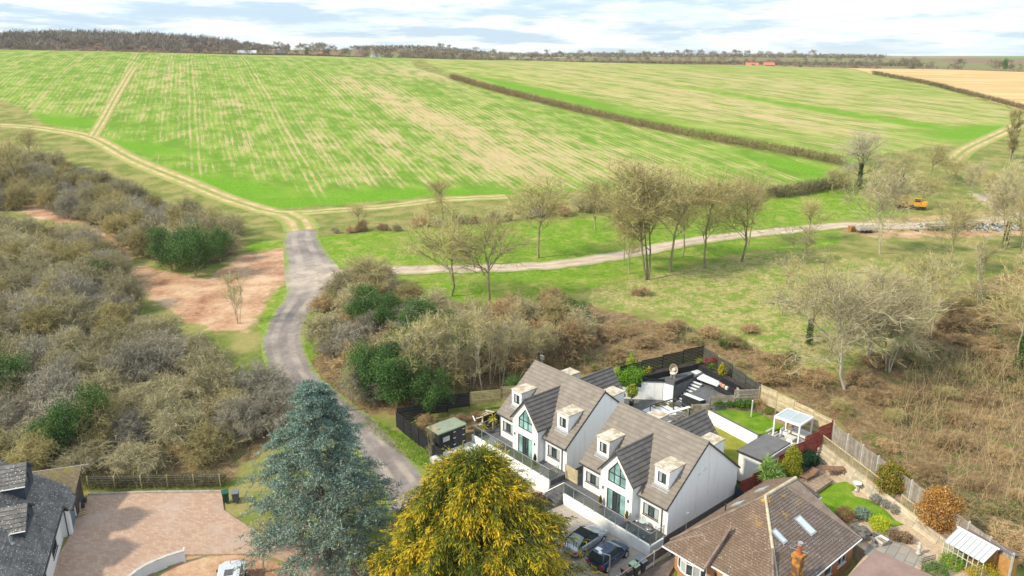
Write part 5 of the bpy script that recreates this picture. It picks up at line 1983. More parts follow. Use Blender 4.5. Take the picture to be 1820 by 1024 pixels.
m.tube((.06, -13, 2.66), (.06, -.02, 2.66), .06)
m.tube((.66, .0, 2.2), (.66, 3.2, 2.2), .06)
m.tube((.1, -.35, 2.6), (.1, -.35, 0), .045)
m.obj('gutter', ANTH, lh)
for (fx, ry, rz_, hw, dr, zb) in DORM:
    b = MB()
    ze = rz_ - dr
    fnd = lambda u, z, d: (fx - d, u, z)
    wn = [(ry - .5, zb + .55), (ry + .5, zb + .55), (ry + .5, ze - .05), (ry, ze + .55), (ry - .5, ze - .05)]
    b.wall([(ry - hw + .15, zb), (ry + hw - .15, zb), (ry + hw - .15, ze), (ry, rz_ - .12), (ry - hw + .15, ze)], [wn], fnd)
    for s in (-1, 1):
        y = ry + s * (hw - .15)
        xe = (2.8 - ze) / .8
        b.face([(fx, y, zb - .3), (fx, y, ze), (xe - 1.5, y, ze), (xe - 1.5, y, zb - .3)])
    d = b.obj('dormer', SLATE, lh, fix=False)
    r = MB()
    xr = -5.4
    for s in (-1, 1):
        r.prism([(fx + .15, ry, rz_ - .05), (fx + .15, ry + s * hw, ze - .09), (xr, ry + s * hw, ze - .09), (xr, ry, rz_ - .05)], (0, 0, -.1))
    r.obj('dormer_roof', TILE_L, d)
    sl_ = Vector((0, hw, dr)).normalized()
    lay_tiles(d, _tL, (fx + .15 - 9 * .36, ry - hw, ze - .09), (1, 0, 0), (0, hw, dr), 9, 6, .36, sqrt(hw * hw + dr * dr) / 6, None, stagger=False)
    m = MB()
    m.prism([(fx + .152, ry - hw, ze - .05), (fx + .152, ry, rz_), (fx + .152, ry + hw, ze - .05), (fx + .152, ry + hw, ze - .22), (fx + .152, ry, rz_ - .18), (fx + .152, ry - hw, ze - .22)], (.03, 0, 0))
    m.obj('bargeboard', SLATE, d)
    m = MB()
    m.tube((fx + .15, ry - hw - .06, ze - .1), (xr, ry - hw - .06, ze - .1), .05)
    m.obj('dormer_gutter', WHITE_P, d)
    m = MB()
    m.face([fnd(p[0], p[1], .06) for p in wn])
    m.obj('pane', GLASS_D, d)
    m = MB()
    frame_mb(m, wn, fnd, .07, .0, .06)
    m.obj('window_frame', ANTH, d)
    m = MB()
    m.prism([(fx + .02, ry - hw + .1, zb - .02), (fx + .32, ry - hw + .1, zb - .22), (fx + .32, ry + hw - .1, zb - .22), (fx + .02, ry + hw - .1, zb - .02)], (0, 0, .06))
    m.obj('flashing', WHITE_P, d)
m = MB()
m.tube((-2.1, -7.0, 4.3), (-2.1, -7.0, 5.1), .07)
m.lathe([(.25, 0), (.12, .12)], 10, c=(-2.1, -7.0, 4.38))
m.obj('vent_pipe', LEAD, lh)
# old outbuilding behind it
ot = thing('tiled_outbuilding', 'low outbuilding with mossy brown tiled lean to roof', 'outbuilding', (-40.5, 57.1, 0), .30)
OLDT = course_material('old_clay_tiles', (.20, .155, .095), (.27, .215, .14), (.07, .055, .04), .2, .16, .75, None, (.24, .23, .05))
bbox('wall', plain('old_brick', (.10, .075, .055), .9, .1, .2, 2), ot, -3, 2.9, -1.3, 1.4, -.2, 2.3)
q = [(-3.2, -1.6, 2.42), (3.1, -1.6, 2.42), (3.1, 1.7, 3.3), (-3.2, 1.7, 3.3)]
m = MB()
m.prism(q, (0, 0, -.1))
r = m.obj('roof', OLDT, ot)
courses('roof_tiles', [(p[0], p[1], p[2] + .005) for p in q], (1, 0, 0), .16, .03, OLDT, r)
bar('ridge_board', plain('grey_board', (.3, .28, .25)), ot, (-3.2, 1.75, 3.28), (3.6, 1.75, 3.28), .12, .14)
t = thing('covered_trailer', 'dark blue tarpaulin covered trailer beside the mossy outbuilding', 'trailer', at_z(139, 899, .12), .3)
m = MB()
m.lathe([(.75, .3), (.95, .7), (.85, 1.15), (.45, 1.45), (.05, 1.5)], 14)
tp = m.obj('tarpaulin', plain('blue_tarpaulin', (.03, .06, .085), .45, .4, .3, 2), t, True)
tp.scale = (.55, .9, .85)
t.scale = (.85, .85, .85)
for y in (-.5, .5):
    m = MB()
    m.tube((.55, y, .28), (.72, y, .28), .28, n=14)
    m.obj('wheel', ANTH, t)
bar('drawbar', ANTH, t, (0, -1.0, .35), (0, -1.9, .35), .08, .08)
t = thing('broken_pallet', 'broken pale timber pallet propped by the house', 'pallet', at_z(143, 912, .15), .5)
for k in range(3):
    bar('board', LIGHTT, t, (-.4, -.3 + k * .3, .05), (.5, -.3 + k * .3, .05), .1, .03)
bar('bearer', plain('orange_board', (.45, .19, .08)), t, (-.6, -.6, .1), (.2, -.55, .1), .1, .08)
bar('bearer', LIGHTT, t, (.0, .0, .1), (.1, .3, .9), .08, .08)

# curved white wall, fence, bins, gate by the left drive
_cw = [at_z(u, v, .95) for u, v in ((328, 979), (313, 983), (296, 988.5), (278, 995.5), (260, 1004), (243, 1014), (228, 1026), (215, 1040))]
t = thing('curved_wall', 'low curved white wall with grey coping edging the brick drive', 'wall', (_cw[0][0], _cw[0][1], 0))
P = [Vector((p[0] - _cw[0][0], p[1] - _cw[0][1], 0)) for p in _cw]
m, m2 = MB(), MB()
for a, c in zip(P[:-1], P[1:]):
    n = Vector((-(c - a).y, (c - a).x, 0)).normalized() * .11
    m.prism([a - n, c - n, c + n, a + n], (0, 0, .95))
    m2.prism([a - n * 1.3 + Vector((0, 0, .952)), c - n * 1.3 + Vector((0, 0, .952)), c + n * 1.3 + Vector((0, 0, .952)), a + n * 1.3 + Vector((0, 0, .952))], (0, 0, .06))
m.obj('wall_face', plain('pale_blue_render', (.66, .69, .74), .85, .2, .06), t, fix=False)
m2.obj('coping', CONC, t, fix=False)
m = MB()
m.lathe([(.05, 0), (.06, .12), (.1, .18), (.03, .26)], 8, c=(0, 0, 1.01))
m.obj('finial', WHITE_P, t)
_a, _b = Vector(at_z(158, 868, .2)), Vector(at_z(392, 864, .2))
t = thing('wire_fence', 'low post and wire fence at the back of the brick drive', 'fence', _a)
for k in range(6):
    c = (_b - _a) * (k / 5)
    bar('post', GREENT, t, c, c + Vector((0, 0, 1.25)), .1, .1, up=(1, 0, 0))
for z in (.25, .5, .75, 1.0, 1.18):
    bar('wire', LEAD, t, Vector((0, 0, z)), _b - _a + Vector((0, 0, z)), .012, .012)
_pan = clear_glass('wire_mesh', (.55, .55, .5), .0)


def wheelie(label, loc, rz, body, lid):
    t = thing('wheelie_bin', label, 'bin', loc, rz, 'wheelie bins')
    m = MB()
    m.v = [(-.22, -.24, .06), (.22, -.24, .06), (.22, .2, .06), (-.22, .2, .06), (-.28, -.34, .98), (.28, -.34, .98), (.28, .34, .98), (-.28, .34, .98)]
    m.f = [(0, 3, 2, 1), (4, 5, 6, 7), (0, 1, 5, 4), (1, 2, 6, 5), (2, 3, 7, 6), (3, 0, 4, 7)]
    m.m = [0] * 6
    m.obj('body', plain('bin_' + label[:6], body, .5, .4, .1), t)
    m = MB()
    m.prism([(-.3, -.38, .985), (-.3, .36, .985), (-.3, .36, 1.05), (-.3, .1, 1.09), (-.3, -.38, 1.03)], (.6, 0, 0))
    m.obj('lid', plain('lid_' + label[:6], lid, .5, .4, .1), t)
    for x in (-.24, .24):
        m = MB()
        m.tube((x - .03, .27, .1), (x + .03, .27, .1), .1, n=12)
        m.obj('wheel', ANTH, t)
    m = MB()
    m.tube((-.24, .4, .95), (.24, .4, .95), .025)
    m.obj('handle', ANTH, t)


wheelie('tall dark green wheelie bin at the far corner of the brick drive', at_z(402, 892, .12), .4, (.01, .06, .045), (.015, .08, .06))
wheelie('grey wheelie bin under the blue cedar', at_z(420, 892, .12), .2, (.06, .075, .10), (.16, .18, .22))
wheelie('wheelie bin with a brown lid beside the low fence', at_z(1112, 1031, .3), PT + 1.6, (.03, .03, .03), (.25, .14, .12))
wheelie('wheelie bin with a pale green lid beside the low fence', at_z(1126, 1023, .3), PT + 1.6, (.03, .035, .03), (.36, .52, .34))
wheelie('wheelie bin with a slate blue lid nearest the white wall', at_z(1139, 1015, .3), PT + 1.6, (.03, .03, .035), (.17, .21, .27))
_g = at_z(613, 1016, .05)
t = thing('gate_pillar', 'stone gate pillar with pale pyramid cap between the two conifers', 'pillar', _g, .5)
bbox('shaft', plain('gate_stone', (.30, .28, .26), .9, .1, .25, 4), t, -.33, .33, -.33, .33, -.2, 1.75)
m = MB()
m.box(-.42, .42, -.42, .42, 1.752, 1.85)
m.prism([(-.4, -.4, 1.85), (.4, -.4, 1.85), (.0, 0, 2.02)], (0, .001, 0))
m.obj('cap', CONC, t)
t = thing('iron_gate', 'black wrought iron gate between stone pillar and golden conifer', 'gate', (_g[0] + .5, _g[1] + .05, .05), -.12)
for k in range(22):
    x = .1 + k * .17
    bar('bar', ANTH, t, (x, 0, .1), (x, 0, 1.5 + .35 * sin(pi * k / 21)), .03, .03, up=(1, 0, 0))
for z in (.15, .9, 1.45):
    bar('rail', ANTH, t, (0, 0, z), (3.8, 0, z), .05, .05)

# ------------------------------------------------------------------ vehicles
TYRE = plain('tyre', (.02, .02, .021), .85, .2, .1)
ALLOY = plain('alloy', (.50, .51, .53), .35, .5, .08, metal=.7)
CGLASS = plain('car_glass', (.03, .04, .04), .06, .6, .1)
CGLASS2 = plain('car_screen', (.22, .29, .27), .08, .6, .15)
LIGHTR = plain('tail_red', (.48, .015, .02), .2, .5, .05)
LIGHTW = plain('head_clear', (.70, .72, .74), .15, .5, .05)


def paint(name, c):
    n = NT(name, .28, .5)
    n.b.inputs['Metallic'].default_value = .35
    n.b.inputs['Coat Weight'].default_value = .6
    n.b.inputs['Coat Roughness'].default_value = .06
    return n.color(n.mix(n.rng(n.noise(3, 3), .3, .7), c, tuple(x * .9 for x in c)))


def wheel(parent, x, y, r, w=.2):
    s = 1 if y > 0 else -1
    m = MB()
    m.tube((x, y - w / 2, r), (x, y + w / 2, r), r, n=20)
    o = m.obj('wheel', TYRE, parent)
    m = MB()
    m.tube((x, y + s * (w / 2 - .01), r), (x, y + s * (w / 2 + .012), r), r * .66, r * .6, n=16)
    for k in range(5):
        a = 2 * pi * k / 5
        m.tube((x, y + s * (w / 2 + .015), r), (x + cos(a) * r * .6, y + s * (w / 2 + .015), r + sin(a) * r * .6), .035, .03, 5)
    m.obj('rim', ALLOY, o)
    m = MB()
    m.tube((x, y - w * .6 * s, r), (x, y - s * .02, r), r * 1.16, n=20)
    m.obj('arch_liner', TYRE, parent)


def loft(stations, sec):
    m = MB()
    rings = []
    for st in stations:
        h = sec(*st[1:])
        ring = [(st[0], y, z) for y, z in h] + [(st[0], -y, z) for y, z in reversed(h[1:-1])]
        rings.append(list(range(len(m.v), len(m.v) + len(ring))))
        m.v += ring
    n = len(rings[0])
    for a, c in zip(rings[:-1], rings[1:]):
        for k in range(n):
            j = (k + 1) % n
            m.f.append((a[k], a[j], c[j], c[k]))
            m.m.append(0)
    m.f += [tuple(reversed(rings[0])), tuple(rings[-1])]
    m.m += [0, 0]
    return m


def car_sec(sill, belt, top, hw):
    return [(0, sill), (hw * .82, sill), (hw * .97, sill + .1), (hw, (sill + belt) * .52), (hw * .965, belt), (hw * .86, belt + (top - belt) * .62), (hw * .45, top - .01), (0, top)]


def car(name, label, rear_hub, front_hub, wb, st, cab, mats, side=-1, hr=.31, group=None):
    """rear_hub/front_hub: wheel positions on the right-hand side."""
    a, c = Vector(rear_hub), Vector(front_hub)
    d = Vector((c.x - a.x, c.y - a.y, 0)).normalized()
    mid = (a + c) / 2
    left = Vector((-d.y, d.x, 0))
    trk = st[3][4] - .11
    org = mid + left * trk
    t = thing(name, label, 'car', (org.x, org.y, .305), atan2(d.y, d.x), group)
    body, roofm = mats
    o = loft(st, car_sec).obj('body', body, t, True)
    md = o.modifiers.new('sub', 'SUBSURF')
    md.levels = md.render_levels = 1
    for x in (-wb / 2, wb / 2):
        for s in (-1, 1):
            wheel(t, x, s * trk, hr)
    br, bf, tr_, tf, zb, zt, hb, ht = cab
    C = lambda x, y, z: Vector((x, y, z))
    B = {k: C(x, y, zb) for k, x, y in (('rl', br, hb * .93), ('rr', br, -hb * .93), ('fl', bf, hb), ('fr', bf, -hb))}
    T = {k: C(x, y, zt) for k, x, y in (('rl', tr_, ht * .95), ('rr', tr_, -ht * .95), ('fl', tf, ht), ('fr', tf, -ht))}

    def curved(p, q, r, s_, bulge, name, mat, par=t):
        m = MB()
        n = 6
        up = (q - p).cross(s_ - p).normalized()
        g = []
        for i in range(n + 1):
            for j in range(n + 1):
                u, v = i / n, j / n
                x = p.lerp(q, u).lerp(s_.lerp(r, u), v)
                g.append(x + up * bulge * 4 * u * (1 - u) * (.4 + .6 * 4 * v * (1 - v)))
        m.v = [tuple(x) for x in g]
        for i in range(n):
            for j in range(n):
                k = i * (n + 1) + j
                m.f.append((k, k + n + 1, k + n + 2, k + 1))
                m.m.append(0)
        return m.obj(name, mat, par, True)
    curved(B['fr'], B['fl'], T['fl'], T['fr'], .09, 'windscreen', CGLASS2)
    curved(B['rl'], B['rr'], T['rr'], T['rl'], .07, 'rear_window', CGLASS2 if 'soft' in roofm.name else CGLASS)
    curved(B['fl'], B['rl'], T['rl'], T['fl'], .03, 'side_window', CGLASS)
    curved(B['rr'], B['fr'], T['fr'], T['rr'], .03, 'side_window', CGLASS)
    curved(T['fr'], T['fl'], T['rl'], T['rr'], .05, 'roof', roofm)
    m = MB()
    for s in ('l', 'r'):
        m.tube(B['f' + s], T['f' + s], .045, .035, 6)
        m.tube(B['r' + s], T['r' + s], .09, .06, 6)
        m.tube(T['f' + s], T['r' + s], .04, .04, 6)
        x = (bf + br) / 2 - .1
        f = lambda k: (B['f' + s].lerp(B['r' + s], k), T['f' + s].lerp(T['r' + s], k))
        p, q = f(.55)
        m.tube(p, q, .035, .03, 6)
    m.tube(T['fl'], T['fr'], .04, .04, 6)
    m.tube(T['rl'], T['rr'], .04, .04, 6)
    m.obj('pillar', roofm if 'soft' in roofm.name else body, t, True)
    x0, x1 = st[0][0], st[-1][0]
    hw = st[1][4]
    for s in (-1, 1):
        m = MB()
        m.box(x0 - .01, x0 + .22, min(s * hw * .98, s * hw * .62), max(s * hw * .98, s * hw * .62), .62, .80)
        m.obj('tail_light', LIGHTR, t)
        m = MB()
        m.lathe([(.02, -.08), (.13, -.03), (.13, .05), (.03, .09)], 10, c=(x1 - .16, s * hw * .66, .58))
        m.obj('headlight', LIGHTW, t, True)
        m = MB()
        m.box(bf - .35, bf - .2, min(s * (hb + .02), s * (hb + .2)), max(s * (hb + .02), s * (hb + .2)), zb + .02, zb + .16)
        m.obj('wing_mirror', body, t)
        m = MB()
        y = s * (st[4][4] + .004)
        m.box(-.35, -.2, min(y, y - s * .03), max(y, y - s * .03), .72, .76)
        m.obj('door_handle', ALLOY, t)
    m = MB()
    m.box(x0 - .02, x0 + .03, -.26, .26, .44, .55)
    m.obj('number_plate', plain('yellow_plate', (.66, .46, .02), .4, .4, .03), t)
    m = MB()
    m.box(x1 - .03, x1 + .02, -.26, .26, .4, .5)
    m.obj('number_plate', WHITE_P, t)
    m = MB()
    m.box(x1 - .12, x1 + .005, -.45, .45, .28, .38)
    m.obj('grille', TYRE, t)
    return t


SILVER = paint('silver_blue_paint', (.42, .47, .53))
NAVY = paint('navy_paint', (.025, .05, .12))
SOFT = plain('soft_top', (.03, .031, .036), .9, .1, .15, 5)
st1 = [(-2.15, .36, .62, .72, .70), (-2.0, .24, .78, .92, .80), (-1.3, .2, .86, .97, .88), (-.5, .2, .85, .93, .89), (.5, .2, .83, .92, .89), (1.0, .2, .80, .93, .88), (1.6, .22, .72, .84, .84), (2.02, .27, .60, .68, .74), (2.2, .36, .52, .56, .58)]
car('convertible_car', 'silver convertible with black soft top parked by the white wall', at_z(1033.6, 985, .62), at_z(1072.5, 957, .62), 2.65, st1,
    (-1.65, .95, -.75, .18, .92, 1.38, .80, .58), (SILVER, SOFT), group='cars parked on the grey drive')
st2 = [(-1.9, .36, .66, .80, .70), (-1.8, .24, .84, .98, .80), (-1.2, .2, .90, 1.0, .84), (-.4, .2, .88, .96, .85), (.5, .2, .85, .95, .85), (1.0, .2, .82, .97, .84), (1.5, .22, .76, .88, .80), (1.82, .27, .64, .72, .70), (1.97, .36, .55, .6, .56)]
hb = car('hatchback_car', 'dark blue hatchback parked beside the wheelie bins', at_z(1077.7, 1012, .62), at_z(1113, 983.7, .62), 2.5, st2,
         (-1.82, 1.0, -1.5, .15, .95, 1.47, .78, .60), (NAVY, NAVY), group='cars parked on the grey drive')
m = MB()
m.box(-1.25, -.85, .0, .45, 1.505, 1.53)
m.obj('roof_sticker', WHITE_P, hb)


def four_by_four():
    t = thing('off_road_car', 'boxy white off road vehicle with roof vent on the bare earth', 'car', (-20.75, 47.35, .05), atan2(2.3, -.5))
    W = paint('white_paint', (.72, .73, .74))
    G = plain('grey_plastic', (.10, .105, .11), .6, .3)
    b = MB()
    b.box(-2.0, 1.95, -.86, .86, .45, 1.12)
    b.box(.75, 1.95, -.72, .72, 1.12, 1.2)
    o = b.obj('body', W, t)
    md = o.modifiers.new('bev', 'BEVEL')
    md.width, md.segments = .05, 2
    r = MB()
    r.v = [(-2.0, -.8, 1.12), (.72, -.8, 1.12), (.72, .8, 1.12), (-2.0, .8, 1.12), (-1.92, -.74, 1.86), (.5, -.74, 1.86), (.5, .74, 1.86), (-1.92, .74, 1.86)]
    r.f = [(4, 5, 6, 7), (0, 1, 5, 4), (1, 2, 6, 5), (2, 3, 7, 6), (3, 0, 4, 7)]
    r.m = [0] * 5
    r.obj('cabin', CGLASS, t)
    b = MB()
    b.box(-2.0, .58, -.8, .8, 1.86, 1.97)
    o = b.obj('roof', W, t)
    md = o.modifiers.new('bev', 'BEVEL')
    md.width, md.segments = .05, 2
    for k in range(5):
        bbox('roof_rib', W, t, -1.85, .4, -.62 + k * .29, -.56 + k * .29, 1.972, 1.985)
    bbox('roof_vent', G, t, -.9, -.25, -.3, .3, 1.972, 2.02)
    for x in (-1.95, -.8, .1, .62):
        for y in (-.79, .79):
            bar('pillar', W, t, (x, y, 1.1), (x * .97, y * .94, 1.88), .07, .07, up=(1, 0, 0))
    for x in (-1.25, 1.25):
        for y in (-.78, .78):
            wheel(t, x, y, .4, .24)
    bbox('bumper', G, t, 1.96, 2.12, -.85, .85, .45, .62)
    bbox('bumper', G, t, -2.12, -2.01, -.85, .85, .45, .6)
    m = MB()
    m.tube((-2.02, .1, 1.05), (-2.22, .1, 1.05), .38, n=18)
    m.obj('spare_wheel', TYRE, t)
    for y in (-.62, .62):
        m = MB()
        m.tube((1.95, y, .92), (1.99, y, .92), .1, n=12)
        m.obj('headlight', LIGHTW, t)
        bbox('wing_mirror', G, t, .62, .7, min(y * 1.45, y * 1.75), max(y * 1.45, y * 1.75), 1.25, 1.45)


four_by_four()
_p = at_z(1082, 1034, .3)
t = thing('lamp_post', 'slim grey street lamp post in front of the blue hatchback', 'lamp post', (_p[0], _p[1], .3))
_hh = 6.0
m = MB()
_tp = at_z(1083.5, 968, 0)
m.tube((0, 0, 0), (0, 0, 2.3), .075, .055, 10)
m.obj('pole', plain('galvanised_pole', (.30, .27, .25), .5, .4, .15), t)
m = MB()
m.tube((0, 0, 2.3), (-.55, .12, 2.42), .035, .03, 8)
m.obj('bracket', CONC, t)
m = MB()
m.lathe([(.03, -.02), (.16, 0), (.13, .08), (.03, .11)], 12, c=(-.72, .16, 2.42))
m.obj('lantern', WHITE_P, t)
m = MB()
m.box(-.09, .09, -.09, .09, 0, .45)
m.obj('base_box', plain('pale_box', (.5, .58, .64)), t)


# ------------------------------------------------------------------ yard at the far right of the track
def digger(label, loc, rz, s=1.0):
    YEL = plain('digger_yellow', (.62, .30, .02), .5, .4, .12)
    t = thing('excavator', label, 'excavator', loc, rz, 'yellow machines in the far yard')
    t.scale = (s, s, s)
    for y in (-.85, .85):
        b = MB()
        prof = [(-1.5, .2), (-1.2, 0), (1.2, 0), (1.5, .2), (1.5, .55), (1.2, .75), (-1.2, .75), (-1.5, .55)]
        b.prism([(p[0], y - .22, p[1]) for p in prof], (0, .44, 0))
        b.obj('track', TYRE, t)
    bbox('platform', YEL, t, -1.5, 1.0, -.9, .9, .8, 1.15)
    bbox('counterweight', YEL, t, -1.75, -.5, -.9, .9, 1.152, 1.9, .08)
    c = bbox('cab', YEL, t, -.4, .9, .1, .9, 1.152, 2.6, .06)
    bbox('cab_window', CGLASS, c, -.3, .91, .09, .91, 1.75, 2.45)
    b = MB()
    b.prism([(.6, -.5, 1.2), (1.0, -.5, 1.2), (2.6, -.5, 3.1), (2.3, -.5, 3.35)], (0, .3, 0))
    b.prism([(2.3, -.5, 3.35), (2.6, -.5, 3.05), (4.0, -.5, 2.3), (3.95, -.5, 2.6)], (0, .3, 0))
    b.obj('boom', YEL, t)
    b = MB()
    b.prism([(3.85, -.48, 2.7), (4.15, -.48, 2.45), (3.7, -.48, .7), (3.5, -.48, .75)], (0, .26, 0))
    b.obj('arm', YEL, t)
    b = MB()
    b.prism([(3.7, -.75, .8), (3.2, -.75, .9), (2.9, -.75, .35), (3.3, -.75, .05), (3.75, -.75, .4)], (0, .8, 0))
    b.obj('bucket', TYRE, t)
    return t


digger('yellow excavator with folded arm standing behind the bare trees', ground(1632, 372), 2.6, .95)
digger('yellow excavator at the right edge of the picture', ground(1822, 372), 2.9, 1.0)
t = thing('dumper', 'small yellow dumper facing the excavator', 'dumper', ground(1604, 370), 2.9)
YEL = plain('dumper_yellow', (.62, .32, .03), .5, .4, .12)
b = MB()
b.v = [(.2, -.7, .7), (1.7, -.85, .9), (1.7, .85, .9), (.2, .7, .7), (.0, -.85, 1.45), (2.0, -.95, 1.35), (2.0, .95, 1.35), (.0, .85, 1.45)]
b.f = [(0, 3, 2, 1), (0, 1, 5, 4), (1, 2, 6, 5), (2, 3, 7, 6), (3, 0, 4, 7)]
b.m = [0] * 5
b.obj('skip', YEL, t)
bbox('chassis', YEL, t, -1.7, .4, -.5, .5, .5, 1.0)
bbox('seat', TYRE, t, -.9, -.4, -.3, .3, 1.002, 1.5)
for x in (-1.2, 1.0):
    for y in (-.75, .75):
        m = MB()
        m.tube((x, y - .17, .45), (x, y + .17, .45), .45, n=16)
        m.obj('wheel', TYRE, t)
m = MB()
for x in (-.2, -1.0):
    m.tube((x, -.45, 1.0), (x, -.45, 2.1), .04)
    m.tube((x, .45, 1.0), (x, .45, 2.1), .04)
m.tube((-.2, -.45, 2.1), (-.2, .45, 2.1), .04)
m.tube((-1, -.45, 2.1), (-1, .45, 2.1), .04)
m.obj('roll_bar', YEL, t)


def trailer(label, px, rz, c, ln=3.2):
    t = thing('flat_trailer', label, 'trailer', ground(*px), rz, 'trailers parked along the track')
    P_ = plain('trailer_' + str(px[0]), c, .6, .3, .2)
    bbox('bed', P_, t, -ln / 2, ln / 2, -.9, .9, .6, .72)
    for y in (-.9, .9):
        bbox('side_board', P_, t, -ln / 2, ln / 2, y - .02, y + .02, .722, 1.15)
    bbox('head_board', P_, t, -ln / 2, -ln / 2 + .04, -.87, .87, .722, 1.4)
    for x in (-.4, .4):
        for y in (-.8, .8):
            m = MB()
            m.tube((x, y - .1, .32), (x, y + .1, .32), .32, n=14)
            m.obj('wheel', TYRE, t)
    bar('drawbar', ANTH, t, (ln / 2, 0, .6), (ln / 2 + 1.2, 0, .5), .1, .1)
    bbox('load', plain('load_' + str(px[0]), (.38, .3, .22), .9, .1, .3, 2), t, -ln / 2 + .1, ln / 2 - .1, -.8, .8, .74, 1.05)


trailer('pale flat trailer loaded with scrap beside the track', (1540, 413), .1, (.42, .42, .40), 4.0)
trailer('long dark trailer further along the track', (1668, 410), .05, (.16, .17, .18), 4.5)
t = thing('pallet_stack', 'stack of orange brown pallets beside the pale trailer', 'pallets', ground(1514, 411), .2)
for k in range(7):
    for q in range(5):
        bar('board', plain('pallet_wood', (.42, .23, .10), .9, .1, .2) if k == q == 0 else bpy.data.materials['pallet_wood'], t, (-.6, -.5 + q * .25, .1 + k * .15), (.6, -.5 + q * .25, .1 + k * .15), .14, .03)
    for q in (-.55, 0, .55):
        bar('bearer', bpy.data.materials['pallet_wood'], t, (q, -.55, .04 + k * .15), (q, .55, .04 + k * .15), .09, .09)
# tipped rubble, bricks and scrap
rp = ground(1735, 405)
vv, ff = [], []
rcols = [plain('rubble_pale', (.58, .57, .55), .9, .1, .2), plain('rubble_brick', (.42, .2, .13), .9, .1, .2), plain('rubble_dark', (.12, .115, .11), .9, .1, .2), plain('rubble_blue', (.30, .42, .5), .8, .2, .2)]
m = MB()
for k in range(420):
    u_, v_ = random.gauss(0, 6.0), random.gauss(0, 1.6)
    x, y = rp[0] + u_, rp[1] + v_
    s = random.uniform(.12, .45)
    z = float(grid_h(np.array([x]), np.array([y]))[0]) + max(0, .9 * math.exp(-(u_ / 5) ** 2 - (v_ / 1.4) ** 2)) * random.random()
    q = [Vector((random.uniform(-1, 1), random.uniform(-1, 1), random.uniform(-.6, .6))) * s for _ in range(3)]
    c = Vector((x, y, z + s * .3))
    i = len(m.v)
    for sgn in ((1, 1, 1), (1, -1, -1), (-1, 1, -1), (-1, -1, 1)):
        m.v.append(tuple(c + Vector((sgn[0] * s, sgn[1] * s * random.uniform(.5, 1), sgn[2] * s * .6))))
    for tr in ((0, 1, 2), (0, 3, 1), (0, 2, 3), (1, 3, 2)):
        m.f.append(tuple(i + w_ for w_ in tr))
        m.m.append([0, 0, 1, 2, 3][k % 5])
o = m.obj('rubble', rcols, None, fix=False)
tag(o, 'heap of pale rubble and scrap tipped beside the track', 'rubble', kind='stuff')

# ------------------------------------------------------------------ plants: builders
def unit(v):
    return v / (np.linalg.norm(v, axis=-1, keepdims=True) + 1e-9)


def tubes(P, R, k=3):
    """Polylines (N,M,3) with radii (N,M) -> verts, quads. k=2 gives flat ribbons."""
    N, M = P.shape[:2]
    T = unit(np.gradient(P, axis=1))
    ref = unit(RNG.normal(size=(N, 1, 3)) + np.array([.2, .3, .1]))
    A = unit(np.cross(T, np.broadcast_to(ref, T.shape)))
    B = np.cross(T, A)
    ang = np.arange(k) * 2 * pi / k
    V = P[:, :, None] + R[:, :, None, None] * (A[:, :, None] * np.cos(ang)[None, None, :, None] + B[:, :, None] * np.sin(ang)[None, None, :, None])
    ii = np.arange(N * M * k).reshape(N, M, k)
    if k == 2:
        F = np.stack([ii[:, :-1, 0], ii[:, :-1, 1], ii[:, 1:, 1], ii[:, 1:, 0]], -1).reshape(-1, 4)
    else:
        j = (np.arange(k) + 1) % k
        F = np.stack([ii[:, :-1], ii[:, :-1][..., j], ii[:, 1:][..., j], ii[:, 1:]], -1).reshape(-1, 4)
    return V.reshape(-1, 3), F


def grow(P, n, t0, t1, length, ang, up, curl, M=4, droop=0.0, lvar=.35, taper=0.0):
    """n children on each parent polyline."""
    N, Mp = P.shape[:2]
    idx = np.repeat(np.arange(N), n)
    t = RNG.uniform(t0, t1, len(idx))
    s = t * (Mp - 1)
    i = np.minimum(s.astype(int), Mp - 2)
    f = (s - i)[:, None]
    base = P[idx, i] * (1 - f) + P[idx, i + 1] * f
    pd = unit(P[idx, i + 1] - P[idx, i])
    r = RNG.normal(size=base.shape)
    perp = unit(r - (r * pd).sum(-1, keepdims=True) * pd)
    a = RNG.normal(ang, ang * .25, len(idx))[:, None]
    d = unit(np.cos(a) * pd + np.sin(a) * perp + np.array([0, 0, up]))
    L = length * RNG.uniform(1 - lvar, 1 + lvar, len(idx)) * (1 - taper * t)
    pts = [base]
    for k in range(M - 1):
        d = unit(d + RNG.normal(size=d.shape) * curl + np.array([0, 0, -droop]))
        pts.append(pts[-1] + d * (L / (M - 1))[:, None])
    return np.stack(pts, 1), t


def radii(n, M, r0, r1):
    return np.broadcast_to(np.linspace(r0, r1, M), (n, M)) * RNG.uniform(.75, 1.25, (n, 1))


def join(*vf):
    V, F, o = [], [], 0
    for v, f in vf:
        V.append(v)
        F.append(f + o)
        o += len(v)
    return np.concatenate(V), np.concatenate(F)


def leaf_quads(C, size, flat=0.0, N=None, aspect=.55):
    """Small folded leaf faces at points C."""
    n = len(C)
    d = unit(RNG.normal(size=(n, 3)))
    if N is not None:
        d = unit(d + N * flat)
    a = unit(np.cross(d, RNG.normal(size=(n, 3))))
    b = np.cross(d, a)
    s = (size * RNG.uniform(.6, 1.4, n))[:, None]
    V = np.stack([C - a * s, C + b * s * aspect, C + a * s, C - b * s * aspect], 1)
    return V.reshape(-1, 3), np.arange(4 * n).reshape(n, 4)


def twig_material(name, c0, c1, c2=None, rv=.18):
    n = NT(name, .9, .1)
    f = n.noise(.9, 3, .6)
    c = n.mix(n.rng(f, .35, .65), c0, c1)
    if c2:
        c = n.mix(n.rng(n.noise(3.1, 2), .56, .7), c, c2)
    c = n.mix(1.0, c, n.rng(n.rnd(), 0, 1, 1 - rv, 1 + rv, False), 'MULTIPLY')
    return n.color(c)


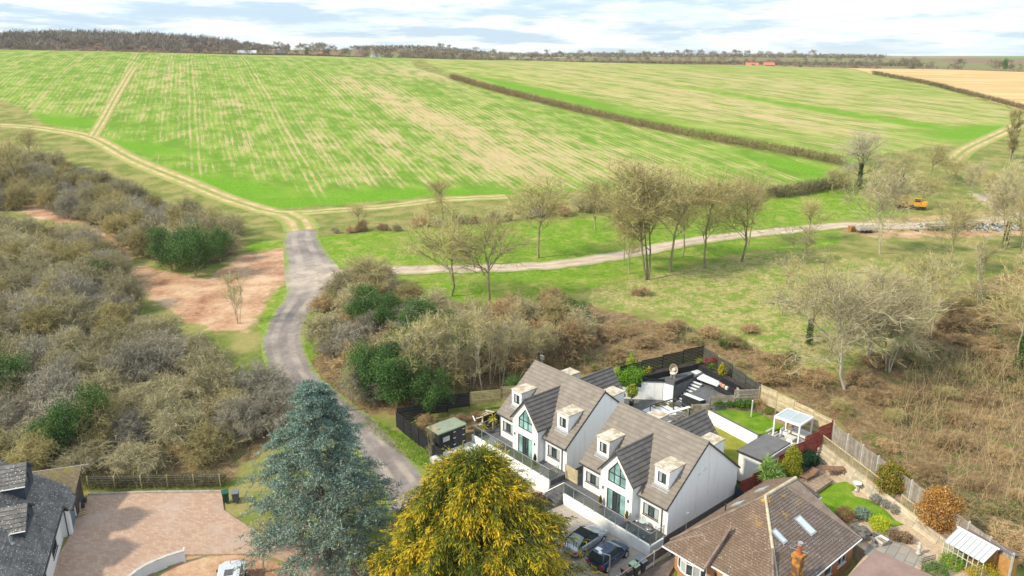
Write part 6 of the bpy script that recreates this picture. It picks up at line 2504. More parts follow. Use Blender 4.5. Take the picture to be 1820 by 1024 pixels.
def leaf_material(name, c0, c1, c2=None, rough=.6, rv=.12, trans=.25):
    n = NT(name, rough, .3)
    t = n.attr('tone')
    c = n.mix(t, c0, c1) if c2 is None else n.ramp(t, [(0, c0), (.55, c1), (1, c2)])
    c = n.mix(1.0, c, n.rng(n.rnd(), 0, 1, 1 - rv, 1 + rv, False), 'MULTIPLY')
    n.color(c)
    if trans:
        tl = n.t.nodes.new('ShaderNodeBsdfTranslucent')
        n.lk(c, tl.inputs[0])
        mx = n.t.nodes.new('ShaderNodeMixShader')
        mx.inputs[0].default_value = trans
        n.t.links.new(n.b.outputs[0], mx.inputs[1])
        n.t.links.new(tl.outputs[0], mx.inputs[2])
        n.t.links.new(mx.outputs[0], n.out.inputs[0])
    return n.mat


BARK_G = twig_material('bark_grey_olive', (.23, .20, .13), (.34, .30, .18), (.40, .35, .10))
BARK_P = twig_material('bark_pale', (.36, .325, .24), (.48, .44, .34))
TWIG_Y = twig_material('twigs_yellow_olive', (.40, .345, .15), (.52, .45, .22), (.50, .44, .12))
TWIG_P = twig_material('twigs_pale_gold', (.40, .345, .20), (.53, .465, .29), (.50, .42, .16))
TWIG_G = twig_material('twigs_grey', (.36, .32, .24), (.48, .43, .33))
TWIG_O = twig_material('twigs_scrub_olive', (.31, .27, .15), (.44, .395, .25), (.44, .38, .13), .25)
TWIG_B = twig_material('twigs_scrub_brown', (.33, .22, .115), (.48, .345, .19), (.36, .30, .10), .25)
IVY = leaf_material('ivy_leaf', (.03, .07, .012), (.09, .17, .03))
HOLLY = leaf_material('holly_leaf', (.022, .075, .016), (.085, .19, .04), (.22, .32, .09))


def bare_tree(seed, h=10.0, trunk=.28, spread=.75, n1=11, n2=8, n3=7, n4=6, up=.35, r0=.16, stems=1, tw=.0082, mats=(BARK_G, TWIG_Y), lean=0.0):
    global RNG
    RNG = np.random.default_rng(seed)
    tp = []
    for s in range(stems):
        a = RNG.uniform(0, 2 * pi)
        k = (0.0 if stems == 1 else .16) + lean
        z = np.linspace(0, h * .8, 7)
        w = np.cumsum(RNG.normal(0, .10, (7, 2)), 0) * (z[:, None] > 0)
        tp.append(np.column_stack([cos(a) * k * z + w[:, 0] + (.2 * cos(a) if stems > 1 else 0), sin(a) * k * z + w[:, 1] + (.2 * sin(a) if stems > 1 else 0), z]))
    P0 = np.array(tp)
    P1, t1 = grow(P0, n1 // (1 if stems == 1 else 2) + 1, trunk, .97, h * .46 * spread, .75, up, .16, 6, taper=.45)
    P2, _ = grow(P1, n2, .25, .98, h * .22 * spread, .7, up * .6, .2, 5)
    P3, _ = grow(P2, n3, .2, 1, h * .125 * spread, .65, up * .4, .25, 4)
    P4, _ = grow(P3, n4, .2, 1, h * .062 * spread, .6, up * .3, .25, 3)
    R0 = np.broadcast_to(np.linspace(r0, r0 * .25, 7), (stems, 7)) / (stems ** .35)
    R1 = radii(len(P1), 6, r0 * .36, r0 * .11)
    R2 = radii(len(P2), 5, r0 * .17, tw * 1.6)
    v1 = join(tubes(P0, R0, 7), tubes(P1, R1, 5), tubes(P2, R2, 3))
    v2 = join(tubes(P3, radii(len(P3), 4, tw * 1.8, tw), 2), tubes(P4, radii(len(P4), 3, tw * 1.1, tw * .7), 2))
    top = max(v1[0][:, 2].max(), v2[0][:, 2].max())
    return {'trunk': np_mesh('trunk', v1[0], v1[1], [mats[0]], True), 'crown': np_mesh('twigs', v2[0], v2[1], [mats[1]]), 'h': top}


def scrub(seed, h=4.6, r=3.2, n0=12, mats=None, n3=11, n4=6, tw=.0135, arch=.12):
    """Dense round thorn bush: arching stems and a mass of twigs."""
    global RNG
    RNG = np.random.default_rng(seed)
    a = RNG.uniform(0, 2 * pi, n0)
    k = np.sqrt(RNG.uniform(.02, 1, n0))
    z = np.linspace(0, 1, 6)
    e = np.stack([np.cos(a) * k * r * .72, np.sin(a) * k * r * .72, h * (.80 - .42 * k ** 2) * RNG.uniform(.85, 1.12, n0)], -1)
    P0 = np.stack([e[:, 0:1] * z ** 1.3, e[:, 1:2] * z ** 1.3, e[:, 2:3] * z ** .85], -1) + RNG.normal(0, .06, (n0, 6, 3)) * z[None, :, None]
    P1, _ = grow(P0, 11, .3, 1, h * .34, .75, .15, .22, 5, arch)
    P2, _ = grow(P1, n3, .15, 1, h * .19, .8, .08, .28, 4, arch)
    P3, _ = grow(P2, n4, .2, 1, h * .085, .7, .05, .3, 3, arch)
    v = join(tubes(P0, radii(n0, 6, .06, .03), 4), tubes(P1, radii(len(P1), 5, .026, .015), 3),
             tubes(P2, radii(len(P2), 4, tw * 1.15, tw * .8), 2), tubes(P3, radii(len(P3), 3, tw * .9, tw * .6), 2))
    V = v[0]
    V[:, 2] = np.maximum(V[:, 2], -.1)
    return {'me': np_mesh('thorn_bush', V, v[1], [mats or TWIG_O]), 'h': V[:, 2].max()}


def evergreen(seed, h=5.0, r=2.4, n=7000, size=.11, mat=None, bark=None, lumps=16, low=.05):
    """Leafy evergreen: lobes of leaf faces round a stem; gaps between the lobes."""
    global RNG
    RNG = np.random.default_rng(seed)
    c = RNG.normal(size=(lumps, 3))
    c = unit(c) * RNG.uniform(.35, .9, (lumps, 1))
    c = c * np.array([r, r, h * .42]) + np.array([0, 0, h * .52])
    rad = RNG.uniform(.20, .46, lumps) * r * (1.0 if lumps < 30 else .72)
    w = rad ** 2
    k = RNG.choice(lumps, n, p=w / w.sum())
    d = unit(RNG.normal(size=(n, 3)))
    C = c[k] + d * (rad[k] * RNG.uniform(.45, 1.25, n))[:, None]
    C[:, 2] = np.maximum(C[:, 2], low)
    V, F = leaf_quads(C, size, .9, d)
    tone = np.repeat(np.clip(RNG.normal(.45, .22, n) + (RNG.uniform(-.2, .25, lumps))[k], 0, 1), 4)
    z = np.linspace(0, 1, 5)
    P0 = np.stack([np.zeros(5), np.zeros(5), z * h * .7], -1)[None]
    P1, _ = grow(P0, 12, .1, .95, r * .9, .9, .2, .15, 4)
    b = join(tubes(P0, np.linspace(.12, .04, 5)[None], 6), tubes(P1, radii(len(P1), 4, .05, .02), 4))
    return {'trunk': np_mesh('trunk', b[0], b[1], [bark or BARK_G], True), 'crown': np_mesh('foliage', V, F, [mat or HOLLY], attrs={'tone': tone}), 'h': float(C[:, 2].max())}


def ivy_mesh(seed, h, r, n=1200, size=.14, top=.75):
    global RNG
    RNG = np.random.default_rng(seed)
    z = RNG.uniform(0, 1, n) ** .8
    a = RNG.uniform(0, 2 * pi, n)
    q = r * (1.1 - .5 * z) * RNG.uniform(.5, 1.3, n)
    C = np.stack([np.cos(a) * q, np.sin(a) * q, z * h * top + .1], -1)
    V, F = leaf_quads(C, size)
    return np_mesh('ivy', V, F, [IVY], attrs={'tone': np.repeat(RNG.uniform(0, 1, n), 4)})


def plant(name, label, cat, proto, loc, s=1.0, rz=None, group=None, extra=None, sxy=1.0):
    rz = random.uniform(0, 2 * pi) if rz is None else rz
    if 'me' in proto:
        o = link(name, proto['me'], None, tuple(loc), (0, 0, rz), (s * sxy, s * sxy, s))
        return tag(o, label, cat, group)
    t = thing(name, label, cat, tuple(loc), rz, group)
    t.scale = (s * sxy, s * sxy, s)
    for k in ('trunk', 'crown'):
        link(k, proto[k], t)
    for k, me in (extra or {}).items():
        link(k, me, t)
    return t


def gz(x, y):
    return float(grid_h(np.array([x]), np.array([y]))[0])


# ------------------------------------------------------------------ bare trees along the track
T_UP = [bare_tree(s, 10, .3, .82, 12, 8, 7, 4, .42, .12) for s in (11, 12)]
T_SP = [bare_tree(s, 10, .26, 1.05, 13, 8, 7, 4, .25, .14) for s in (21, 22, 23)]
T_MULTI = bare_tree(31, 10, .3, .85, 14, 8, 7, 4, .4, .14, stems=4)
T_OAK = bare_tree(41, 10, .2, 1.05, 15, 9, 7, 5, .12, .24, mats=(BARK_G, TWIG_G))
T_PALE = [bare_tree(s, 10, .22, 1.0, 13, 9, 7, 4, .2, .13, stems=st, mats=(BARK_P, TWIG_P), tw=.011) for s, st in ((51, 2), (52, 3))]
T_SLIM = [bare_tree(s, 10, .16, .48, 10, 7, 4, 2, .7, .085, stems=st, mats=(BARK_P, TWIG_Y), tw=.0095) for s, st in ((61, 3), (62, 4))]
T_POP = bare_tree(71, 10, .1, .32, 26, 8, 6, 5, 1.2, .13, stems=3)
TREES = [
    (802, 526, 330, T_SP[0], 'bare tree at the left end of the row, just below the track', 1.0),
    (870, 548, 345, T_SP[1], 'bare forked tree below the track, second from the left', 1.05),
    (957, 458, 298, T_UP[0], 'tall single stemmed bare tree above the track with a dark trunk', 1.25),
    (1058, 409, 302, T_SP[2], 'bare tree on the grass nearest the field edge', 1.0),
    (1118, 486, 378, T_UP[1], 'small bare tree left of the many stemmed one', 1.1),
    (1152, 499, 266, T_MULTI, 'large many stemmed bare tree in the middle of the row', .95),
    (1191, 483, 275, T_UP[0], 'bare tree with yellowish trunk right of the many stemmed tree', 1.0),
    (1213, 456, 300, T_SP[0], 'bare leaning tree beside the track', .8),
    (1254, 478, 282, T_UP[1], 'slender bare tree below the track with a curved trunk', .95),
    (1318, 466, 278, T_SP[1], 'bare tree right of the row, standing on tussocky grass', .9),
    (1330, 436, 300, T_UP[0], 'bare twin stemmed tree close behind the right end of the row', .85),
    (1108, 470, 360, T_UP[0], 'thin pale bare tree behind the small tree beside the track', .9),
    (640, 408, 352, T_SP[2], 'small bare tree in the hedge line at the field corner', 1.15),
    (765, 398, 350, T_SP[0], 'small dark bare tree in the hedge line above the grass', 1.25),
    (785, 398, 303, T_UP[1], 'tall bare tree in the hedge line behind the first track trees', 1.1),
    (1440, 428, 340, T_SP[2], 'small yellowish bare tree standing alone by the track', 1.0),
    (1526, 336, 222, T_OAK, 'broad dark oak with ivy covered trunk at the hedge corner', 1.0),
    (1566, 452, 268, T_PALE[0], 'pale twin trunked bare tree in front of the yellow excavator', .75),
    (1655, 322, 240, T_SP[1], 'bare tree at the field gate right of the oak', 1.1),
    (1695, 330, 262, T_SP[0], 'bare yellowish tree beside the field gate track', 1.0),
    (1680, 487, 330, T_SP[2], 'spreading bare tree in front of the rubble heap', .9),
    (1785, 442, 272, T_PALE[1], 'tall pale bare tree with ivy foot near the right edge', .7),
    (1798, 285, 190, T_POP, 'narrow upright poplar at the right edge of the far field', .9),
    (1437, 614, 425, T_SP[0], 'bare tree with ivy clad trunk left of the big pale tree', .8),
    (1506, 692, 448, T_PALE[0], 'big pale many branched bare tree behind the pergola', .98),
    (1578, 660, 470, T_PALE[1], 'pale leaning bare tree right of the big one', .8),
    (1808, 657, 440, T_SP[1], 'bare tree with a thick green ivy trunk at the right edge', .8),
    (1390, 560, 440, T_SLIM[0], 'slim yellow bare tree on the dry grass', 1.2),
    (1650, 600, 440, T_SLIM[1], 'slim many stemmed bare tree behind the bramble slope', 1.1),
    (1745, 560, 410, T_SLIM[0], 'slim bare tree above the dark bramble patch', 1.3),
    (425, 575, 472, T_SLIM[1], 'slim bare sapling standing on the bare red earth', 1.0),
    (470, 1015, 905, T_SLIM[0], 'thin bare sapling beside the white off road vehicle', 1.2),
    (764, 836, 748, T_SLIM[0], 'thin bare sapling on the verge beside the lane, near the black fence', .5),
    (1480, 345, 290, T_SP[2], 'bare yellowish tree left of the oak at the hedge end', 1.2),
    (1600, 345, 255, T_SP[1], 'broad bare tree close right of the ivy oak', 1.1),
    (1640, 372, 285, T_SP[0], 'bare tree behind the yellow excavator', 1.1),
    (1725, 352, 275, T_PALE[0], 'pale bare tree beside the bend of the far track', .8),
    (1755, 372, 290, T_SP[2], 'bare tree above the rubble heap near the right edge', 1.0),
    (1810, 470, 300, T_SP[0], 'bare tree cut by the right edge above the slope', 1.0),
    (1640, 560, 430, T_SP[1], 'yellowish bare tree right behind the big pale tree', 1.0),
    (1430, 470, 395, T_SLIM[1], 'golden twigged young tree on the dry grass by the track', 1.6),
    (1540, 640, 452, T_PALE[1], 'pale bare tree close behind the big pale tree', 1.0),
    (1800, 560, 430, T_SLIM[0], 'slim bare tree at the right edge of the slope', 1.3),
    (655, 520, 438, T_SP[1], 'low rounded bare tree at the bend of the track', 1.5),
]
for i, (u, v, vt, pr, lab, sxy) in enumerate(TREES):
    p = ground(u, v)
    hh = top_h(p, vt)
    s = hh / pr['h']
    ex = None
    if 'ivy' in lab:
        ex = {'ivy': ivy_mesh(300 + i, 10, .38, 1100, .10, .55 if 'oak' in lab else .36)}
    plant('bare_tree', lab, 'tree', pr, p, s, i * 1.7, 'bare trees along the track and slope', ex, sxy * (1.3 if 'slim' not in lab and 'thin' not in lab else 1.0))

# pale thin stems of the ivy wood behind the shed
ORD0 = ['first', 'second', 'third', 'fourth', 'fifth', 'sixth', 'seventh', 'eighth', 'ninth', 'tenth', 'eleventh', 'twelfth', 'thirteenth', 'fourteenth', 'fifteenth', 'sixteenth', 'seventeenth', 'eighteenth', 'nineteenth', 'twentieth']
SLM = ((775, 702, 545), (735, 715, 560), (838, 690, 540), (805, 706, 560), (872, 682, 545), (905, 672, 555), (935, 662, 560), (960, 655, 565), (890, 690, 580), (790, 690, 545), (818, 672, 535), (755, 700, 570), (860, 700, 575), (700, 690, 575), (945, 675, 585), (985, 650, 570), (620, 730, 640), (850, 640, 520), (925, 640, 535))
for i, (u, v, vt) in enumerate(SLM):
    p = ground(u, v)
    rank = sorted(SLM, key=lambda q: q[0]).index((u, v, vt))
    plant('bare_tree', 'slender pale bare tree in the ivy wood, %s from the left' % ORD0[rank], 'tree', T_SLIM[i % 2], p, top_h(p, vt) / T_SLIM[i % 2]['h'], i * 2.1, 'slender trees of the ivy wood', None, 1.05)
EV = [evergreen(s, 5, 2.5, 17000, .06, None, None, 60) for s in (81, 82, 83)]
for i, (u, v, vt, sxy, lab) in enumerate(((742, 600, 522, 1.0, 'dark evergreen holly at the top of the ivy wood'), (795, 612, 545, .9, 'dark evergreen right of the topmost holly'),
                                          (648, 575, 510, 1.1, 'grey green evergreen near the bend of the track'), (706, 722, 612, 1.0, 'large pale topped evergreen above the black fence'),
                                          (652, 705, 600, .9, 'dark evergreen beside the lane behind the cedar'), (735, 668, 570, .9, 'dark evergreen in the middle of the ivy wood'),
                                          (770, 735, 650, .9, 'dark evergreen against the black slatted fence'), (348, 492, 385, .85, 'dark ivy covered evergreen at the edge of the red earth'),
                                          (305, 482, 400, .8, 'pale green ivy clad tree beside the dark evergreen'), (185, 512, 455, .8, 'evergreen bush among the bare scrub left of the red earth'),
                                          (18, 720, 610, .9, 'tall dark evergreen at the left edge of the thicket'), (150, 800, 690, .8, 'dark ivy covered tree in the near thicket'),
                                          (95, 820, 735, .8, 'dark evergreen behind the grey tiled house'), (392, 466, 395, .7, 'ivy clad trunk right of the dark evergreen'),
                                          (920, 705, 665, 1.2, 'small dark laurel at the foot of the ivy wood'), (690, 588, 515, .9, 'mid green evergreen left of the topmost holly'), (690, 690, 590, .9, 'mid green evergreen left of the large pale topped one'), (830, 640, 575, 1.0, 'evergreen behind the pale stems of the ivy wood'), (1020, 575, 530, 1.6, 'grey green evergreen bush on the bramble mound below the track'))):
    p = ground(u, v)
    e = EV[i % 3]
    plant('evergreen_tree', lab, 'tree', e, p, top_h(p, vt) / e['h'], i * 1.3, 'evergreens among the bare scrub', None, sxy)

# ------------------------------------------------------------------ thorn scrub: each bush a thing
TWIG_O2 = twig_material('twigs_scrub_grey', (.30, .27, .20), (.42, .385, .30), None, .2)
TWIG_O3 = twig_material('twigs_scrub_gold', (.30, .25, .11), (.43, .36, .17), (.36, .36, .12), .2)
SB = [scrub(s, 4.6, 3.3, mats=mt_) for s, mt_ in ((101, TWIG_O), (102, TWIG_O2), (103, TWIG_O3), (104, TWIG_O))]
SBB = [scrub(s, 3.2, 2.4, 10, TWIG_B) for s in (111, 112)]
LANE_W = np.array([ground(*p)[:2] for p in ((735, 905), (722, 866), (690, 822), (645, 768), (590, 725), (540, 688), (512, 645), (503, 600), (518, 560), (545, 522), (556, 490))])


def line_dist(x, y, L):
    d = 1e9
    for a, c in zip(L[:-1], L[1:]):
        e = c - a
        t = np.clip(((x - a[0]) * e[0] + (y - a[1]) * e[1]) / (e @ e), 0, 1)
        d = min(d, math.hypot(x - a[0] - t * e[0], y - a[1] - t * e[1]))
    return d


def scatter(poly, spacing, seed, avoid=()):
    rs = random.Random(seed)
    P = np.array(poly)
    x0, y0, x1, y1 = P[:, 0].min(), P[:, 1].min(), P[:, 0].max(), P[:, 1].max()
    out, cells = [], {}
    for _ in range(int((x1 - x0) * (y1 - y0) / spacing ** 2 * 14)):
        x, y = rs.uniform(x0, x1), rs.uniform(y0, y1)
        k = (int(x // spacing), int(y // spacing))
        if any(math.hypot(x - a, y - b) < spacing for i in (-1, 0, 1) for j in (-1, 0, 1) for a, b in cells.get((k[0] + i, k[1] + j), ())):
            continue
        if poly_sd(np.array([x]), np.array([y]), poly)[0] < .3:
            continue
        if any(poly_sd(np.array([x]), np.array([y]), q)[0] > -m for q, m in avoid):
            continue
        cells.setdefault(k, []).append((x, y))
        out.append((x, y))
    return out


def place_words(x, y, z, ubands, vbands):
    u, v = project((x, y, z))
    return next(w for lim, w in ubands if u < lim), next(w for lim, w in vbands if v < lim)


TONE = {id(SB[0]): 'olive', id(SB[1]): 'grey', id(SB[2]): 'golden brown', id(SB[3]): 'dull olive', id(SBB[0]): 'brown', id(SBB[1]): 'dark brown'}
UB = ((60, 'at the far left'), (130, 'left'), (200, 'left of centre'), (270, 'in the centre'), (340, 'right of centre'), (420, 'towards the right'), (9999, 'beside the lane'))
VB = ((480, 'at top of near thicket'), (560, 'in near thicket, level with red earth'), (650, 'high in near thicket'), (720, 'midway down near thicket'), (790, 'low in near thicket'), (9999, 'in near thicket behind wire fence'))
UB2 = ((70, 'at the far left'), (150, 'left'), (230, 'left of centre'), (300, 'right of centre'), (370, 'towards the right'), (9999, 'at the right end'))
VB2 = ((330, 'at back of far scrub band'), (380, 'in middle of far scrub band'), (430, 'at front of far scrub band'), (9999, 'in far scrub beside red earth'))
UB3 = ((640, 'beside the lane'), (720, 'left'), (800, 'in the centre'), (900, 'right of centre'), (9999, 'at the right end'))
VB3 = ((600, 'in the upper ivy wood'), (660, 'in the middle of the ivy wood'), (9999, 'at the foot of the ivy wood'))
SIZES = ((4.6, 'small'), (5.5, 'middling'), (99, 'tall'))
_rs = random.Random(5)
cnt = [0, 0, 0]
for zone, poly, sp, lab, grp in ((0, BACK, 3.9, 'grey olive thorn bush in the far band of scrub below the field track', 'thorn bushes of the far scrub band'),
                                 (1, FRONT, 3.05, 'grey olive thorn bush in the near thicket above the brick drive', 'thorn bushes of the near thicket')):
    for (x, y) in scatter(poly, sp, 40 + zone, ((DIRT, 1.5),)):
        if line_dist(x, y, LANE_W) < 4.6 or y < 63.5:
            continue
        pr = SB[_rs.randrange(4)]
        hgt = _rs.uniform(3.3, 6.9) * (.85 if y < 68 else 1.0)
        wu, wv = place_words(x, y, gz(x, y), *((UB2, VB2) if zone == 0 else (UB, VB)))
        lab = '%s %s thorn bush %s, %s' % (next(w for lim, w in SIZES if hgt < lim), TONE[id(pr)], wu, wv)
        plant('thorn_bush', lab, 'bush', pr, (x, y, gz(x, y) - .05), hgt / pr['h'], _rs.uniform(0, 6.28), grp, None, _rs.uniform(.95, 1.25) * 4.8 / hgt)
        cnt[zone] += 1
# loose bare trees standing up out of the thicket
for i, (u, v, vt) in enumerate(((30, 340, 205), (150, 452, 385), (60, 300, 215), (210, 395, 330), (385, 420, 352))):
    p = ground(u, v)
    pr = T_SP[i % 3]
    plant('bare_tree', 'loose bare tree ' + ('at the top left edge', 'beside the strip of red earth', 'near the top of the far scrub band', 'in the middle of the far scrub band', 'at the right end of the far scrub band')[i], 'tree', pr, p, top_h(p, vt) / pr['h'], i * 1.1, 'trees rising out of the thicket', None, 1.0)
MID = GP([(570, 690), (552, 640), (560, 560), (620, 505), (690, 512), (760, 552), (880, 562), (1000, 560), (1050, 590), (1010, 640), (940, 655), (880, 692), (800, 712), (720, 725), (650, 735)])
for (x, y) in scatter(MID, 3.4, 77):
    if line_dist(x, y, LANE_W) < 4.2:
        continue
    pr = (SB + SBB)[_rs.randrange(6)]
    hgt = _rs.uniform(3.0, 5.6)
    wu, wv = place_words(x, y, gz(x, y), UB3, VB3)
    plant('thorn_bush', '%s %s thorn bush %s %s' % ('low' if hgt < 3.9 else 'middling' if hgt < 4.8 else 'tall', TONE[id(pr)], wu, wv), 'bush', pr, (x, y, gz(x, y) - .05), hgt / pr['h'], _rs.uniform(0, 6.28), 'bushes of the ivy wood', None, 1.1)
# hedge line of thorn bushes between field and grass
HL = [ground(*p)[:2] for p in ((590, 414), (680, 410), (780, 402), (880, 392), (980, 384), (1080, 374), (1180, 366), (1280, 358), (1370, 350))]
ORD = ['first', 'second', 'third', 'fourth', 'fifth', 'sixth', 'seventh', 'eighth', 'ninth', 'tenth'] + ['%d%s' % (q, 'st' if q % 10 == 1 and q > 20 else 'nd' if q % 10 == 2 and q > 20 else 'rd' if q % 10 == 3 and q > 20 else 'th') for q in range(11, 80)]
HLr = resample(np.array(HL), 3.0)
for k, (x, y) in enumerate(HLr):
    x, y = x + _rs.uniform(-.8, .8), y + _rs.uniform(-1.5, 1.5)
    pr = (SB + SBB)[_rs.randrange(6)]
    hgt = _rs.uniform(2.2, 4.6) * (.75 if k < 14 else 1.1)
    plant('thorn_bush', '%s thorn bush, %s from the left in the ragged hedge line below the field' % (TONE[id(pr)], ORD[k]), 'bush', pr, (x, y, gz(x, y) - .05), hgt / pr['h'], _rs.uniform(0, 6.28), 'bushes of the ragged hedge line', None, 1.15)
# bramble mounds and shrubs on the slope behind the gardens
MOUNDS = [((1010, 560), 2.2, 'brown bramble mound with grey green bush below the track'), ((1060, 600), 2.0, 'rusty brown bush behind the farther white house'), ((1140, 525), 1.3, 'low dark bramble patch at the foot of the many stemmed tree'),
          ((1265, 595), 1.4, 'brown tangle of bramble above the black garden fence'), ((1185, 600), 1.2, 'pale brown bramble tangle above the black garden fence'), ((1400, 640), 1.3, 'green bush on the slope above the pale timber fence'),
          ((1330, 590), 1.3, 'brown bramble tangle right of the garden corner'), ((1290, 618), 1.2, 'yellow green bush just outside the garden corner'), ((1700, 590), 2.4, 'dark brown bramble mound on the right slope'),
          ((1000, 640), 2.2, 'olive bramble mound behind the farther roof'), ((1100, 640), 1.5, 'brown bramble beside the bright bamboo'), ((1620, 640), 1.3, 'small green bush on the dry grass of the right slope')]
GREEN_E = [evergreen(s, 3, 2.2, 3500, .12, leaf_material('bramble_leaf', (.05, .09, .02), (.14, .20, .05), (.22, .28, .06)), None, 14) for s in (91,)]
for i, ((u, v), hgt, lab) in enumerate(MOUNDS):
    p = ground(u, v)
    if 'green bush' in lab:
        plant('shrub', lab, 'bush', GREEN_E[0], p, hgt / GREEN_E[0]['h'], i, None, None, 1.3)
    else:
        pr = SBB[i % 2]
        plant('bramble_bush', lab, 'bush', pr, p, hgt / pr['h'], i, None, None, 2.0)
print('bushes', cnt)

# ------------------------------------------------------------------ the two big conifers
def golden_conifer():
    global RNG
    RNG = np.random.default_rng(500)
    H, Rm = 11.4, 6.6
    base = np.array([-2.7, 46.0, 0.05])
    t = thing('golden_conifer', 'huge golden yellow conifer in front of the white houses', 'tree', base)
    n = 340
    z0 = H * (RNG.uniform(0, 1, n) ** .85) * .96
    ph = np.arange(n) * 2.39996 + RNG.normal(0, .25, n)
    zt = np.clip(z0 + RNG.uniform(.1, 1.0, n), .3, H)
    rr = Rm * np.clip(1 - (zt / (H + .25)) ** 2.5, 0.02, 1) ** .78 * RNG.uniform(.66, 1.18, n)
    rr *= 1 + .12 * np.sin(ph * 3 + zt * 1.1) + .08 * np.sin(ph * 5 - zt * 1.7)
    s = np.linspace(0, 1, 7)
    P = np.stack([np.cos(ph)[:, None] * rr[:, None] * s, np.sin(ph)[:, None] * rr[:, None] * s,
                  z0[:, None] + (zt - z0)[:, None] * s * 1.8 - (rr * .16)[:, None] * s ** 2.5 - .35 * s[None] ** 4], -1)
    B, tb = grow(P, 20, .45, 1.0, 1.25, .50, .12, .08, 5, .17)
    B2, tb2 = grow(B, 5, .15, .95, .55, .6, .0, .1, 4, .16)
    B = B[:, :, :]
    # fronds along every branchlet
    def fronds(Q, m, size, w, tone0):
        N, M = Q.shape[:2]
        idx = np.repeat(np.arange(N), m)
        u = np.tile(np.linspace(.12, 1.0, m), N) + RNG.normal(0, .03, N * m)
        u = np.clip(u, 0, 1)
        k = u * (M - 1)
        i = np.minimum(k.astype(int), M - 2)
        f = (k - i)[:, None]
        p = Q[idx, i] * (1 - f) + Q[idx, i + 1] * f
        d = unit(Q[idx, i + 1] - Q[idx, i])
        side = unit(np.cross(d, unit(RNG.normal(size=d.shape) * .5 + np.array([0, 0, 1])))) * np.where(np.arange(N * m) % 2, 1, -1)[:, None]
        fd = unit(d * .9 + side * (1.0 - .75 * u[:, None]) + np.array([0, 0, -.18]) + RNG.normal(size=d.shape) * .15)
        L = (size * RNG.uniform(.7, 1.35, N * m))[:, None]
        wd = unit(np.cross(fd, RNG.normal(size=d.shape) * .4 + np.array([0, 0, 1]))) * w
        V = np.stack([p, p + fd * L * .45 + wd, p + fd * L, p + fd * L * .45 - wd], 1).reshape(-1, 3)
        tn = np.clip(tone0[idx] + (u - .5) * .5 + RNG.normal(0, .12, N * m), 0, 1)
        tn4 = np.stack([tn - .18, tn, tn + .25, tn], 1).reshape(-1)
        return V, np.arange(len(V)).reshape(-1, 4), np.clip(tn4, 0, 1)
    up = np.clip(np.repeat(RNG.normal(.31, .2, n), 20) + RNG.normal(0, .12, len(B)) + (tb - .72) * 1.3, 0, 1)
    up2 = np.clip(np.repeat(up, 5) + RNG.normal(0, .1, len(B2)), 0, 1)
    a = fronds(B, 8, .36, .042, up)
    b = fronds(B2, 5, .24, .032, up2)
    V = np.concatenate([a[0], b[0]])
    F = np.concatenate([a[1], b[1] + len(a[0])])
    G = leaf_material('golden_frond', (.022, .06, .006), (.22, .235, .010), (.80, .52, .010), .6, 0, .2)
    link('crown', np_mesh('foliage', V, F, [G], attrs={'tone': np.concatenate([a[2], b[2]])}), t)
    z = np.linspace(0, H * .96, 8)
    T0 = np.stack([z * 0, z * 0, z], -1)[None]
    w = join(tubes(T0, np.linspace(.38, .04, 8)[None], 9), tubes(P, radii(n, 7, .05, .015), 4), tubes(B, radii(len(B), 5, .012, .006), 3))
    link('trunk', np_mesh('trunk', w[0], w[1], [twig_material('conifer_bark', (.14, .085, .05), (.22, .14, .09))], True), t)


golden_conifer()


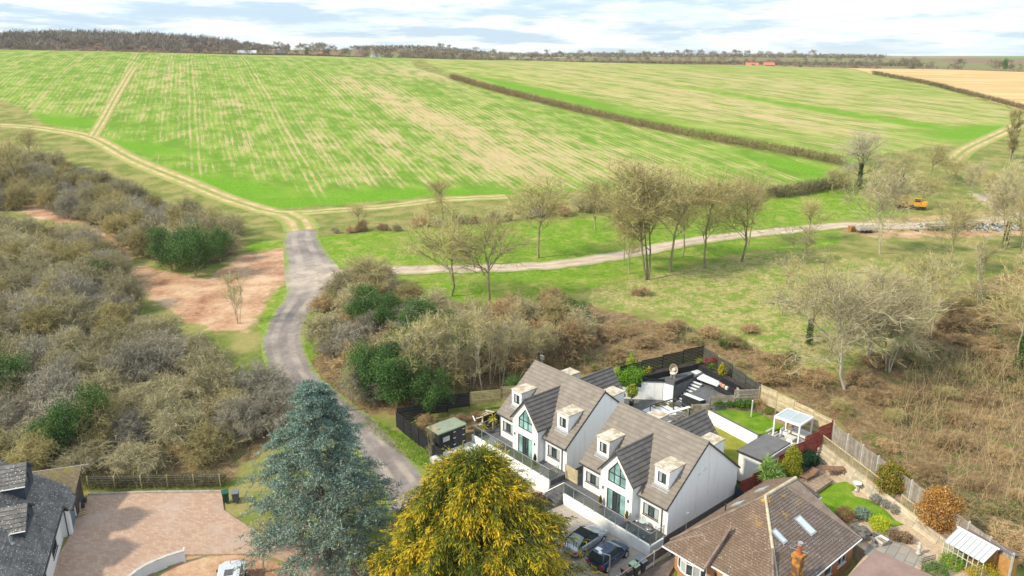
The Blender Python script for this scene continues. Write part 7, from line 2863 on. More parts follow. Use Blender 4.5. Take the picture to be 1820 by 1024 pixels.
def blue_cedar():
    global RNG
    RNG = np.random.default_rng(600)
    base = np.array(at_z(580, 1003, .05))
    H = float(top_h(base, 668))
    t = thing('blue_cedar', 'tall blue grey cedar standing beside the brick drive', 'tree', base)
    n = 118
    z0 = np.round(np.linspace(0, 15, n)) / 15 * (H - 2.0) + 1.5 + RNG.normal(0, .16, n)
    ph = np.arange(n) * 2.39996 + RNG.normal(0, .3, n)
    rr = (7.6 * np.clip(1 - (z0 / (H + .3)), 0, 1) ** .86 + .12) * RNG.uniform(.72, 1.12, n)
    rr *= np.where(z0 < 3.5, .9, 1)
    s = np.linspace(0, 1, 8)
    rise = RNG.uniform(.05, .16, n)
    P = np.stack([np.cos(ph)[:, None] * rr[:, None] * s, np.sin(ph)[:, None] * rr[:, None] * s,
                  z0[:, None] + (rr * rise)[:, None] * np.sin(s * pi * .8) - (rr * .13)[:, None] * s ** 2], -1) + RNG.normal(0, .05, (n, 8, 3)) * s[None, :, None]

    def flat_children(Q, m, t0, L, ang, M, taper):
        C, tt = grow(Q, m, t0, 1.0, L, ang, 0, .06, M, .02, taper=taper)
        C[:, :, 2] = C[:, :1, 2] + (C[:, :, 2] - C[:, :1, 2]) * .13 - .14 * np.linspace(0, 1, M) ** 2
        return C, tt
    B, tb = flat_children(P, 22, .22, np.repeat(np.clip(rr * .40, .25, 1.9), 22), .8, 5, .35)
    B2, _ = flat_children(B, 6, .15, .62, .8, 4, .2)
    allP = np.concatenate([B2.reshape(-1, 3), B[:, 1:].reshape(-1, 3)])
    k = RNG.integers(0, len(allP), 105000)
    C = allP[k] + RNG.normal(0, .05, (len(k), 3)) * np.array([1, 1, .6]) + np.array([0, 0, .03])
    d = unit(RNG.normal(size=C.shape) * np.array([1, 1, .7]) + np.array([0, 0, .55]))
    L = RNG.uniform(.12, .27, len(k))[:, None]
    wd = unit(np.cross(d, RNG.normal(size=C.shape))) * .03
    V = np.stack([C, C + d * L * .5 + wd, C + d * L, C + d * L * .5 - wd], 1).reshape(-1, 3)
    tn = np.clip(RNG.normal(.5, .22, len(k)), 0, 1)
    M = leaf_material('cedar_needles', (.07, .135, .105), (.215, .325, .265), (.50, .62, .53), .7, 0, .12)
    link('crown', np_mesh('foliage', V, np.arange(len(V)).reshape(-1, 4), [M], attrs={'tone': np.repeat(tn, 4)}), t)
    z = np.linspace(0, H * .98, 9)
    T0 = np.stack([.15 * np.sin(z * .3), z * 0, z], -1)[None]
    w = join(tubes(T0, np.linspace(.42, .04, 9)[None], 10), tubes(P, radii(n, 8, .085, .02), 4), tubes(B, radii(len(B), 5, .024, .01), 3), tubes(B2, radii(len(B2), 4, .01, .006), 2))
    link('trunk', np_mesh('trunk', w[0], w[1], [twig_material('cedar_bark', (.13, .105, .08), (.21, .175, .13))], True), t)


blue_cedar()


# ------------------------------------------------------------------ garden plants
def rosette(n, L, w, droop, up, tone=(0, 1), seg=5):
    """Arching sword leaves from one point."""
    a = RNG.uniform(0, 2 * pi, n)
    el = RNG.uniform(up, 1.45, n)
    d = np.stack([np.cos(a) * np.cos(el), np.sin(a) * np.cos(el), np.sin(el)], -1)
    pts, p = [np.zeros((n, 3))], np.zeros((n, 3))
    ln = L * RNG.uniform(.7, 1.2, n)
    for k in range(seg - 1):
        d = unit(d + np.array([0, 0, -droop]))
        p = p + d * (ln / (seg - 1))[:, None]
        pts.append(p)
    P = np.stack(pts, 1)
    R = np.broadcast_to(np.array([.6, 1, .9, .6, .1])[:seg] * w, (n, seg))
    V, F = tubes(P, R, 2)
    return V, F, np.repeat(RNG.uniform(*tone, n), seg * 2)


def leafy(name, label, cat, loc, shape, n, size, cols, seed, stems=5, aspect=.55, inner=.55, trans=.25, bark=None, sq=1.0):
    """Shrub with a shaped crown. shape: (rx, ry, z0, z1, power)."""
    global RNG
    RNG = np.random.default_rng(seed)
    rx, ry, z0, z1, pw = shape
    t = thing(name, label, cat, tuple(loc))
    d = unit(RNG.normal(size=(n, 3)))
    lump = 1 + .13 * np.sin(d[:, 0] * 7 + seed) * np.sin(d[:, 1] * 6 + 1) + .10 * np.sin(d[:, 2] * 9 + d[:, 0] * 5)
    r = (RNG.uniform(inner, 1.0, n) ** .5 * lump)[:, None]
    d2 = np.sign(d) * np.abs(d) ** np.array([1, 1, sq])
    C = d2 * r * np.array([rx, ry, (z1 - z0) / 2])
    C[:, 2] += (z0 + z1) / 2
    C += RNG.normal(size=C.shape) * np.array([rx, rx, rx]) * (.10 if rx > .3 else .05)
    C[:, 2] = np.maximum(C[:, 2], z0 + .02)
    if pw:
        k = np.clip((C[:, 2] - z0) / (z1 - z0), 0, 1)
        C[:, :2] *= (1 - k[:, None] * pw)
    V, F = leaf_quads(C, size, .7, d, aspect)
    tone = np.repeat(np.clip(RNG.normal(.5, .26, n), 0, 1), 4)
    link('crown', np_mesh('foliage', V, F, [leaf_material('leaf_' + label[:14], *cols, rough=.55, rv=0, trans=trans)], attrs={'tone': tone}), t)
    z = np.linspace(0, 1, 4)
    P = np.stack([np.outer(RNG.normal(0, rx * .35, stems), z), np.outer(RNG.normal(0, ry * .35, stems), z), np.outer(np.full(stems, z1 * .75), z)], -1)
    b = tubes(P, radii(stems, 4, .04, .015), 5)
    link('stem', np_mesh('stem', b[0], b[1], [bark or BARK_G], True), t)
    return t


GOLDL = ((.16, .17, .01), (.42, .36, .015), (.66, .52, .03))
GRN = ((.03, .09, .01), (.09, .20, .02), (.20, .33, .04))
BRT = ((.07, .19, .01), (.17, .36, .02), (.34, .50, .05))
leafy('columnar_conifer', 'tall yellow green columnar conifer beside the big cabbage palm', 'shrub', at_z(1405, 852, 1.3), (.95, .95, 0, 3.2, .35), 9000, .07, ((.10, .15, .01), (.30, .32, .02), (.52, .46, .03)), 701, aspect=.4, sq=.8)
leafy('photinia', 'large oval bush of red tipped green leaves by the sleeper bank', 'bush', at_z(1580, 884, 1.35), (1.35, 1.35, .1, 3.1, .12), 11000, .075, ((.06, .15, .01), (.26, .26, .03), (.58, .16, .04)), 702, sq=.75)
leafy('beech_bush', 'big bush of dry orange brown leaves at the garden corner', 'bush', at_z(1664, 942, 1.35), (1.7, 1.7, .1, 3.6, .2), 11000, .075, ((.26, .12, .03), (.50, .26, .06), (.66, .40, .13)), 703, sq=.8)
leafy('laurel', 'dark glossy evergreen shrub against the red fence', 'bush', at_z(1437, 829, 1.35), (.8, .8, 0, 1.5, 0), 3500, .08, ((.01, .04, .015), (.03, .09, .03)), 704)
leafy('bamboo', 'bright green bamboo clump beside the white garden wall', 'bamboo', PL(-8.9, 16.4, 3.1), (1.5, 1.1, .1, 2.3, -.1), 8000, .11, BRT, 705, 14, .25)
leafy('bamboo', 'small yellow green bamboo at the end of the black fence', 'bamboo', PL(-9.8, 17.6, 3.9), (.5, .5, .1, 2.2, 0), 1800, .10, ((.14, .22, .02), (.34, .40, .03), (.56, .52, .05)), 706, 8, .25)
leafy('dwarf_conifer', 'small golden cone shaped conifer by the dark back fence', 'shrub', PL(-2.2, 23.9, 4.5), (.55, .55, 0, 1.35, .6), 2600, .06, GOLDL, 707)
leafy('dwarf_conifer', 'tiny golden conifer at the end of the grey dividing fence', 'shrub', PL(-1.3, 17.5, 2.0), (.32, .32, 0, 1.25, .65), 1800, .05, GOLDL, 708)
leafy('potted_tree', 'little potted tree with yellow green leaves on the gravel patio', 'plant', PL(-7.2, 14.9, 2.35), (.6, .6, .5, 1.9, 0), 1100, .09, ((.10, .2, .01), (.28, .36, .03), (.55, .48, .05)), 709, 3)
t = thing('plant_pot', 'black plant pot under the little yellow green tree', 'pot', PL(-7.2, 14.9, 1.87))
m = MB()
m.lathe([(.2, 0), (.28, .42), (.31, .5), (.27, .5)], 14)
m.obj('pot', ANTH, t, True)
m = MB()
m.lathe([(.26, .44), (.1, .46)], 12)
m.obj('soil', BARK, t)
leafy('acer', 'small red leaved maple in the raised bed', 'shrub', PL(-4.6, 25.0, 4.5), (.8, .5, .3, 1.1, 0), 500, .07, ((.20, .03, .03), (.38, .07, .06)), 710, 6)
for i, (a, b, s, lab) in enumerate(((.2, 19.9, .62, 'dark green mound shrub at the left end of the fence bed'), (1.0, 20.7, .5, 'dark green mound shrub second along the fence bed'), (1.75, 21.4, .6, 'dark green mound shrub third along the fence bed'), (2.5, 22.2, .6, 'dark green mound shrub nearest the garden corner'),
                                    (4.6, 22.3, .35, 'small shrub under the pale timber fence'), (6.2, 22.2, .42, 'yellow green shrub under the pale timber fence beside the pergola'))):
    leafy('mound_shrub', lab, 'shrub', PL(a, b, 2.95), (s, s, 0, s * 1.3, 0), 1500, .07, GRN if i < 4 else ((.14, .18, .02), (.3, .3, .04)), 720 + i)


def strappy(name, label, cat, loc, heads, cols, L=.8, w=.035, n=90, droop=.16, up=.1, seed=0, trunk=True):
    global RNG
    RNG = np.random.default_rng(seed)
    t = thing(name, label, cat, tuple(loc))
    Vs, Fs, Ts, o = [], [], [], 0
    b = MB()
    for (x, y, z) in heads:
        V, F, T = rosette(n, L, w, droop, up)
        Vs.append(V + np.array([x, y, z]))
        Fs.append(F + o)
        Ts.append(T)
        o += len(V)
        if trunk:
            b.tube((x * .3, y * .3, -.1), (x, y, z), .09, .06, 7)
    link('crown', np_mesh('foliage', np.concatenate(Vs), np.concatenate(Fs), [leaf_material('strap_' + label[:14], *cols, rough=.5, rv=0)], attrs={'tone': np.concatenate(Ts)}), t)
    if trunk:
        b.obj('trunk', BARK_G, t, True)
    return t


strappy('cabbage_palm', 'large spiky cabbage palm with several heads by the red fence', 'palm', at_z(1367, 868, 1.25), [(0, 0, 2.0), (.5, .2, 1.7), (-.5, .1, 1.75), (.1, -.5, 1.5), (-.1, .5, 2.2), (.55, -.35, 1.3), (-.5, -.4, 1.35)], ((.06, .16, .02), (.22, .38, .07), (.46, .58, .20)), .95, .03, 110, .2, -.2, 731)
PALMC = ((.22, .24, .01), (.50, .44, .02), (.66, .58, .06))
strappy('fan_palm', 'yellow leaved little palm on the deck behind the glass', 'palm', PL(-12.3, -.2, 1.7), [(0, 0, 1.6), (.1, .1, 1.45)], PALMC, .6, .05, 26, .25, -.2, 732)
strappy('fan_palm', 'small yellow palm low against the black screen fence', 'palm', PL(-12.6, -1.1, 1.7), [(0, 0, .8)], PALMC, .5, .05, 24, .2, 0, 733)
strappy('yucca', 'pale striped yucca at the corner of the raised bed', 'yucca', PL(-5.7, 24.9, 4.5), [(0, 0, .15)], ((.16, .28, .03), (.42, .46, .10)), .7, .03, 60, .08, .15, 734, False)
strappy('yucca', 'bright green yucca under the dark back fence', 'yucca', PL(-3.9, 24.4, 4.5), [(0, 0, .15)], BRT[:2], .65, .03, 60, .08, .15, 735, False)
strappy('yucca', 'yellow flowering spiky plant beside the upper deck', 'yucca', PL(-7.9, 18.2, 4.5), [(0, 0, .1), (.15, .1, .3)], PALMC, .5, .03, 40, .08, .2, 736, False)
strappy('yucca', 'small yellow green spiky plant behind the egg chair', 'yucca', PL(2.0, 22.6, 3.2), [(0, 0, .6)], PALMC, .45, .03, 40, .08, .2, 737, False)
strappy('ornamental_grass', 'straw coloured ornamental grass below the picket railing', 'grass clump', at_z(1530, 846, 1.4), [(0, 0, 0)], ((.36, .24, .08), (.56, .40, .16)), 1.2, .012, 420, .3, .3, 738, False)
strappy('ornamental_grass', 'straw coloured grass clump at the corner of the raised lawn', 'grass clump', PL(3.3, 22.85, 2.95), [(0, 0, .35)], ((.40, .28, .12), (.56, .42, .22)), 1.1, .012, 380, .42, .3, 739, False)
for i, (u, v, s, cols, lab) in enumerate(((1500, 925, .75, ((.20, .10, .05), (.34, .19, .10)), 'red brown twiggy shrub behind the bungalow roof'), (1531, 921, .62, ((.16, .24, .19), (.34, .42, .36)), 'blue grey lavender bush on the edge of the lawn'),
                                          (1562, 942, .8, ((.26, .36, .01), (.52, .58, .02), (.66, .66, .05)), 'bright lime yellow shrub beside the rockery'), (1556, 893, .45, ((.26, .245, .22), (.46, .44, .39)), 'grey lavender clump below the bird bath'),
                                          (1575, 902, .45, ((.26, .24, .22), (.45, .42, .37)), 'grey lavender clump left of the oval bush'), (1592, 912, .5, ((.27, .24, .21), (.46, .42, .36)), 'grey lavender clump in front of the oval bush'),
                                          (1468, 815, .9, ((.28, .15, .02), (.46, .28, .04)), 'low orange heather bed beside the red fence'), (1608, 962, .5, ((.26, .17, .10), (.42, .3, .18)), 'brown dried shrub in the brick edged bed'),
                                          (1590, 958, .5, ((.22, .15, .09), (.36, .26, .16)), 'brown heather beside the patio steps'), (1690, 1012, .8, BRT, 'bright green bush at the bottom of the picture'), (1660, 1030, .9, GRN, 'green bush in front of the greenhouse bench'),
                                          (1745, 1040, 1.1, GOLDL, 'yellow hedge bush below the greenhouse'), (1770, 1015, .8, GRN, 'dark green bush beside the greenhouse'), (1497, 823, .4, ((.2, .16, .07), (.34, .28, .12)), 'straw coloured plant behind the loungers'))):
    z = 1.36 if v < 1000 else 1.0
    leafy('garden_shrub', lab, 'shrub', at_z(u, v, z), (s, s, 0, s * (1.5 if i not in (6,) else .4), 0), 2200, .06, cols, 760 + i, 6, .4)
leafy('red_shrub', 'dark red brown shrub at the left end of the white retaining wall', 'shrub', PL(-1.2, -4.2, .3), (.7, .9, 0, 1.2, 0), 2600, .07, ((.09, .04, .03), (.20, .10, .07), (.34, .19, .12)), 780)
for i, (a, b, z, lab) in enumerate(((3.35, -1.15, 1.24, 'small potted conifer left of the front door'), (6.3, -1.15, 1.24, 'small potted conifer right of the front door'), (-4.9, -1.2, 1.7, 'potted cypress beside the farther front door'))):
    leafy('potted_conifer', lab, 'plant', PL(a, b, z + .3), (.2, .2, 0, .85, .6), 700, .05, ((.10, .10, .01), (.3, .24, .03)) if i < 2 else ((.01, .05, .02), (.04, .1, .04)), 790 + i, 1)
    t = thing('plant_pot', 'pot under the ' + lab, 'pot', PL(a, b, z))
    m = MB()
    m.lathe([(.13, 0), (.18, .28), (.2, .32), (.16, .32)], 12)
    m.obj('pot', plain('pot_%d' % i, (.40, .20, .12) if i < 2 else (.03, .03, .03), .8, .2), t, True)
    m = MB()
    m.lathe([(.16, .28), (.05, .3)], 10)
    m.obj('soil', BARK, t)
for i, (a, b) in enumerate(((-5.0, 17.6), (-4.2, 18.0), (-5.3, 16.9), (-2.4, 17.8))):
    leafy('heather_clump', 'low olive heather clump on the white gravel patio', 'plant', PL(a, b, 1.9 if i < 3 else 2.02), (.32, .32, 0, .28, 0), 500, .05, ((.16, .15, .03), (.34, .3, .08)), 800 + i)['group'] = 'heather clumps on the white gravel'
# rockery
ROCK = plain('rockery_stone', (.16, .15, .14), .9, .15, .35, 2, rv=.25, bump=.5)
rk = thing('rockery', 'dark stone rockery and pond beside the bungalow', 'rockery', at_z(1535, 958, 1.3))
_rr = random.Random(3)
for k in range(26):
    x, y = _rr.gauss(0, .75), _rr.gauss(0, .55)
    s = _rr.uniform(.16, .4)
    m = MB()
    bm = bmesh.new()
    bmesh.ops.create_icosphere(bm, subdivisions=1, radius=s)
    for v_ in bm.verts:
        v_.co *= _rr.uniform(.75, 1.2)
        v_.co.z *= .6
    me = bpy.data.meshes.new('stone')
    bm.to_mesh(me)
    bm.free()
    me.materials.append(ROCK)
    link('stone', me, rk, (x, y, max(0, .55 - abs(x) * .35) + s * .2), (_rr.random(), _rr.random(), _rr.random() * 3))
# bistro set on the nearer deck
for i, (a, rz_, lab) in enumerate(((7.05, .6, 'grey wire bistro chair against the wall on the deck'), (8.35, -.6, 'grey wire bistro chair nearer the glass railing'))):
    t = thing('bistro_chair', lab, 'chair', PL(a, -.62 - .25 * i, 1.24), PT + rz_ + pi * i * .3, 'bistro chairs on the deck')
    m = MB()
    m.lathe([(.2, .42), (.22, .44), (.2, .46)], 14)
    m.obj('seat', STEEL, t)
    m = MB()
    for k in range(9):
        an = pi * k / 8
        m.tube((.22 * cos(an), .22 * sin(an), .45), (.25 * cos(an), .25 * sin(an), .82), .013, n=5)
        if k < 8:
            a2 = pi * (k + 1) / 8
            m.tube((.25 * cos(an), .25 * sin(an), .82), (.25 * cos(a2), .25 * sin(a2), .82), .016, n=5)
    m.obj('backrest', STEEL, t)
    for x, y in ((-.15, -.15), (.15, -.15), (-.15, .15), (.15, .15)):
        m = MB()
        m.tube((x * 1.2, y * 1.2, 0), (x, y, .43), .014, n=6)
        m.obj('leg', STEEL, t)
t = thing('bistro_table', 'small round glass bistro table between the wire chairs', 'table', PL(7.7, -.8, 1.24))
m = MB()
m.lathe([(.3, .7), (.31, .71), (.3, .72)], 18)
m.obj('table_top', plain('pale_glass', (.45, .55, .55), .1, .6), t)
for k in range(3):
    an = 2 * pi * k / 3
    m = MB()
    m.tube((.22 * cos(an), .22 * sin(an), 0), (.1 * cos(an), .1 * sin(an), .7), .014, n=6)
    m.obj('leg', STEEL, t)
# things left in the black fenced yard
t = thing('rubble_heap', 'heap of pale timber and rubbish behind the black shed', 'rubbish', PL(-14.6, .6, 2.0))
_rr = random.Random(9)
for k in range(18):
    x, y = _rr.gauss(0, .5), _rr.gauss(0, 1.4)
    an = _rr.uniform(0, 3.14)
    bar('plank', LIGHTT if k % 3 else WHITE_P, t, (x - .5 * cos(an), y - .5 * sin(an), .05 + k * .015), (x + .5 * cos(an), y + .5 * sin(an), .15 + k * .015), .12, .03)
t = thing('green_tub', 'bright green plastic tub behind the black shed', 'tub', PL(-15.4, -1.6, 1.75))
m = MB()
m.lathe([(.16, 0), (.24, .3), (.25, .33), (.2, .3)], 14)
m.obj('tub', plain('bright_green', (.05, .45, .05), .4, .4), t, True)
m = MB()
m.tube((-.2, 0, .3), (.2, 0, .38), .012)
m.obj('handle', ANTH, t)
for i, (a, b, s) in enumerate(((-18.6, -4.2, 1.5), (-17.0, -3.4, 1.1), (-16.6, -1.4, 1.3), (-18.0, -5.4, 1.0), (-15.9, .6, 1.0))):
    p = PL(a, b)
    plant('bramble_bush', 'brown bramble inside the black fenced yard, ' + ('by the far corner', 'left of the shed', 'behind the shed', 'against the lane fence', 'by the rubbish heap')[i], 'bush', SBB[i % 2], (p.x, p.y, gz(p.x, p.y)), s / SBB[0]['h'], i, 'brambles in the black fenced yard', None, 1.3)

# ------------------------------------------------------------------ ground cover that nobody could count
def in_poly(poly, n, rs, avoid=()):
    P = np.array(poly)
    lo, hi = P.min(0), P.max(0)
    x, y = rs.uniform(lo[0], hi[0], n), rs.uniform(lo[1], hi[1], n)
    k = poly_sd(x, y, poly) > 0
    for q, m_ in avoid:
        k &= poly_sd(x, y, q) < -m_
    return x[k], y[k]


def cover(name, label, cat, x, y, L, r, mat, seed, elev=(.3, 1.3), droop=.35, M=4, clump=0.0, tone=None):
    global RNG
    RNG = np.random.default_rng(seed)
    n = len(x)
    z = grid_h(x, y)
    a, el = RNG.uniform(0, 2 * pi, n), RNG.uniform(*elev, n)
    d = np.stack([np.cos(a) * np.cos(el), np.sin(a) * np.cos(el), np.sin(el)], -1)
    p = np.stack([x, y, z], -1)
    pts = [p]
    ln = L * RNG.uniform(.5, 1.4, n)
    for k in range(M - 1):
        d = unit(d + RNG.normal(size=d.shape) * .2 + np.array([0, 0, -droop]))
        p = p + d * (ln / (M - 1))[:, None]
        pts.append(p)
    V, F = tubes(np.stack(pts, 1), radii(n, M, r, r * .4), 2)
    o = link(name, np_mesh(name, V, F, [mat], attrs={'tone': np.repeat(RNG.uniform(0, 1, n), M * 2)}))
    return tag(o, label, cat, None, 'stuff')


rs = np.random.default_rng(55)
PLOTS = [(_GARDW, .2)]
RIGHT = GP([(1010, 560), (1200, 585), (1360, 628), (1480, 690), (1600, 620), (1700, 540), (1830, 480), (1960, 560), (1960, 960), (1800, 985), (1480, 750), (1250, 628), (1040, 665), (960, 680)])
BRST = leaf_material('bramble_stem', (.24, .14, .07), (.40, .27, .14), (.56, .44, .24), .9, 0, 0)
x, y = in_poly(RIGHT, 95000, rs, PLOTS)
cover('bramble_scrub', 'low tangle of brown bramble covering the slope behind the gardens', 'bramble', x, y, .95, .011, BRST, 901, (.2, 1.2), .3)
GLF = leaf_material('bramble_green', (.05, .10, .02), (.13, .19, .05), (.22, .28, .09))
q = np.sin(x * .31 + 1) * np.sin(y * .37) + .6 * np.sin(x * .13 + y * .17)
k = q > .1
C = np.stack([x[k], y[k], grid_h(x[k], y[k]) + rs.uniform(.1, .9, k.sum())], -1)
RNG = np.random.default_rng(902)
V, F = leaf_quads(C, .12)
tag(link('bramble_leaves', np_mesh('bramble_leaves', V, F, [GLF], attrs={'tone': np.repeat(RNG.uniform(0, 1, len(C)), 4)})), 'scattered green bramble leaves over the brown slope', 'bramble', None, 'stuff')
_rs = random.Random(31)
UBR = ((1100, 'behind the farther white house'), (1250, 'behind the black garden fence'), (1350, 'above the garden corner'), (1480, 'above the pale timber fence'), (1600, 'above the grey fence'), (1720, 'on the right slope'), (9999, 'near the right edge'))
VBR = ((590, 'at the top'), (640, 'upper'), (700, 'middle'), (770, 'lower'), (850, 'low'), (9999, 'lowest'))
for k, (x_, y_) in enumerate(scatter(RIGHT, 3.6, 78, ((_GARDW, 1.2),))):
    uu, vv_ = project((x_, y_, gz(x_, y_)))
    if uu > 1860 or vv_ > 1010:
        continue
    pr = (SBB + [SB[2]])[_rs.randrange(3)]
    hgt = _rs.uniform(.9, 2.0)
    plant('bramble_bush', '%s %s bramble mound %s, %s slope' % ('small' if hgt < 1.3 else 'middling' if hgt < 1.65 else 'large', {id(SBB[0]): 'brown', id(SBB[1]): 'dark brown', id(SB[2]): 'golden brown'}[id(pr)], next(w for l_, w in UBR if uu < l_), next(w for l_, w in VBR if vv_ < l_)),
          'bush', pr, (x_, y_, gz(x_, y_) - .05), hgt / pr['h'], _rs.uniform(0, 6.28), 'bramble mounds on the slope', None, 2.0 if pr is not SB[2] else 1.5)
SAP = GP([(1580, 800), (1600, 690), (1700, 660), (1830, 650), (1960, 700), (1960, 950), (1820, 930), (1700, 880)])
x, y = in_poly(SAP, 2600, rs, PLOTS)
cover('sapling_thicket', 'thicket of thin pale upright saplings on the right slope', 'saplings', x, y, 3.3, .014, leaf_material('sapling_stem', (.34, .25, .13), (.50, .40, .22), None, .9, 0, 0), 903, (1.15, 1.55), -.03, 6)
x, y = in_poly(DRY, 42000, rs, PLOTS)
cover('dry_grass', 'pale dry grass tussocks on the slope below the track', 'grass', x, y, .55, .014, leaf_material('dry_blade', (.30, .27, .09), (.48, .42, .19), (.62, .55, .30), .9, 0, .1), 904, (.5, 1.4), .3, 3)
x, y = in_poly(MID, 22000, rs, PLOTS)
cover('bramble_scrub', 'brown undergrowth between the trees of the ivy wood', 'undergrowth', x, y, 1.2, .016, BRST, 905, (.2, 1.2), .3)
x, y = in_poly(FRONT, 30000, rs)
kk = (y > 62.2)
cover('undergrowth', 'dead undergrowth beneath the near thorn thicket', 'undergrowth', x[kk], y[kk], 1.2, .016, BRST, 906, (.2, 1.2), .3)
VERGE = GP([(650, 742), (712, 772), (780, 812), (760, 838), (700, 800), (640, 756)])
x, y = in_poly(VERGE + [], 9000, rs)
cover('verge_grass', 'rough green grass on the verge beside the lane', 'grass', x, y, .4, .014, leaf_material('verge_blade', (.10, .20, .02), (.24, .33, .05), (.46, .42, .16), .9, 0, .1), 907, (.6, 1.45), .25, 3)

# ------------------------------------------------------------------ hedges and the far country
def hedge(name, label, pts, h, w, dens, mat, seed, r=.03):
    global RNG
    RNG = np.random.default_rng(seed)
    L = resample(np.array(pts), 1.0)
    n = int(len(L) * dens)
    i = RNG.integers(0, len(L), n)
    x, y = L[i, 0] + RNG.normal(0, w * .4, n), L[i, 1] + RNG.normal(0, w * .4, n)
    z = grid_h(x, y)
    P0 = np.stack([x, y, z + RNG.uniform(0, h * .75, n)], -1)
    d = unit(RNG.normal(size=P0.shape) + np.array([0, 0, .9]))
    P1 = P0 + d * RNG.uniform(.3, .7, n)[:, None] * (h * .45)
    P2 = P1 + unit(d + RNG.normal(size=d.shape) * .6) * (h * .25)
    V, F = tubes(np.stack([P0, P1, P2], 1), radii(n, 3, r, r * .5), 2)
    o = link(name, np_mesh(name, V, F, [mat], attrs={'tone': np.repeat(RNG.uniform(0, 1, n), 6)}))
    return tag(o, label, 'hedge')


HB = leaf_material('hedge_brown', (.17, .12, .06), (.29, .21, .11), (.38, .30, .16), .9, 0, 0)
HD_ = leaf_material('hedge_dark', (.07, .08, .035), (.15, .13, .06), (.23, .2, .1), .9, 0, 0)
hedge('hedge', 'long trimmed brown hedge running diagonally between the two green fields', GP([(803, 140), (880, 162), (1000, 192), (1200, 237), (1350, 265), (1498, 293)]), 2.6, 1.9, 110, HB, 911, .035)
hedge('hedge', 'thin dark hedge between the right field and the tan stubble', GP([(1552, 132), (1642, 149), (1702, 164), (1816, 194), (1900, 220)]), 2.0, 1.6, 60, HD_, 912, .05)
hedge('hedge', 'dark rough hedge below the oak at the end of the lower field', GP([(1375, 352), (1420, 346), (1470, 336), (1500, 328)]), 2.8, 2.2, 130, HD_, 913, .035)
_o = hedge('hedge', 'dark low hedge behind the wire fence of the brick drive', [at_z(u, v, .3)[:2] for u, v in ((160, 862), (280, 860), (392, 858))], 1.3, 1.0, 420, HD_, 914, .014)
FT = [bare_tree(s, 10, .22, sp, 9, 6, 4, 3, .3, .22, tw=.05, mats=(twig_material('far_bark', (.17, .14, .12), (.22, .19, .16)), twig_material('far_twigs', (.24, .195, .155), (.32, .27, .20)))) for s, sp in ((921, .95), (922, .8), (923, 1.05))]
_rs = random.Random(12)
far_lines = [((-262, 705), (-60, 690), (40, 6.5, 11), 'bare tree on the skyline above the left field'),
             ((-100, 720), (40, 760), (44, 7, 14), 'bare tree of the copse on the skyline in the middle'),
             ((40, 780), (330, 760), (30, 3.5, 8), 'bare tree along the hedge beyond the red ploughed field'),
             ((20, 1050), (520, 1000), (46, 6, 11), 'bare tree on the far skyline above the red field'),
             ((300, 720), (470, 640), (26, 6, 11), 'bare tree on the skyline above the tan stubble'),
             ((-120, 1300), (520, 1350), (44, 8, 13), 'bare tree in the farthest line of woods')]
for (a, c, (n, h0, h1), lab) in far_lines:
    spots = sorted(((k + _rs.uniform(-.4, .4)) / n for k in range(n)))
    for k, f in enumerate(spots):
        x, y = a[0] + (c[0] - a[0]) * f, a[1] + (c[1] - a[1]) * f + _rs.uniform(-18, 18)
        pr = FT[_rs.randrange(3)]
        hh = _rs.uniform(h0, h1) * 1.35
        o = link('far_tree', pr['crown'], None, (x, y, gz(x, y) - .2), (0, 0, _rs.uniform(0, 6.28)), (hh / pr['h'] * 1.25,) * 2 + (hh / pr['h'],))
        tag(o, '%s, %s from the left' % (lab, ORD[k]), 'tree', lab.replace('bare tree', 'bare trees'))
hedge('hedge', 'dark hedge along the far side of the red ploughed field', [(40, 778), (180, 772), (330, 758)], 3, 5, 24, HD_, 915, .2)
hedge('hedge', 'dark hedge on the crest above the left field', [(-300, 668), (-180, 660), (-95, 650)], 3, 4, 24, HD_, 916, .2)
hedge('hedge', 'hedge above the tan stubble field', [(230, 655), (330, 650), (440, 640)], 2.5, 4, 24, HB, 917, .2)
hedge('hedge', 'far hedge below the skyline woods', [(-120, 1045), (200, 1050), (520, 1000)], 5, 8, 14, HD_, 918, .3)
hedge('hedge', 'farthest hedge line on the horizon', [(-300, 1500), (100, 1540), (700, 1500)], 8, 14, 10, HD_, 919, .5)
# wood on the hill
RNG = np.random.default_rng(930)
nt_ = 1500
wx, wy = RNG.uniform(-900, -270, nt_), RNG.uniform(735, 1010, nt_)
k = wy > 735 + np.maximum(0, (wx + 330)) * 1.5
wx, wy = wx[k], wy[k]
K, S = len(wx), 46
P0 = RNG.normal(size=(K, S, 3)) * np.array([1.6, 1.6, .8]) + np.array([0, 0, 5.0])
d = unit(RNG.normal(size=(K, S, 3)) + np.array([0, 0, .8]))
P1 = P0 + d * RNG.uniform(2.2, 4.2, (K, S, 1))
P2 = P1 + unit(d + RNG.normal(size=d.shape) * .6) * 1.8
sc = RNG.uniform(.8, 1.35, (K, 1, 1)) * np.clip((-262 - wx) / 90, .4, 1)[:, None, None]
off = np.stack([wx, wy, grid_h(wx, wy)], -1)[:, None]
Q = np.stack([P0 * sc + off, P1 * sc + off, P2 * sc + off], 2).reshape(-1, 3, 3)
V, F = tubes(Q, radii(len(Q), 3, .26, .16), 2)
tone = np.repeat(np.repeat(RNG.uniform(0, 1, K), S), 6)
tag(link('hill_wood', np_mesh('hill_wood', V, F, [leaf_material('wood_twigs', (.13, .105, .09), (.20, .165, .135), (.26, .215, .17), .95, 0, 0)], attrs={'tone': tone})), 'grey brown leafless wood covering the hill at the top left', 'wood', None, 'stuff')
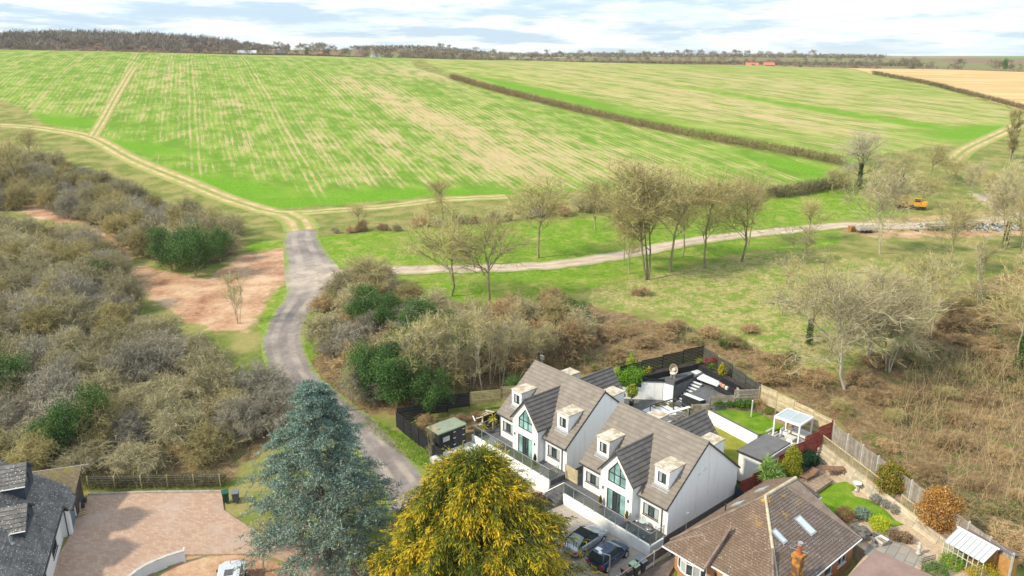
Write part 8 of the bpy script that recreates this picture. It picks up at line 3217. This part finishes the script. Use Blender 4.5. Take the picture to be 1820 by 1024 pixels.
for i, (u, hgt) in enumerate(((35, 9), (55, 8), (90, 6), (130, 11), (150, 8), (195, 8), (215, 9), (20, 6), (110, 6), (175, 7), (235, 5))):
    b_ = (u - 910) / 1412
    y = 640
    x = b_ * y
    pr = FT[i % 3]
    o = link('far_tree', pr['crown'], None, (x, y, gz(x, y) - .2), (0, 0, i), (hgt / pr['h'] * 1.5,) * 2 + (hgt / pr['h'],))
    tag(o, 'bushy bare tree at the foot of the wooded hill', 'tree', 'bushy trees at the foot of the wooded hill')
hedge('hedge', 'thick scrub hedge at the foot of the wooded hill', [(-470, 645), (-380, 648), (-300, 660)], 4, 6, 30, HB, 931, .2)
for i, (u, y, hgt) in enumerate(((545, 690, 9), (1425, 760, 9), (1625, 690, 9), (1790, 560, 10))):
    x = (u - 910) / 1412 * y
    e = EV[i % 3]
    plant('far_conifer', ('dark conifer on the skyline above the left field', 'dark conifer above the red ploughed field', 'dark conifer beside the round tree on the skyline', 'dark conifer at the right end of the skyline')[i], 'tree', e, (x, y, gz(x, y)), hgt / e['h'], i, None, None, .45)
for i, (u, y, w_, rc, lab) in enumerate(((440, 700, 16, (.55, .55, .56), 'long white farm shed on the left skyline'), (500, 705, 10, (.20, .19, .2), 'grey roofed farmhouse on the left skyline'), (575, 720, 9, (.30, .16, .12), 'red roofed farmhouse left of the copse'),
                                          (640, 735, 9, (.24, .15, .12), 'brown roofed house in the skyline village'), (668, 760, 8, (.35, .35, .36), 'small pale barn in the skyline village'), (1338, 900, 14, (.62, .20, .12), 'orange red roofed barn above the red field'), (1368, 915, 12, (.5, .2, .13), 'brick house beside the orange roofed barn'))):
    x = (u - 910) / 1412 * y
    t = thing('far_house', lab, 'house', (x, y, gz(x, y) - .3), _rs.uniform(-.3, .3))
    hgt = 3.2 if i != 0 else 2.6
    d_ = 6
    b = MB()
    b.prism([(-w_ / 2, -d_ / 2, 0), (-w_ / 2, d_ / 2, 0), (-w_ / 2, d_ / 2, hgt), (-w_ / 2, 0, hgt + 2.6), (-w_ / 2, -d_ / 2, hgt)], (w_, 0, 0))
    b.obj('wall', RENDER_W if i in (0, 4) else plain('far_brick_%d' % i, (.45, .30, .24), .9, .1), t)
    b = MB()
    for s in (-1, 1):
        b.prism([(-w_ / 2 - .3, s * (d_ / 2 + .4), hgt - .3), (-w_ / 2 - .3, 0, hgt + 2.75), (-w_ / 2 - .3, 0, hgt + 2.95), (-w_ / 2 - .3, s * (d_ / 2 + .4), hgt - .1)], (w_ + .6, 0, 0))
    r_ = b.obj('roof', plain('far_roof_%d' % i, rc, .8, .2), t)
    if i not in (0, 4):
        bbox('chimney', RED_B, r_, w_ / 2 - 1.6, w_ / 2 - .8, -.4, .4, hgt + 2, hgt + 4)
    for k in range(3):
        xx = -w_ / 2 + w_ * (k + .5) / 3
        bbox('window', GLASS_D, t, xx - .5, xx + .5, -d_ / 2 - .03, -d_ / 2 + .05, 1.0, 2.2)

# ------------------------------------------------------------------ the air between here and the far hills
hz = MB()
hz.box(-3900, 3900, -70, 9100, -3, 95)
ho = hz.obj('haze', [], None)
hm = bpy.data.materials.new('haze_air')
hm.use_nodes = True
hm.node_tree.nodes.clear()
_ho = hm.node_tree.nodes.new('ShaderNodeOutputMaterial')
_hv = hm.node_tree.nodes.new('ShaderNodeVolumePrincipled')
_hv.inputs['Color'].default_value = (.86, .92, 1.0, 1)
_hv.inputs['Density'].default_value = .00009
_hv.inputs['Anisotropy'].default_value = .0
hm.node_tree.links.new(_hv.outputs[0], _ho.inputs['Volume'])
ho.data.materials.clear()
ho.data.materials.append(hm)
tag(ho, kind='stuff')
SC.cycles.volume_bounces = 1
